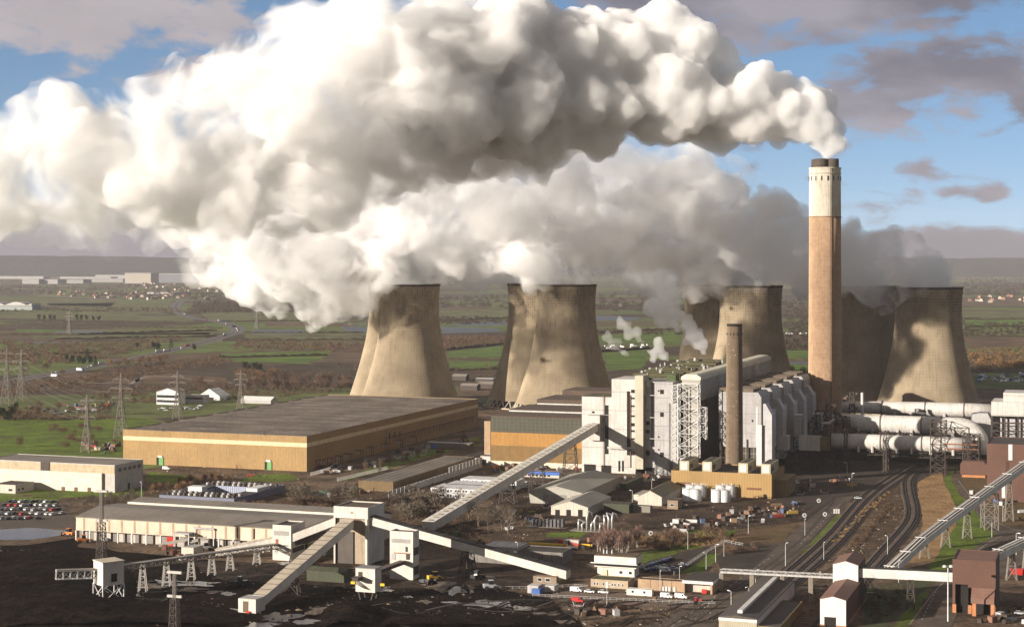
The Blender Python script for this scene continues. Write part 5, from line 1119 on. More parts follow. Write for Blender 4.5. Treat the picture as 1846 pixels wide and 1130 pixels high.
    for u in (.0,.28,.55,.8): c=a.lerp(b,u); MB().box(c.x-o.x-.8,c.x-o.x+.8,c.y-.4-o.y,c.y+.4-o.y,0,c.z-.9).build('pier',CONC,t)
    # right conveyors
    def openconv(label,cps,supports):
        pts=[A(x,y,Y) for x,y,Y in cps]; t=thing('overland_conveyor',label,'conveyor',(pts[0].x,pts[0].y,0),0); o=t.location
        dk=MB(); rl=MB(); cv=MB()
        for i in range(len(pts)-1):
            a,b=pts[i]-o,pts[i+1]-o; d=(b-a).normalized(); s=d.cross(Vector((0,0,1))).normalized()
            dk.beam(a,b,4.2,.5); 
            for k in (-1,1): rl.beam(a+s*2.2*k-Vector((0,0,1)),b+s*2.2*k-Vector((0,0,1)),.25,3.0)
            for k in (-.9,.9): rl.beam(a+s*k+Vector((0,0,.7)),b+s*k+Vector((0,0,.7)),.5,.5)
            n=max(1,int((b-a).length/20))
            for j in range(n+1): c=a.lerp(b,j/n); cv.beam(c-s*2.5+Vector((0,0,1.1)),c+s*2.5+Vector((0,0,1.1)),1.3,.25)
        dk.build('deck',mat('deck_tan',(.22,.16,.10),.9),t); rl.build('side_plates',mat('white_metal',(.62,.6,.57)),t); cv.build('cross_covers',STW,t)
        for px,gy,w in supports:
            # ground point under the belt at that column
            best=min(((abs(pxof(pts[i].lerp(pts[i+1],u/20))-px),pts[i].lerp(pts[i+1],u/20)) for i in range(len(pts)-1) for u in range(21)),key=lambda q:q[0])[1]
            m=MB(); tower_frame(m,Vector((best.x,best.y,0))-o,Vector((best.x,best.y,best.z-2.4))-o,w*1.5 if w<4 else w,w*.6 if w<4 else w,5.5,.34,1.5 if w<4 else w,1.2 if w<4 else w); m.build('trestle',mat('galv_dull',(.22,.20,.17),.7),t)
    openconv('longest open twin-tube conveyor rising to the right over the tan embankment',[(1604,1024,735),(1660,972,768),(1700,941,800),(1784,880,857),(1846,836,905),(1960,757,990)],((1667,0,3),(1703,0,3),(1743,0,3),(1784,0,7),(1818,0,3)))
    openconv('second open conveyor, rising right from the brown hopper tower roof',[(1762,1012,700),(1800,994,713),(1846,973,728),(1960,922,770)],((1823,0,3),(1850,0,3)))
    q=Bld('white_hall','flat white roofed hall right of the descending dark roofed conveyor','building',933,996,left=870,back=953,top=987); flat_roof(q,W2,mat('white_roof',(.50,.48,.46),.7,seam=(6.,9.,0),seamw=.08,seamc=(.1,.09,.08)),.1)
    q=Bld('grey_block','low grey block with dark flat roof below the white roofed hall','building',1014,1018,left=934,back=1032,top=996); flat_roof(q,mat('grey_block_wall',(.19,.175,.16),.9,seam=(4.5,4.5,0),seamw=.08,streak=.3),RD,.3)
    q=Bld('low_yard_building','long brown low building behind the descending conveyor','building',930,1018,left=845,back=945,top=1003); flat_roof(q,mat('grey_block_wall',(.19,.175,.16)),RD,.3)
    q=Bld('brown_office','small brown and white office with two windows at the descending conveyor end','office',1003,1054,left=961,back=1007,top=1040); flat_roof(q,mat('brown_block',(.24,.18,.12)),mat('rust_roof',(.20,.10,.07)),.1); windows(q,[(q.xat(969),q.xat(977),1.2,2.6),(q.xat(983),q.xat(992),1.2,2.6)])
    for cx,lf,tp,m_,l in ((970,951,1056,W1,'white shipping container beside the blue one, coal yard edge'),(984,976,1057,W1,'second white container right of the blue container'),(999,980,1056,W1,'rightmost white container before the small brown office')):
        q=Bld('container',l,'container',cx,1070 if cx<980 else 1068,left=lf,D=6,top=tp,group='containers at the coal yard edge'); 
        MB().box(-q.L,0,0,q.D,.15,q.h).build('body',m_,q.r); MB().box(-q.L+.3,-.3,-.06,0,.3,q.h-.2).build('door',W2,q.r); MB().box(-q.L-.05,.05,-.03,q.D+.05,.0,.14).build('base_frame',DKB,q.r)
    q=Bld('container','bright blue container with white door frame before the white ones','container',973,1072,left=958,D=4,top=1062,group='containers at the coal yard edge'); MB().box(-q.L,0,0,q.D,.15,q.h).build('body',mat('blue_paint',(.05,.13,.42)),q.r); MB().box(-q.L+.2,-.2,-.06,0,.3,q.h-.2).build('door',mat('blue_dark',(.06,.12,.3)),q.r); MB().box(-q.L-.05,.05,-.03,q.D+.05,0,.14).build('base_frame',DKB,q.r)
    # white storage tanks
    spots=[(1240,902),(1254,903),(1246,895),(1262,896),(1292,904),(1306,904),(1300,896),(1316,896)]; tanks=[]
    proto=None
    for i,(px,py) in enumerate(spots):
        p=G(px,py); rr_=3.15
        if proto is None:
            t=thing('storage_tank','white storage tank','tank',p,0,'white storage tanks'); h=6.3
            MB().lathe([(rr_,0),(rr_,h),(rr_*.5,h+.5),(.05,h+.7)],24).build('shell',mat('tank_white',(.62,.62,.62),.5,var=.08,streak=.25,vs=.4),t,True)
            m=MB()
            for k in range(14):
                a=k*.4488; m.beam((rr_*math.cos(a),rr_*math.sin(a),h),(rr_*math.cos(a),rr_*math.sin(a),h+1.1),.12); m.beam((rr_*math.cos(a),rr_*math.sin(a),h+1.1),(rr_*math.cos(a+.4488),rr_*math.sin(a+.4488),h+1.1),.12)
            m.build('railing',STW,t); MB().beam((rr_+.2,-1,0),(rr_+.2,-1,h+1.5),.35).build('ladder',STW,t); MB().tube((.8,0,h+.4),(.8,0,h+1.8),.3).build('vent_pipe',STW,t)
            proto=t
        else:
            t=copy_tree(proto); t.location=p
        tanks.append(t)
    ordinal_labels(tanks,'white cylindrical storage tank with roof railing','before the ochre building')
    # silver process pipework and transformers in the middle yard
    rq=random.Random(3)
    t=thing('pipework_cluster','tangle of thick silver curved pipes standing in the middle yard','pipework',G(1074,958),-GA)
    for k in range(9):
        x=-9+k*2.2; hh=rq.uniform(4,10); m=MB(); m.sweep([(x,0,0),(x+rq.uniform(-.5,.5),0,hh*.7),(x+rq.uniform(-1,1),.6,hh),(x+rq.uniform(1,2.5),1.5,hh-.6),(x+rq.uniform(1,3),2.5,hh*.5)],.55,10); m.build('pipe',mat('silver_pipe',(.50,.49,.48),.35,metal=.5),t,True)
    MB().box(-13,12,-2,6,0,.3).build('pad',CONC,t)
    t=thing('transformer_bank','row of dark grey finned transformers left of the silver pipes','transformers',G(984,950),-GA)
    for k in range(9): x=-8+k*2; MB().box(x,x+1.2,0,3,.2,rq.uniform(3,4.4)).build('radiator',mat('transformer_grey',(.13,.125,.13),.6,ribs=(1,.5)),t)
    MB().box(-10,11,-1.5,4,0,.2).build('pad',CONC,t)
sheds()
# ---------- trees ----------
def twig_mat(n,c,c2): return mat(n,c,.95,var=.3,vs=.5,col2=c2,spec=.05)
M_TW=[twig_mat('twigs_brown',(.17,.105,.07),(.09,.06,.04)),twig_mat('twigs_ginger',(.24,.135,.065),(.13,.08,.04)),twig_mat('twigs_grey',(.16,.13,.095),(.09,.075,.055)),twig_mat('twigs_purple',(.20,.115,.09),(.12,.075,.06))]
M_EV=mat('evergreen_leaves',(.030,.042,.016),.9,var=.4,vs=.6,col2=(.015,.022,.010),spec=.1)
M_BK=mat('bark',(.13,.10,.075),.95,var=.3,vs=1.); M_BIRCH=mat('birch_bark',(.50,.45,.40),.9,var=.3,vs=1.5)
def crown(m,rg,n,r,zc,h,w=.2,ln=1.3,lobes=6,up=.4):
    cs=[(0,0,0,.75)]+[(rg.uniform(-.6,.6),rg.uniform(-.6,.6),rg.uniform(-.5,.7),rg.uniform(.3,.5)) for _ in range(lobes)]
    for i in range(n):
        cx,cy,cz,cr=cs[i%len(cs)]
        d=Vector((rg.gauss(0,1),rg.gauss(0,1),rg.gauss(0,1))).normalized(); q=rg.random()**.45*cr
        p=Vector(((cx+d.x*q)*r,(cy+d.y*q)*r,zc+(cz+d.z*q)*h)); 
        if p.z<.3: p.z=.3
        e=(d+Vector((0,0,up))+Vector((rg.uniform(-.5,.5),rg.uniform(-.5,.5),0))).normalized()*ln*rg.uniform(.6,1.5); s=e.cross(Vector((rg.random()-.5,rg.random()-.5,rg.random()-.5))).normalized()*w*rg.uniform(.6,1.3)
        m.add([p-s,p+s,p+e+s*.3,p+e-s*.3],[(0,1,2,3)])
def tree_proto(kind,seed):
    rg=random.Random(seed); tr=MB(); cr=MB()
    if kind in('bare','pale','birch','ginger'):
        H_=10.; tr.tube((0,0,-.2),(0,0,4.5),.28 if kind!='birch' else .13,.18 if kind!='birch' else .08,6)
        for k in range(9 if kind!='birch' else 6):
            a=k*2.4+rg.random(); z=rg.uniform(2,5.5); l=rg.uniform(2.5,4.2); b=Vector((math.cos(a)*l*(.55 if kind!='birch' else .25),math.sin(a)*l*(.55 if kind!='birch' else .25),z+l)); tr.tube((0,0,z),b,.14 if kind!='birch' else .06,.05 if kind!='birch' else .03,4,False)
            tr.tube(b,b+Vector((rg.uniform(-1,1),rg.uniform(-1,1),1.5)),.05,.02,3,False)
        if kind=='birch': crown(cr,rg,300,2.2,6.2,3.8,.07,1.3,up=1.)
        elif kind=='pale': crown(cr,rg,330,4.2,6.2,3.6,.055,1.5)
        else: crown(cr,rg,420,4.0,5.6,4.0,.10,1.3)
    elif kind=='bush':
        tr.tube((0,0,-.2),(0,0,1.5),.2,.1,5); crown(cr,rg,380,3.6,1.9,1.9,.11,.9)
    elif kind=='evergreen':
        tr.tube((0,0,-.2),(0,0,3),.3,.2,6); crown(cr,rg,620,3.0,5,4.6,.32,.9,9,.1)
    elif kind=='conifer':
        tr.tube((0,0,-.2),(0,0,9.5),.25,.05,6)
        for i in range(520):
            z=rg.uniform(.8,10); r=(10.2-z)*.27*rg.random()**.5; a=rg.uniform(0,6.283); p=Vector((r*math.cos(a),r*math.sin(a),z)); e=Vector((math.cos(a),math.sin(a),-.3))*.8; s=Vector((-e.y,e.x,.2)).normalized()*.3; cr.add([p-s,p+s,p+e],[(0,1,2)])
    return tr,cr
TP={}
def trees(kind,pts,where,group,label,hs=(7,11),mt=0):
    """pts: pixel ground points; one copy of a prototype each"""
    out=[]
    for (px,py) in pts:
        v=rnd.randrange(3); key=(kind,v,mt)
        if key not in TP:
            tr,cr=tree_proto(kind,v*17+5); tm=tr.mesh('trunk',M_BIRCH if kind=='birch' else M_BK); cm_=cr.mesh('crown',M_EV if kind in('evergreen','conifer') else M_TW[mt]); TP[key]=(tm,cm_)
        tm,cm_=TP[key]; nm={'bare':'bare_tree','pale':'bare_tree','birch':'birch_tree','ginger':'bare_tree','bush':'bush','evergreen':'evergreen_tree','conifer':'conifer_tree'}[kind]
        t=thing(nm,label,'bush' if kind=='bush' else 'tree',G(px,py),rnd.random()*6.28,group); h=rnd.uniform(*hs)/(10. if kind!='bush' else 4.); t.scale=(h*rnd.uniform(.85,1.2),h*rnd.uniform(.85,1.2),h)
        for m_,n_ in ((tm,'trunk'),(cm_,'crown')): o=bpy.data.objects.new(n_,m_); C.objects.link(o); o.parent=t
        out.append(t)
    ordinal_labels(out,label,where); return out
def inpoly(p,poly):
    x,y=p; c=False
    for i in range(len(poly)):
        (x1,y1),(x2,y2)=poly[i],poly[i-1]
        if (y1>y)!=(y2>y) and x<(x2-x1)*(y-y1)/(y2-y1)+x1: c=not c
    return c
def scat(poly,n,seed=1):
    rg=random.Random(seed); xs=[p[0] for p in poly]; ys=[p[1] for p in poly]; out=[]
    while len(out)<n:
        p=(rg.uniform(min(xs),max(xs)),rg.uniform(min(ys),max(ys)))
        if inpoly(p,poly): out.append(p)
    return out
def line(a,b,n,j=1.5): return [(a[0]+(b[0]-a[0])*(i+.5)/n+rnd.uniform(-j,j),a[1]+(b[1]-a[1])*(i+.5)/n+rnd.uniform(-j*.3,j*.3)) for i in range(n)]
def wood(label,poly,n,h,mt,seed,w=.5,name='wood',kind='stuff'):
    """a mass of crowns in one object"""
    rg=random.Random(seed); m=MB()
    for px,py in scat(poly,n,seed):
        p=G(px,py); r=h*rg.uniform(.45,.8); hh=h*rg.uniform(.6,1.2)
        for k in range(34):
            d=Vector((rg.gauss(0,1),rg.gauss(0,1),abs(rg.gauss(0,1)))).normalized(); q=p+Vector((d.x*r,d.y*r,d.z*hh*rg.random()**.5)); e=Vector((rg.uniform(-1,1),rg.uniform(-1,1),rg.uniform(.3,1)))*h*.22; s=Vector((1,rg.uniform(-.4,.4),rg.uniform(-.3,.3)))*w; m.add([q-s,q+s,q+e],[(0,1,2)])
    o=m.build(name,mt); tag(o,label,'woodland',kind=kind)
def hedge(pts,label,h=3.5,mt=None,w=2.):
    q=[G(*p) for p in pts]; vs=[]; 
    P_=[]
    for i in range(len(q)-1):
        n=max(2,int((q[i+1]-q[i]).length/7)); P_+= [q[i].lerp(q[i+1],k/n) for k in range(n)]
    P_.append(q[-1]); n=len(P_); rg=random.Random(len(P_)); m=MB()
    for i,p in enumerate(P_):
        t=(P_[min(i+1,n-1)]-P_[max(i-1,0)]); nn=Vector((-t.y,t.x,0)).normalized()*w*rg.uniform(.7,1.3); hh=h*rg.uniform(.5,1.35)
        vs+=[p+nn,p+nn*.6+Vector((0,0,hh)),p-nn*.6+Vector((0,0,hh*rg.uniform(.8,1.1))),p-nn]
    m.add(vs,[(i*4+k,i*4+k+1,(i+1)*4+k+1,(i+1)*4+k) for i in range(n-1) for k in range(3)])
    o=m.build('hedge',mt or M_HG); tag(o,label,'hedge',None,'stuff'); return o
M_HG=mat('hedge_twigs',(.060,.046,.030),.95,var=.5,vs=.15,col2=(.035,.03,.018),spec=.05)
M_WD=mat('wood_far',(.075,.055,.038),.95,var=.5,vs=.05,col2=(.035,.03,.022),spec=.05); M_WD2=mat('wood_brown',(.13,.085,.055),.95,var=.4,vs=.1,col2=(.07,.05,.035),spec=.05)
def vegetation():
    wood('dark far wood beyond the motorway bend left of the towers',[(335,566),(350,548),(540,548),(560,562),(400,564)],260,16,M_WD,1,1.6)
    wood('brown thicket stretching behind the leftmost tower foot',[(430,615),(660,622),(655,636),(420,630)],200,7,M_WD2,2,.9)
    wood('scattered copses along the far fields on the left',[(0,556),(300,556),(330,562),(0,563)],120,6,M_WD,3,1.2)
    wood('dark wooded rise below the far hills on the left',[(0,515),(420,512),(560,525),(560,545),(300,540),(100,532),(0,528)],420,11,M_WD,4,2.6)
    wood('dark woodland under the low cloud at the right',[(1740,500),(1860,495),(1860,535),(1740,532)],260,12,M_WD,5,2.6)
    wood('brown scrub between the right field strips',[(1738,584),(1860,582),(1860,604),(1740,606)],140,5,M_WD,6,1.2)
    wood('dark hedgerow mass between the lakes behind the towers',[(790,572),(920,572),(918,582),(798,586)],110,6,M_WD,7,1.2)
    wood('far tree line behind the middle towers',[(790,535),(1300,530),(1450,535),(1450,560),(1100,562),(790,553)],420,12,M_WD,8,2.)
    wood('brown scrub strip below the lakes between the front towers',[(800,607),(925,607),(920,622),(800,630)],170,6,M_WD2,9,1.)
    wood('dark brushwood left of the motorway in the mid distance',[(0,618),(200,618),(300,608),(330,612),(260,632),(130,655),(0,660)],420,7,M_WD2,10,.9)
    wood('brown brushwood between motorway and pylons',[(0,692),(110,686),(240,664),(330,650),(400,640),(420,655),(330,668),(180,690),(90,705),(0,715)],420,4.5,M_WD2,11,.8)
    wood('rough bramble ground north of the ochre hall',[(130,697),(430,695),(620,705),(560,712),(420,722),(300,728),(140,722)],420,3.2,M_WD2,12,.6)
    wood('scrubby hedge behind the low works on the left',[(0,742),(60,742),(130,752),(220,750),(215,756),(0,758)],160,3.5,M_WD2,13,.6)
    wood('brushwood at the back edge of the rightmost tower',[(1735,630),(1860,628),(1860,662),(1760,668)],240,6,mat('wood_tan',(.20,.135,.075),.95,var=.35,vs=.1,col2=(.09,.07,.04),spec=.05),14,.8)
    wood('dark scrub field edge behind the tall chimney',[(1415,560),(1462,560),(1462,630),(1415,630)],140,8,M_WD,15,1.2)
    wood('scrub along the lake shore behind the second tower',[(1075,596),(1300,590),(1300,603),(1080,604)],120,6,M_WD,16,1.)
    wood('rough grass and bramble on the railway bank',[(1495,978),(1560,915),(1600,885),(1606,888),(1560,930),(1510,982)],130,1.1,M_TAN,17,.3,'bank_scrub')
    wood('dry shrubs between the two curved tracks',[(1530,985),(1575,935),(1600,905),(1606,912),(1580,945),(1545,990)],110,1.6,M_WD2,18,.35,'bank_scrub')
    wood('straggly brushwood among the site cabins and junction tower',[(640,897),(770,880),(800,912),(860,930),(885,978),(800,985),(700,960)],330,2.3,M_WD2,21,.22)
    wood('brown brambles between the cooler block and coal store',[(430,912),(600,900),(640,930),(600,935),(480,922)],220,2.4,M_WD2,22,.22)
    wood('rough grass and brambles behind the birch stand',[(1130,968),(1300,958),(1330,975),(1270,985),(1150,985)],240,1.6,M_TAN,23,.18)
    wood('rough tussocks on the dark bank by the gabled tower',[(1565,1065),(1640,1050),(1620,1100),(1570,1128)],160,1.2,M_WD2,24,.15)
    k=0
    for pts in ([(0,553),(200,554),(320,558)],[(80,559),(330,562)],[(0,582),(180,583),(370,583)],[(60,590),(400,592)],[(0,604),(140,604),(390,596)],[(100,612),(390,607)],[(390,560),(560,562)],[(400,580),(560,579)],[(440,600),(560,601),(655,600)],[(430,614),(660,613)],[(395,645),(590,641)],[(796,578),(920,574)],[(808,648),(905,649)],[(806,631),(915,620)],[(1080,600),(1250,592)],[(1086,634),(1170,629)],[(1740,576),(1860,575)],[(1740,590),(1860,588)],[(1740,607),(1860,607)],[(1418,650),(1460,651)],[(1418,630),(1460,630)],[(812,668),(900,666)],[(0,641),(180,637)]):
        k+=1; hedge(pts,f'dark leafless hedgerow dividing field strips, {ordw(k-1)} counted from far left' if False else 'dark leafless hedgerow dividing the distant field strips',3.2)
    T=trees
    T('bare',line((435,703),(640,708),18,4)+line((450,692),(630,698),14,4),'in the thicket left of the leftmost tower','trees left of the leftmost tower','large brown bare tree',(11,17),0)
    T('ginger',line((425,682),(500,686),7,4)+line((190,664),(300,655),12,4),'between the motorway and the pylons','ginger trees by the motorway','round ginger brown bare tree',(10,15),1)
    T('evergreen',[(442,668),(450,670),(459,669),(468,671)],'in the dark clump behind the pylons','dark evergreen clump','dense dark evergreen tree',(10,13))
    T('evergreen',[(70,577),(80,577),(90,578),(98,577),(138,577),(147,578),(156,577),(168,578),(178,578)],'in the pale far fields','far field evergreens','small dark tree clump',(11,15))
    T('evergreen',[(120,650),(131,653),(143,656),(152,657),(163,655),(277,628),(285,630),(350,632),(247,628)],'beside the left end of the motorway','dark trees by the motorway','dark bushy evergreen tree',(9,13))
    T('conifer',[(158,650),(172,661),(308,628)],'beside the motorway','conifers by the motorway','pointed dark conifer',(13,17))
    T('evergreen',[(3,756),(14,758),(24,750)],'at the left edge above the meadow','dark trees above the meadow','broad dark evergreen tree',(9,13))
    T('bare',[(36,806),(33,760),(70,748)]+line((60,745),(210,750),8,5),'on the bright meadow at left','meadow trees','dark brown bare tree',(7,13),0)
    T('bush',scat([(60,795),(180,785),(215,800),(100,808)],9,2)+scat([(60,775),(150,770),(200,780),(80,785)],8,3),'on the meadow below the pylons','meadow bushes','low brown bare bush',(3,5),0)
    T('ginger',scat([(270,893),(285,878),(400,868),(430,874),(350,884),(290,898)],17,5),'beside the blue slatted cooler block','ginger shrubs by the cooler block','ginger twiggy shrub tree',(5,7.5),1)
    T('bare',scat([(140,918),(160,900),(255,897),(262,905),(200,920)],14,6),'behind the coal store roof at left','brown shrubs behind the coal store','low grey-brown bare tree',(5,7),2)
    T('bare',[(534,918),(546,912),(528,905),(625,905),(636,915),(598,912)],'between the cooler block and junction tower','tall bare trees behind the coal store','tall thin bare tree',(9,13),2)
    T('bush',scat([(430,915),(600,905),(620,930),(500,925)],18,7),'behind the coal store','brushwood behind the coal store','brown bare shrub',(3.5,5.5),0)
    T('pale',[(862,950),(845,935),(880,955),(916,962),(905,955),(831,925)],'under the inclined conveyor','pale trees under the long conveyor','pale spreading bare tree',(10,14),2)
    T('bush',scat([(700,905),(760,880),(800,890),(780,925),(730,940)],24,8),'between the site cabins and junction tower','straggly shrubs by the cabins','straggly olive-brown shrub',(4,6.5),2)
    T('evergreen',[(795,972),(806,978),(817,985),(826,972)],'below the inclined conveyor foot','dark shrubs below the conveyor','low dark green shrub tree',(4,6))
    T('birch',scat([(1070,1002),(1085,985),(1155,985),(1158,1000)],22,9),'behind the control building','birch stand behind the control building','slender pinkish bare birch with pale trunk',(8.5,11),3)
    T('bare',scat([(1170,985),(1190,975),(1240,972),(1250,980),(1200,990)],9,10)+[(1290,975),(1302,978),(1276,970)],'beside the bright lawns in the middle','small trees by the lawns','small bare brown tree',(5,8),0)
    T('bush',scat([(1165,982),(1225,984),(1215,992),(1175,994)],10,11),'on the lawn edge behind the control building','dark bushes on the lawn edge','round dark bush',(2,3),0)
    T('bush',scat([(1300,1000),(1320,985),(1380,985),(1390,992),(1330,998)],8,12),'on the bank by the road junction','bushes by the road junction','low dark bush',(2,3),0)
    T('bush',scat([(1740,645),(1850,640),(1850,662),(1765,668)],16,13),'behind the rightmost cooling tower','tan thicket behind the rightmost tower','tan rounded bush',(7,10),1)
    T('bare',[(1428,680),(1436,684),(1446,682),(1425,690)],'between the third tower and the chimney','trees left of the tall chimney','bare dark tree',(11,15),0)
    T('bare',scat([(640,860),(660,850),(760,820),(850,795),(800,815),(700,845)],6,14)+[(560,660),(590,657),(610,662),(640,668),(655,672)],'near the leftmost front tower and hall','scattered trees near the hall','scattered bare tree',(6,10),0)
    T('bare',scat([(20,640),(110,640),(120,700),(30,715)],16,15)+scat([(330,695),(425,690),(425,715),(380,718)],12,16),'around the pylons at left','trees around the pylons','bare twiggy tree',(8,12),0)
    T('bare',scat([(820,668),(905,662),(900,680),(825,690)],10,17),'between the two left front towers','trees between the left towers','low bare tree',(6,9),0)
vegetation()
# ---------- motorway and far buildings ----------
def far():
    mw=spline([(-40,700),(40,683),(110,671),(180,659),(260,642),(340,624),(400,607),(428,597),(424,589),(395,580),(345,572),(320,561),(318,549),(330,540)],6)
    strip(mw,30,.2,mat('motorway',(.13,.115,.105),.85,var=.15,vs=.02),'motorway'); strip(mw,3,.26,M_SCR,'median')
    strip(spline([(-20,712),(60,703),(120,690),(230,700),(250,690),(240,676)],6),7,.2,M_ROAD,'road'); strip(spline([(235,692),(260,680),(290,678),(420,690)],6),6,.2,M_CONC,'road')
    strip(spline([(60,530),(120,535),(220,540),(330,541),(400,545)],5),14,.2,M_CONC,'road')
    strip(spline([(870,736),(830,730),(760,728)],4),7,.3,M_CONC,'road')
    fw=mat('far_wall',(.24,.23,.225),.8,var=.05,vs=.01,streak=0); fr=mat('far_roof',(.26,.25,.245),.8,var=.05,vs=.01)
    for cx,cyy,lf,bk,tp,wm,l in ((272,511,225,282,492,mat('far_tan',(.30,.27,.23)),'huge tan distribution warehouse on the horizon, lit end'),(357,510,272,364,493,mat('far_blue',(.13,.13,.15)),'huge dark blue-grey warehouse end on the horizon'),(70,512,40,74,503,fw,'pale far warehouse, nearest the left edge of the horizon row'),(104,512,72,108,503.5,fw,'pale far warehouse second in the horizon row'),
        (150,511,105,160,504,mat('far_grey',(.22,.21,.21)),'grey far warehouse with several bays on the horizon'),(222,509,162,226,502,mat('far_grey',(.22,.21,.21)),'long grey far warehouse left of the huge tan one'),(78,503,-10,84,498,fr,'thin white roofed far warehouse at the left horizon'),(200,503,108,206,499,fr,'thin pale warehouse behind the horizon row'),(352,503,172,356,496,fr,'long pale warehouse behind the huge tan one'),(358,503,333,362,496.5,mat('red_far',(.28,.10,.08)),'small dull red warehouse beside the dark one'),(400,503,358,404,495,mat('far_white',(.40,.38,.36)),'long white warehouse running into the steam'),(312,530,265,316,527,mat('far_white',(.40,.38,.36)),'thin white shed row below the horizon warehouses')):
        q=Bld('far_warehouse',l,'warehouse',cx,cyy,left=lf,D=90,top=tp); MB().box(-q.L,0,0,q.D,0,q.h*.93).build('wall',wm,q.r); MB().box(-q.L-2,2,-2,q.D+2,q.h*.93+.01,q.h).build('roof',fr,q.r)
    q=Bld('far_warehouse','white double arched roof hall at the left edge among the fields','warehouse',58,559,left=-30,D=40,top=551); L,h=q.L,q.h
    MB().box(-L,0,0,q.D,0,h).build('wall',mat('glass_green',(.16,.19,.18),.4),q.r)
    m=MB(); pr=[(-L+L*i/40,h+abs(math.sin(i/40*math.pi*2.2))*9+1) for i in range(41)]; m.extr(pr+[(0,h+.01),(-L,h+.01)],-3,q.D); m.build('roof',mat('far_white',(.40,.38,.36)),q.r)
    # village houses
    hp=None; hs=[]
    for i,(px,py) in enumerate(scat([(70,528),(300,522),(400,538),(300,542),(120,536)],46,30)+scat([(1745,536),(1855,533),(1855,545),(1745,546)],16,31)+scat([(250,512),(390,512),(400,528),(260,524)],30,32)):
        key=i%3
        if hp is None: hp={}
        t=thing('house','far house','house',G(px,py),rnd.random()*3,'far village houses')
        if key not in hp:
            wm=[mat('house_white',(.42,.38,.33)),mat('house_brick',(.27,.15,.10)),mat('house_tan',(.4,.33,.26))][key]; w_=MB().extr([(-7,0),(7,0),(7,6),(0,10),(-7,6)],-5,5).mesh('wall',wm); m=MB(); m.extr([(-7.5,5.8),(0,10.2),(0,10.6),(-7.5,6.2)],-5.4,5.4); m.extr([(0,10.2),(7.5,5.8),(7.5,6.2),(0,10.6)],-5.4,5.4); hp[key]=(w_,m.mesh('roof',mat('house_roof',(.14,.08,.06))))
        for m_,n_ in zip(hp[key],('wall','roof')): o=bpy.data.objects.new(n_,m_); C.objects.link(o); o.parent=t
        t['_k']=key; hs.append(t)
    for lo,hi,wh in ((0,900,'in the far village on the left plain'),(900,1900,'in the far settlement at the right edge')):
        s=[o for o in hs if lo<=pxof(o.location)<hi]; ordinal_labels(s,lambda o:['tiny white house','tiny brick house','tiny tan house'][o['_k']],wh)
    for o in hs: del o['_k']
    # visitor centre and tents beyond the hall
    q=Bld('office_building','white two storey office with dark window band and grey pitched roof beyond the hall','office',322,730,left=282,back=334,top=707); gable(q,STW,RG,'y',3.5); windows(q,[(-q.L+.5,-.6,q.h*.55,q.h*.75),(-q.L+.5,-.6,q.h*.18,q.h*.36)],sub=False)
    q=Bld('office_wing','lower shaded wing joined to the white two storey office','office',366,727,left=333,D=12,top=713); flat_roof(q,W2,RG,.2); windows(q,[(-q.L+.5,-.6,q.h*.5,q.h*.75)],sub=False)
    q=Bld('marquee','white peaked tent beside the office wing','tent',396,722,left=358,D=20,top=714); MB().extr([(-q.L,0),(0,0),(0,q.h),(-q.L/2,q.h+7),(-q.L,q.h)],0,q.D).build('canopy',STW,q.r); MB().box(-q.L*.7,-q.L*.3,-.1,.0,0.02,3).build('doorway',DK,q.r)
    q=Bld('greenhouse','long white roofed shed partly hidden behind the hall roof','shed',488,728,left=434,D=14,top=722); gable(q,W2,STW,'x',3)
    q=Bld('scrap_yard_shed','small white open shed with a tilted white roof between the left front towers','shed',889,690,left=857,D=10,top=683); flat_roof(q,DKB,STW,-.4)
    for cx,cyy,lf,l in ((840,686,815,'low dark barn left of the tilted roof shed'),(905,701,862,'low brown barn before the tilted roof shed'),(860,704,830,'low dark barn beside the yellowish field')): 
        q=Bld('barn',l,'barn',cx,cyy,left=lf,D=10,h=5); gable(q,DKB,RG,'x',2.)
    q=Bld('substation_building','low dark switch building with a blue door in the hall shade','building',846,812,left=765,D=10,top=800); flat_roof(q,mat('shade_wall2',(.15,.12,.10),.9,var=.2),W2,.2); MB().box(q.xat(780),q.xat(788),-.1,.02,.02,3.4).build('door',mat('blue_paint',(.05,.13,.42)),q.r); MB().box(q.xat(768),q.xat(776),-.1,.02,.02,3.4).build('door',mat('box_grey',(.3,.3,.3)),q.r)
    q=Bld('brick_building','tan brick tower block squeezed between the hall and turbine hall','building',884,822,left=873,D=14,top=759); flat_roof(q,mat('tan_brick',(.36,.25,.16)),RD,.2)
    q=Bld('annex_building','white ribbed annex at the left foot of the turbine hall','building',884,834,left=866,D=10,top=822); flat_roof(q,W1,RD,.2)
far()
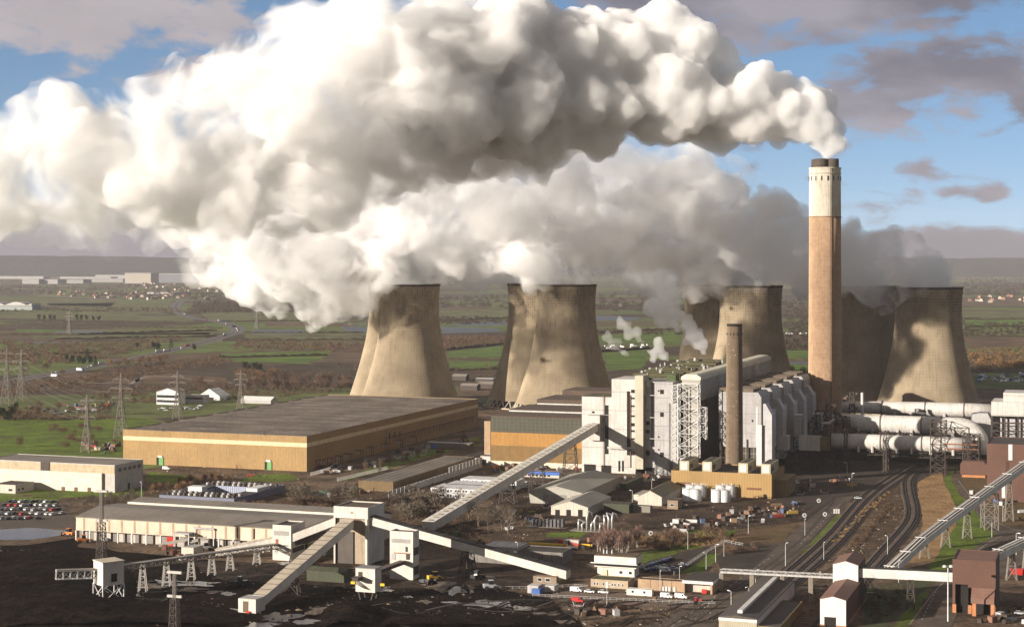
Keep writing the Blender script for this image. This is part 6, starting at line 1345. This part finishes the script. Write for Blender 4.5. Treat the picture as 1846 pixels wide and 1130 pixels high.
# ---------- pylons, masts, lamps ----------
def pylons():
    spec=[(12.5,730,627,'tall pylon close to the left edge'),(38.5,722,629,'pylon just right of the leftmost one'),(157,815,712,'nearest pylon, wide legged, on the bright meadow'),(218,790,672,'tall pylon behind the ochre hall corner'),(320,755,669,'pylon before the white two storey office'),(434,737,667,'pylon beyond the far edge of the ochre hall'),(125,602,560,'small pylon far out in the pale fields'),(463,593,556,'small pylon standing beside a pale pond'),(545,580,560,'tiny distant pylon near the steam edge'),(1190,560,540,'tiny pylon glimpsed behind the middle towers')]
    st=mat('galvanised',(.16,.14,.12),.7,var=.15); tops=[]
    for px,by,ty,l in spec:
        p=G(px,by); h=htop(p,ty); t=thing('pylon',l,'pylon',p,R(-15),'electricity pylons'); f=1. if by>620 else 1.8
        wb=h*.17; m=MB(); tower_frame(m,(0,0,0),(0,0,h*.58),wb,wb*.28,h*.145,.34*f); m.build('lower_tower',st,t)
        m=MB(); tower_frame(m,(0,0,h*.58),(0,0,h),wb*.28,.5,h*.1,.28*f); m.build('upper_tower',st,t)
        for z,a in ((.62,.15),(.76,.19),(.90,.13)):
            m=MB()
            for s in (-1,1):
                e=(s*h*a,0,h*z); m.beam((0,-.8,h*z),e,.34*f); m.beam((0,.8,h*z),e,.34*f); m.beam((0,0,h*(z+.045)),e,.2*f); m.beam((s*h*a*.5,0,h*z),(s*h*a*.5,0,h*(z+.022)),.2*f)
                m.beam(e,(e[0],0,e[2]-2.2),.28*f)
            m.build('crossarm',st,t)
        if by>620: tops.append((p,h))
    # conductors
    wm=mat('wire',(.12,.11,.10),.6); pairs=[(0,2),(1,3),(3,4),(4,5),(2,3)]
    for i,(a,b) in enumerate(pairs[:4]):
        (pa,ha),(pb,hb)=tops[a],tops[b]; m=MB(); ca,sa=math.cos(R(-15)),math.sin(R(-15))
        for z,ar in ((.62,.15),(.76,.19),(.90,.13)):
            for s in (-1,1):
                A_=pa+Vector((s*ha*ar*ca,s*ha*ar*sa,ha*z-2.2)); B_=pb+Vector((s*hb*ar*ca,s*hb*ar*sa,hb*z-2.2)); q=[A_.lerp(B_,k/10)-Vector((0,0,9*4*(k/10)*(1-k/10))) for k in range(11)]
                for k in range(10): m.beam(q[k],q[k+1],.12)
        o=m.build('power_line',wm); tag(o,['thin power lines from the leftmost pylon to the meadow pylon','thin power lines from the second left pylon towards the hall corner','thin power lines between the hall corner pylon and the office pylon','thin power lines between the office pylon and the hall edge pylon','short power lines between the meadow pylon and hall corner pylon'][i],'power lines')
    for px,by,ty,w,l in ((183,1012,884,3.6,'lattice lighting mast crossing the coal store front'),(315,1136,1031,3.2,'lattice lighting mast standing in the coal, cut by the bottom edge')):
        p=G(px,by); h=htop(p,ty); t=thing('lighting_mast',l,'mast',p,-GA); m=MB(); tower_frame(m,(0,0,0),(0,0,h*.55),w,w*.72,3,.26); m.build('lower_mast',DKB,t); m=MB(); tower_frame(m,(0,0,h*.55),(0,0,h*.97),w*.35,w*.3,2,.2); m.build('upper_mast',mat('galvanised',(.34,.31,.27)),t)
        m=MB()
        for zz in (.57,.98):
            m.box(-3,3,-.5,.4,h*zz,h*zz+.9)
        m.build('floodlights',mat('lamp_grey',(.42,.40,.37),.5),t)
    # street lamps
    lp=[(1362,1062,8),(1318,1108,9),(1225,1050,7),(1349,962,9),(1416,1020,10),(1451,965,8),(1527,860,9),(1536,880,9),(1273,1028,8),(1290,1013,8),(1305,1003,7),(1094,1090,8),(1190,1065,8),(1600,1000,9),(1832,1000,10),(1808,940,8),(1788,968,8),(1030,925,9),(1140,910,8),(1175,890,8),(933,1010,8),(255,905,11),(342,903,8),(1240,990,8),(1350,1095,8),(1460,885,8),(1485,1010,8),(1620,1050,9)]
    pr=None; out=[]
    for px,py,h in lp:
        if pr is None:
            pr=thing('street_lamp','lamp','street lamp',G(px,py),0,'street lamps on the site roads'); MB().tube((0,0,0),(0,0,8),.13,.09,6).build('post',mat('lamp_post',(.52,.52,.50),.5),pr); MB().beam((0,0,8),(1.2,0,8.2),.12).build('arm',mat('lamp_post',(.5,.5,.5)),pr); MB().box(.7,1.7,-.22,.22,8.1,8.35).build('lamp_head',mat('lamp_head',(.70,.70,.68),.4),pr); t=pr
        else: t=copy_tree(pr)
        t.location=G(px,py); t.scale=(h/8,)*3; t.rotation_euler=(0,0,rnd.random()*6.28); out.append(t)
    for sel,wh in ((lambda x:x<1000,'in the left half of the site'),(lambda x:1000<=x<1300,'around the middle yards and control building'),(lambda x:1300<=x<1500,'along the main site road'),(lambda x:x>=1500,'near the railway and right hand paths')):
        ordinal_labels([o for o in out if sel(pxof(o.location))],'slim pale street lamp',wh)
    t=thing('floodlight_mast','tall white mast with twin round lamps before the brown hopper tower','street lamp',G(1709,1120),0); h=htop(G(1709,1120),1021)
    MB().tube((0,0,0),(0,0,h),.3,.2,8).build('post',STW,t); 
    for s in (-1,1): m=MB(); m.lathe([(.05,0),(.9,.3),(.7,.9),(.05,1.1)],12); o=m.build('lamp_head',STW,t); o.location=(s*1.2,0,h-.4)
    # round road signs and boards
    for px,py,l in ((1450,939,'round faced white road sign left of the main road'),(1487,937,'round faced white road sign right of the main road'),(1476,912,'small white sign farther up the main road'),(1173,972,'white round sign on a post behind the birches'),(1216,976,'white round sign beside the lawn')):
        t=thing('road_sign',l,'road sign',G(px,py),0); MB().tube((0,0,0),(0,0,2.4),.1,.1,6).build('post',DKB,t); m=MB(); m.tube((0,-.15,3.1),(0,0,3.1),1.15,None,16); m.build('sign_face',STW,t); MB().tube((0,-.2,3.1),(0,-.16,3.1),.6,None,10).build('symbol',mat('sign_dark',(.1,.1,.1)),t)
    for k in range(3): 
        t=thing('marker_board',f'{("left","middle","right")[k]} of three white boards on the grass by the main road','board',G(1504+k*4,927),0); MB().box(-.45,.45,-.1,.1,.5,3).build('panel',STW,t); MB().beam((0,.2,0),(0,.2,2.5),.15).build('post',DKB,t)
    # fences
    for pts,l,h,mt in (([(1215,1036),(1262,1004),(1305,978),(1340,985)],'railing climbing beside the lawn towards the car park',1.6,'galv'),([(1140,962),(1250,968),(1330,958),(1440,938),(1500,898)],'dark fence along the storage yard by the main road',2.2,'dk'),([(900,1062),(960,1062),(1035,1058),(1060,1060)],'thin rail fence at the coal yard edge',1.3,'galv'),([(560,858),(595,848),(608,838)],'pale palisade fence around the red switchgear',2.4,'w'),([(608,868),(650,858),(700,846)],'pale mesh fence beside the dark lawn',2.4,'w'),([(330,838),(360,832),(395,838),(430,845)],'dark fence before the ochre hall wall',2.2,'dk'),([(960,1075),(1100,1082),(1290,1090)],'low post fence along the brown road',1.2,'galv')):
        q=[G(*p) for p in pts]; t=thing('fence',l,'fence',q[0],0); m=MB(); mm={'galv':mat('galv',(.36,.35,.34)),'dk':DKB,'w':mat('fence_pale',(.42,.40,.37))}[mt]
        for a,b in zip(q,q[1:]):
            a=a-q[0]; b=b-q[0]; n=max(1,int((b-a).length/2.5))
            for k in range(n): c=a.lerp(b,k/n); m.beam(c,c+Vector((0,0,h)),.18)
            for z in (.5,1.): m.beam(a+Vector((0,0,h*z)),b+Vector((0,0,h*z)),.12 if mt!='w' else .2)
            if mt=='w':
                for k in range(n*3): c=a.lerp(b,k/n/3); m.beam(c,c+Vector((0,0,h)),.22)
        m.build('rails_and_posts',mm,t)
pylons()
# ---------- vehicles ----------
PA={'white':mat('paint_white',(.72,.72,.71),.3,var=.03,spec=.6),'silver':mat('paint_silver',(.42,.43,.44),.3,var=.03,spec=.6),'black':mat('paint_black',(.025,.025,.028),.25,var=.03,spec=.6),'red':mat('paint_red',(.42,.025,.02),.3,var=.03,spec=.6),'blue':mat('paint_blue',(.03,.07,.22),.3,var=.03,spec=.6),'orange':mat('paint_orange',(.55,.16,.03),.5,var=.1),'yellow':mat('paint_yellow',(.62,.38,.04),.5,var=.1),'green':mat('paint_green',(.03,.12,.06),.4)}
TY=mat('tyre',(.02,.02,.02),.9)
VP={}
def veh_meshes(kind,col):
    if (kind,col) in VP: return VP[kind,col]
    parts=[]
    if kind=='car':
        b=MB().extr([(-2.15,.35),(2.1,.35),(2.2,.75),(1.9,.92),(.95,1.0),(-1.9,1.05),(-2.2,.95)],-.88,.88).mesh('body',PA[col])
        c=MB(); vs=[(-1.85,-.8,1.02),(1.0,-.8,.98),(1.0,.8,.98),(-1.85,.8,1.02),(-1.35,-.66,1.46),(.25,-.66,1.46),(.25,.66,1.46),(-1.35,.66,1.46)]; c.add(vs,[(0,1,5,4),(1,2,6,5),(2,3,7,6),(3,0,4,7)])
        g=c.mesh('windows',MATS['glass_dark']); r=MB().box(-1.36,.26,-.67,.67,1.45,1.51).mesh('roof',PA[col]); parts=[('body',b),('windows',g),('roof',r)]; wx=(1.35,-1.35)
    elif kind=='van':
        b=MB().extr([(-2.5,.35),(2.45,.35),(2.5,1.0),(1.7,1.25),(1.2,2.05),(-2.5,2.1)],-.95,.95).mesh('body',PA[col]); c=MB(); c.add([(1.72,-.85,1.28),(1.72,.85,1.28),(1.24,.8,1.98),(1.24,-.8,1.98)],[(0,1,2,3)]); c.box(.5,1.15,-.97,.97,1.2,1.8); parts=[('body',b),('windows',c.mesh('windows',MATS['glass_dark']))]; wx=(1.6,-1.6)
    elif kind=='lorry':
        parts=[('cargo_box',MB().box(-5.5,2.2,-1.25,1.25,1.1,3.7).mesh('cargo_box',PA[col])),('cab',MB().extr([(2.4,.5),(4.4,.5),(4.4,1.8),(4.1,3.1),(2.4,3.2)],-1.2,1.2).mesh('cab',PA['white' if col!='white' else 'blue'])),('chassis',MB().box(-5.4,4.2,-.6,.6,.7,1.05).mesh('chassis',DKB)),('windows',MB().add([(4.42,-1,1.9),(4.42,1,1.9),(4.15,1,2.9),(4.15,-1,2.9)],[(0,1,2,3)]).mesh('windows',MATS['glass_dark']))]; wx=(3.4,-3.2,-4.4)
    elif kind=='caravan':
        parts=[('body',MB().extr([(-2.8,.5),(2.6,.5),(2.9,1.3),(2.4,2.4),(-2.6,2.5),(-2.9,1.6)],-1.1,1.1).mesh('body',PA[col])),('windows',MB().box(-1.8,1.6,-1.13,1.13,1.4,1.9).mesh('windows',MATS['glass_dark']))]; wx=(0.,)
    elif kind=='loader':
        parts=[('body',MB().extr([(-3.,.8),(1.6,.8),(1.8,1.6),(.2,1.9),(-3,2.1)],-1.1,1.1).mesh('body',PA[col])),('cab',MB().extr([(-1.0,1.95),(.7,1.95),(.5,3.3),(-.9,3.3)],-.8,.8).mesh('cab',MATS['glass_dark'])),('cab_roof',MB().box(-1.1,.7,-.9,.9,3.31,3.45).mesh('cab_roof',PA[col])),('lift_arm',MB().beam((.8,-.8,1.6),(3.4,-.8,.7),.35).beam((.8,.8,1.6),(3.4,.8,.7),.35).mesh('lift_arm',PA[col])),('bucket',MB().extr([(3.2,.1),(4.6,.15),(3.6,.5),(3.4,1.4),(3.1,1.2)],-1.4,1.4).mesh('bucket',DKB))]; wx=(1.2,-1.9)
    R_= .75 if kind=='loader' else (.5 if kind=='lorry' else .34); hw=1.15 if kind in('loader','lorry') else .85
    for x in wx:
        for s in (-1,1): parts.append(('wheel',MB().tube((x,s*(hw-.12),R_),(x,s*(hw+.12),R_),R_,None,12).mesh('wheel',TY)))
    VP[kind,col]=parts; return parts
def vehicle(kind,col,px,py,rz,label=None,group=None,scale=1.):
    nm={'car':'parked_car','van':'van','lorry':'lorry','caravan':'caravan','loader':'wheel_loader'}[kind]
    cat={'car':'car','van':'van','lorry':'lorry','caravan':'caravan','loader':'loader'}[kind]
    t=thing(nm,label or 'x',cat,G(px,py,.2),rz,group); t.scale=(scale,)*3; t['_c']=col
    for n_,m_ in veh_meshes(kind,col): o=bpy.data.objects.new(n_,m_); C.objects.link(o); o.parent=t
    return t
CW={'white':'white','silver':'silver','black':'black','red':'red','blue':'dark blue','orange':'orange','yellow':'yellow','green':'green'}
def lot(kinds,pts,rz,group,where,cols=('white','silver','black','white','silver','red','blue'),jr=.1):
    out=[]
    for i,(px,py) in enumerate(pts): out.append(vehicle(kinds[i%len(kinds)],rnd.choice(cols),px,py,rz+rnd.uniform(-jr,jr),None,group))
    ordinal_labels(out,lambda o:f'{CW[o["_c"]]} {o["category"]}',where); return out
def vehicles():
    for r,(y,x0,x1,n) in enumerate(((905,18,95,9),(912,8,100,9),(919,2,106,10),(927,0,112,9),(935,6,66,7))):
        lot(('car',),[(x0+(x1-x0)*(i+rnd.uniform(-.2,.2))/(n-1),y+rnd.uniform(-1,1)) for i in range(n)],R(62),'cars in the left car park',f'in the {("farthest","second","third","fourth","nearest")[r]} row of the left car park',('white','silver','black','black','white','silver','red'))
    for px,py,k,c,l in ((1039,1066,'van','white','white panel van in front of the low tan offices'),(1063,1068,'car','white','white car next to the van before the tan offices'),(1088,1069,'car','white','white estate car with its nose towards the cabin'),(1202,1077,'van','white','white van right of the prefabricated cabin'),(1228,1078,'van','white','second white van right of the cabin, by the meter boxes'),(1257,1083,'car','red','dark red car before the open garage'),(1433,872,'van','white','lone white pickup van beside the ochre building end'),(1547,899,'car','silver','silver car on the main road beside the sidings'),(1199,1030,'van','white','white van parked beside the bright lawn'),(1215,1026,'car','silver','silver car behind the white van by the lawn'),(1232,1020,'car','white','white car at the far end of the lawn car park'),(865,836,'lorry','white','white lorry beside the panel wall end'),(1040,846,'car','red','small red car at the turbine hall wall'),(895,845,'van','orange','orange works van by the turbine hall foot'),(968,846,'car','red','red car under the inclined conveyor near the turbine hall'),(942,985,'van','red','red works truck behind the descending conveyor'),(1838,1107,'car','silver','silver car right of the brown hopper tower'),(1822,1118,'car','black','black car lowest at the right edge'),(1845,1040,'lorry','red','red lorry at the right edge above the path'),(100,680,'lorry','white','large white lorry on the left end of the motorway'),(145,669,'lorry','white','smaller white lorry farther along the motorway'),(1042,1085,'van','red','bright red van by the coal yard fence')):
        vehicle(k,c,px,py,rnd.choice((R(-20),R(-18),R(-24))) if k!='x' else 0,l)
    lot(('car',),[(1160+i*6.2,1024-i*1.9) for i in range(9)]+[(1165+i*6.5,1030-i*1.6) for i in range(6)],R(60),'dark cars beside the control building','in the car park by the control building',('black','black','silver','blue'))
    lot(('car','van'),[(928,871),(934,874),(946,870),(958,874),(938,880),(948,879)],R(10),'white cars under the conveyor','parked under the inclined conveyor',('white','white','silver'))
    lot(('car',),scat([(60,741),(135,738),(195,730),(210,742),(110,747)],30,41),R(20),'cars in the lot below the pylons','in the lot between the left pylons',('white','silver','black','silver','black'),.8)
    lot(('car',),scat([(272,737),(360,731),(372,737),(300,741)],16,42),R(20),'cars before the white office','before the white two storey office',('white','white','silver'),.8)
    lot(('caravan',),scat([(1758,690),(1770,676),(1855,668),(1855,690)],34,43),0,'caravans behind the rightmost tower','in the caravan park behind the rightmost tower',('white','white','silver','silver','blue'),1.5)
    lot(('caravan',),scat([(1090,624),(1170,622),(1170,628),(1092,630)],16,44),0,'caravans on the far green field','beside the far green field behind the second tower',('white',),1.5)
    lot(('caravan',),[(1419+i*5,602+rnd.random()) for i in range(8)],0,'vehicles glimpsed left of the chimney','on the plain between third tower and chimney',('white','silver'),1.5)
    mp=spline([(40,683),(110,671),(180,659),(260,642),(340,624),(400,607),(428,597),(424,589),(395,580),(345,572),(320,561)],12)
    pts=[mp[i] for i in rnd.sample(range(8,len(mp)),38)]; lot(('car','van','lorry','car'),[(x+rnd.uniform(-2,2),y+rnd.uniform(-1.5,1.5)) for x,y in pts],R(35),'traffic on the motorway','driving on the motorway',('white','white','silver','black','red'))
    for px,py,c,rz,l in ((124,966,'orange',2.6,'orange dumper beside the wet ground at the coal store end'),(152,978,'orange',.3,'orange loader before the first coal store bays'),(432,1055,'black',2.9,'dark loader with blade below the steep conveyor'),(886,1062,'silver',.2,'muddy machine on the slurry left of the containers'),(860,1044,'black',1.,'dark loader under the descending conveyor'),(785,1046,'yellow',.4,'yellow machine on the pale slurry heap'),(372,992,'white',.4,'dusty loader beneath the framed shelter')):
        vehicle('loader',c,px,py,rz,l,scale=1.15)
    for px,py,l in ((300,846,'white van parked by the left green door of the ochre hall'),): vehicle('van','white',px,py,-.3,l)
    vehicle('car','red',452,858,-.2,'red vehicle on the rough ground before the ochre hall')
    # clutter of the contractors' yards, each stack its own thing
    rq=random.Random(77); cols=[W2,STW,mat('crate_brown',(.17,.11,.07),.9),mat('skip_green',(.05,.09,.06),.8),mat('red_faded',(.30,.05,.035),.8,var=.3),mat('blue_faded',(.08,.11,.20),.8,var=.3),mat('yellow_faded',(.38,.26,.06),.8,var=.3),DKB,DKB,mat('rust_roof',(.2,.1,.07))]
    cn=['grey','white','brown','dark green','red','blue','yellow','black','black','rusty']
    zones=[([(1165,955),(1250,935),(1340,920),(1440,905),(1440,930),(1330,950),(1200,962)],64,'in the contractors yard below the white tanks'),([(1000,975),(1060,968),(1085,985),(1020,1000)],12,'near the yellow girders behind the birches'),([(890,835),(1040,848),(1040,856),(890,850)],26,'along the turbine hall foot'),([(1060,855),(1200,858),(1205,866),(1080,864)],20,'at the boiler house foot'),([(560,845),(620,838),(640,846),(590,856)],22,'in the switchgear compound at the hall corner'),([(640,835),(850,785),(860,800),(680,845)],44,'along the shaded hall side'),([(700,905),(760,890),(850,880),(870,905),(780,930)],40,'around the site cabins'),([(900,925),(985,905),(990,945),(900,960)],22,'in the yard left of the small gabled shed'),([(140,800),(222,798),(222,815),(175,818)],26,'in the junk pile behind the hall corner'),([(290,990),(400,985),(430,1000),(330,1012)],18,'around the framed shelters'),([(1000,1085),(1280,1080),(1270,1100),(1020,1120)],12,'along the fence by the brown road'),([(1400,870),(1500,860),(1560,850),(1540,880),(1420,900)],20,'in the shade beneath the flue ducts'),([(1740,880),(1846,890),(1846,940),(1770,920)],14,'on the brown turf beside the right path'),([(1760,1095),(1850,1100),(1850,1128),(1760,1128)],14,'beside the brown hopper tower'),([(30,735),(200,722),(230,728),(100,745)],24,'in the compound below the pylons'),([(400,1090),(1000,1100),(1000,1128),(420,1128)],0,''),([(560,893),(700,870),(740,880),(600,900)],24,'along the sidings')]
    fam=[('steel_skip','skip'),('pallet_stack','pallets'),('storage_box','box'),('pipe_stack','pipes')]
    for poly,n,wh in zones:
        if not n: continue
        grp='yard clutter '+wh; out=[]
        for (px,py) in scat(poly,n,hash(wh)%1000 if False else len(wh)*7+n):
            ci=rq.choice((0,0,1,2,2,3,7,8,7,8,9,9,2,7,0,1,4,5,6)) if rq.random()<.5 else rq.choice((0,2,7,8,9)); f=fam[rq.randrange(4)]; t=thing(f[0],'x',f[1],G(px,py,.1),rq.random()*3.1,grp); t['_c']=cn[ci]
            key=('cl',f[0],ci)
            if key not in VP:
                m=MB()
                if f[0]=='steel_skip': m.extr([(-2,0),(2,0),(2.7,1.6),(2.5,1.6),(1.9,.2),(-1.9,.2),(-2.5,1.6),(-2.7,1.6)],-.9,.9)
                elif f[0]=='pallet_stack': 
                    for k in range(5): m.box(-.9+.05*k,.9,-.7,.7,k*.32,k*.32+.24)
                elif f[0]=='storage_box': m.box(-1.6,1.6,-1.1,1.1,.15,2.1).box(-1.7,1.7,-1.2,1.2,2.11,2.25).box(-1.5,-1.2,-1,1,0,.14).box(1.2,1.5,-1,1,0,.14)
                else:
                    for k,(a,z) in enumerate(((-.8,.3),(-.2,.3),(.4,.3),(-.5,.85),(.1,.85),(-.2,1.35))): m.tube((-3,a,z),(3,a,z),.3,None,8)
                VP[key]=m.mesh(f[0],cols[ci])
            o=bpy.data.objects.new({'steel_skip':'skip_body','pallet_stack':'pallet_pile','storage_box':'box_body','pipe_stack':'pipe_pile'}[f[0]],VP[key]); C.objects.link(o); o.parent=t; out.append(t)
        ordinal_labels(out,lambda o:f'{o["_c"]} {({"skip":"skip","pallets":"pallet stack","box":"storage box","pipes":"pipe bundle"})[o["category"]]}',wh)
    for o in sc.objects:
        if '_c' in o.keys(): del o['_c']
    # switchgear frames at the shaded side of the hall
    k=0
    for px,py,c in ((578,846,'red'),(592,842,'red'),(606,838,'dark'),(622,834,'dark'),(642,828,'dark'),(662,822,'dark'),(690,815,'dark'),(715,808,'dark'),(740,802,'dark')):
        t=thing('switchgear_frame',('first','second','third','fourth','fifth','sixth','seventh','eighth','ninth')[k]+f' {"red legged" if c=="red" else "dark"} switchgear frame from the hall corner','switchgear',G(px,py),R(-GA*57.3),'switchgear along the hall side'); k+=1
        m=MB()
        for x in (-3,3):
            for y in (0,4): m.beam((x,y,0),(x,y,6),.3)
        for y in (0,4): m.beam((-3.5,y,6),(3.5,y,6),.3)
        m.build('gantry',mat('red_steel',(.25,.05,.04)) if c=='red' else DKB,t)
        for x in (-2,0,2): MB().lathe([(.15,3.2),(.4,3.4),(.15,3.7),(.4,4.1),(.15,4.4),(.4,4.8),(.1,5.9)],8,x,1).build('insulator',mat('porcelain',(.45,.42,.40),.3),t)
    t=thing('girder_stack','yellow steel girders lying on the ground behind the birches','girders',G(982,983),-GA)
    for i in range(3): MB().box(-9,9,i*1.4,i*1.4+.7,0,.8).build('girder',mat('yellow_paint',(.65,.42,.03)),t)
    t=thing('girder_stack','short yellow girder right of the white and red unit','girders',G(1056,984),-GA)
    for i in range(2): MB().box(-4,4,i*1.4,i*1.4+.7,0,.8).build('girder',mat('yellow_paint',(.65,.42,.03)),t)
    q=Bld('generator_unit','white generator unit with red end beside the yellow girders','generator',1043,983,left=1015,D=3,top=974); MB().box(-q.L,0,0,q.D,0,q.h).build('casing',BW,q.r); MB().box(-q.L-2.5,-q.L-.05,.3,2.7,0,q.h*.8).build('red_unit',mat('red_paint',(.45,.03,.02)),q.r); MB().box(-q.L+1,-1,-.06,.0,.5,q.h-.6).build('grille',W2,q.r)
vehicles()
def debris():
    rq=random.Random(31); ms=[mat('grit_brown',(.16,.11,.075),.95),mat('grit_grey',(.28,.26,.23),.9),mat('grit_dark',(.03,.024,.02),.95),mat('grit_pale',(.46,.43,.38),.85)]
    for name,label,poly,n,w,sz in (('yard_debris','scattered stones, timber and scrap lying over the middle yards',[(640,890),(880,850),(1210,858),(1210,900),(1500,905),(1440,940),(1330,985),(1160,1000),(1060,1005),(880,1010),(760,960)],600,(5,1,7,.1),(.15,.6)),
        ('yard_debris','scattered scrap and rubble along the brown foreground road',[(980,1062),(1300,1068),(1330,1080),(1240,1128),(1030,1128),(960,1085)],300,(5,2,5,.5),(.12,.4)),
        ('coal_rubble','lumps of coal and slurry clods strewn over the coal yard',[(0,985),(330,1012),(620,1020),(960,1065),(1010,1128),(0,1128)],900,(3,0,12,0),(.2,.7)),
        ('yard_debris','litter and low scrap on the ground left of the hall',[(0,897),(140,900),(260,895),(560,862),(560,850),(222,820),(228,880),(60,897)],260,(5,2,5,.4),(.15,.5)),
        ('track_debris','ballast heaps and weeds beside the curved railway tracks',[(1440,1050),(1535,975),(1600,890),(1640,890),(1640,950),(1560,1050),(1480,1120)],500,(6,1,6,.3),(.12,.45))):
        mb=MB(); 
        for x,y in scat(poly,n,n):
            p=G(x,y); s=rq.uniform(*sz); mb.use(ms[rq.choices(range(4),w)[0]]); a=rq.random()*3.14; l=s*rq.uniform(1,2.6); c,q=math.cos(a)*l,math.sin(a)*l; h=s*rq.uniform(.4,1.1)
            mb.add([(p.x-c,p.y-q,.05),(p.x+q*.5,p.y-c*.5,.05),(p.x+c,p.y+q,.05),(p.x-q*.5,p.y+c*.5,.05),(p.x+rq.uniform(-.2,.2),p.y,.2+h),(p.x+c*.5,p.y+q*.5,.2+h*.8)],[(0,1,4),(1,2,5),(1,5,4),(2,3,5),(3,4,5),(3,0,4)])
        tag(mb.build(name),label,'debris',None,'stuff')
debris()
smoke()
for _o in sc.objects:
    _l=_o.get('label')
    if _l and len(_l.split())>16: print('LONG',len(_l.split()),_o.name,'|',_l)
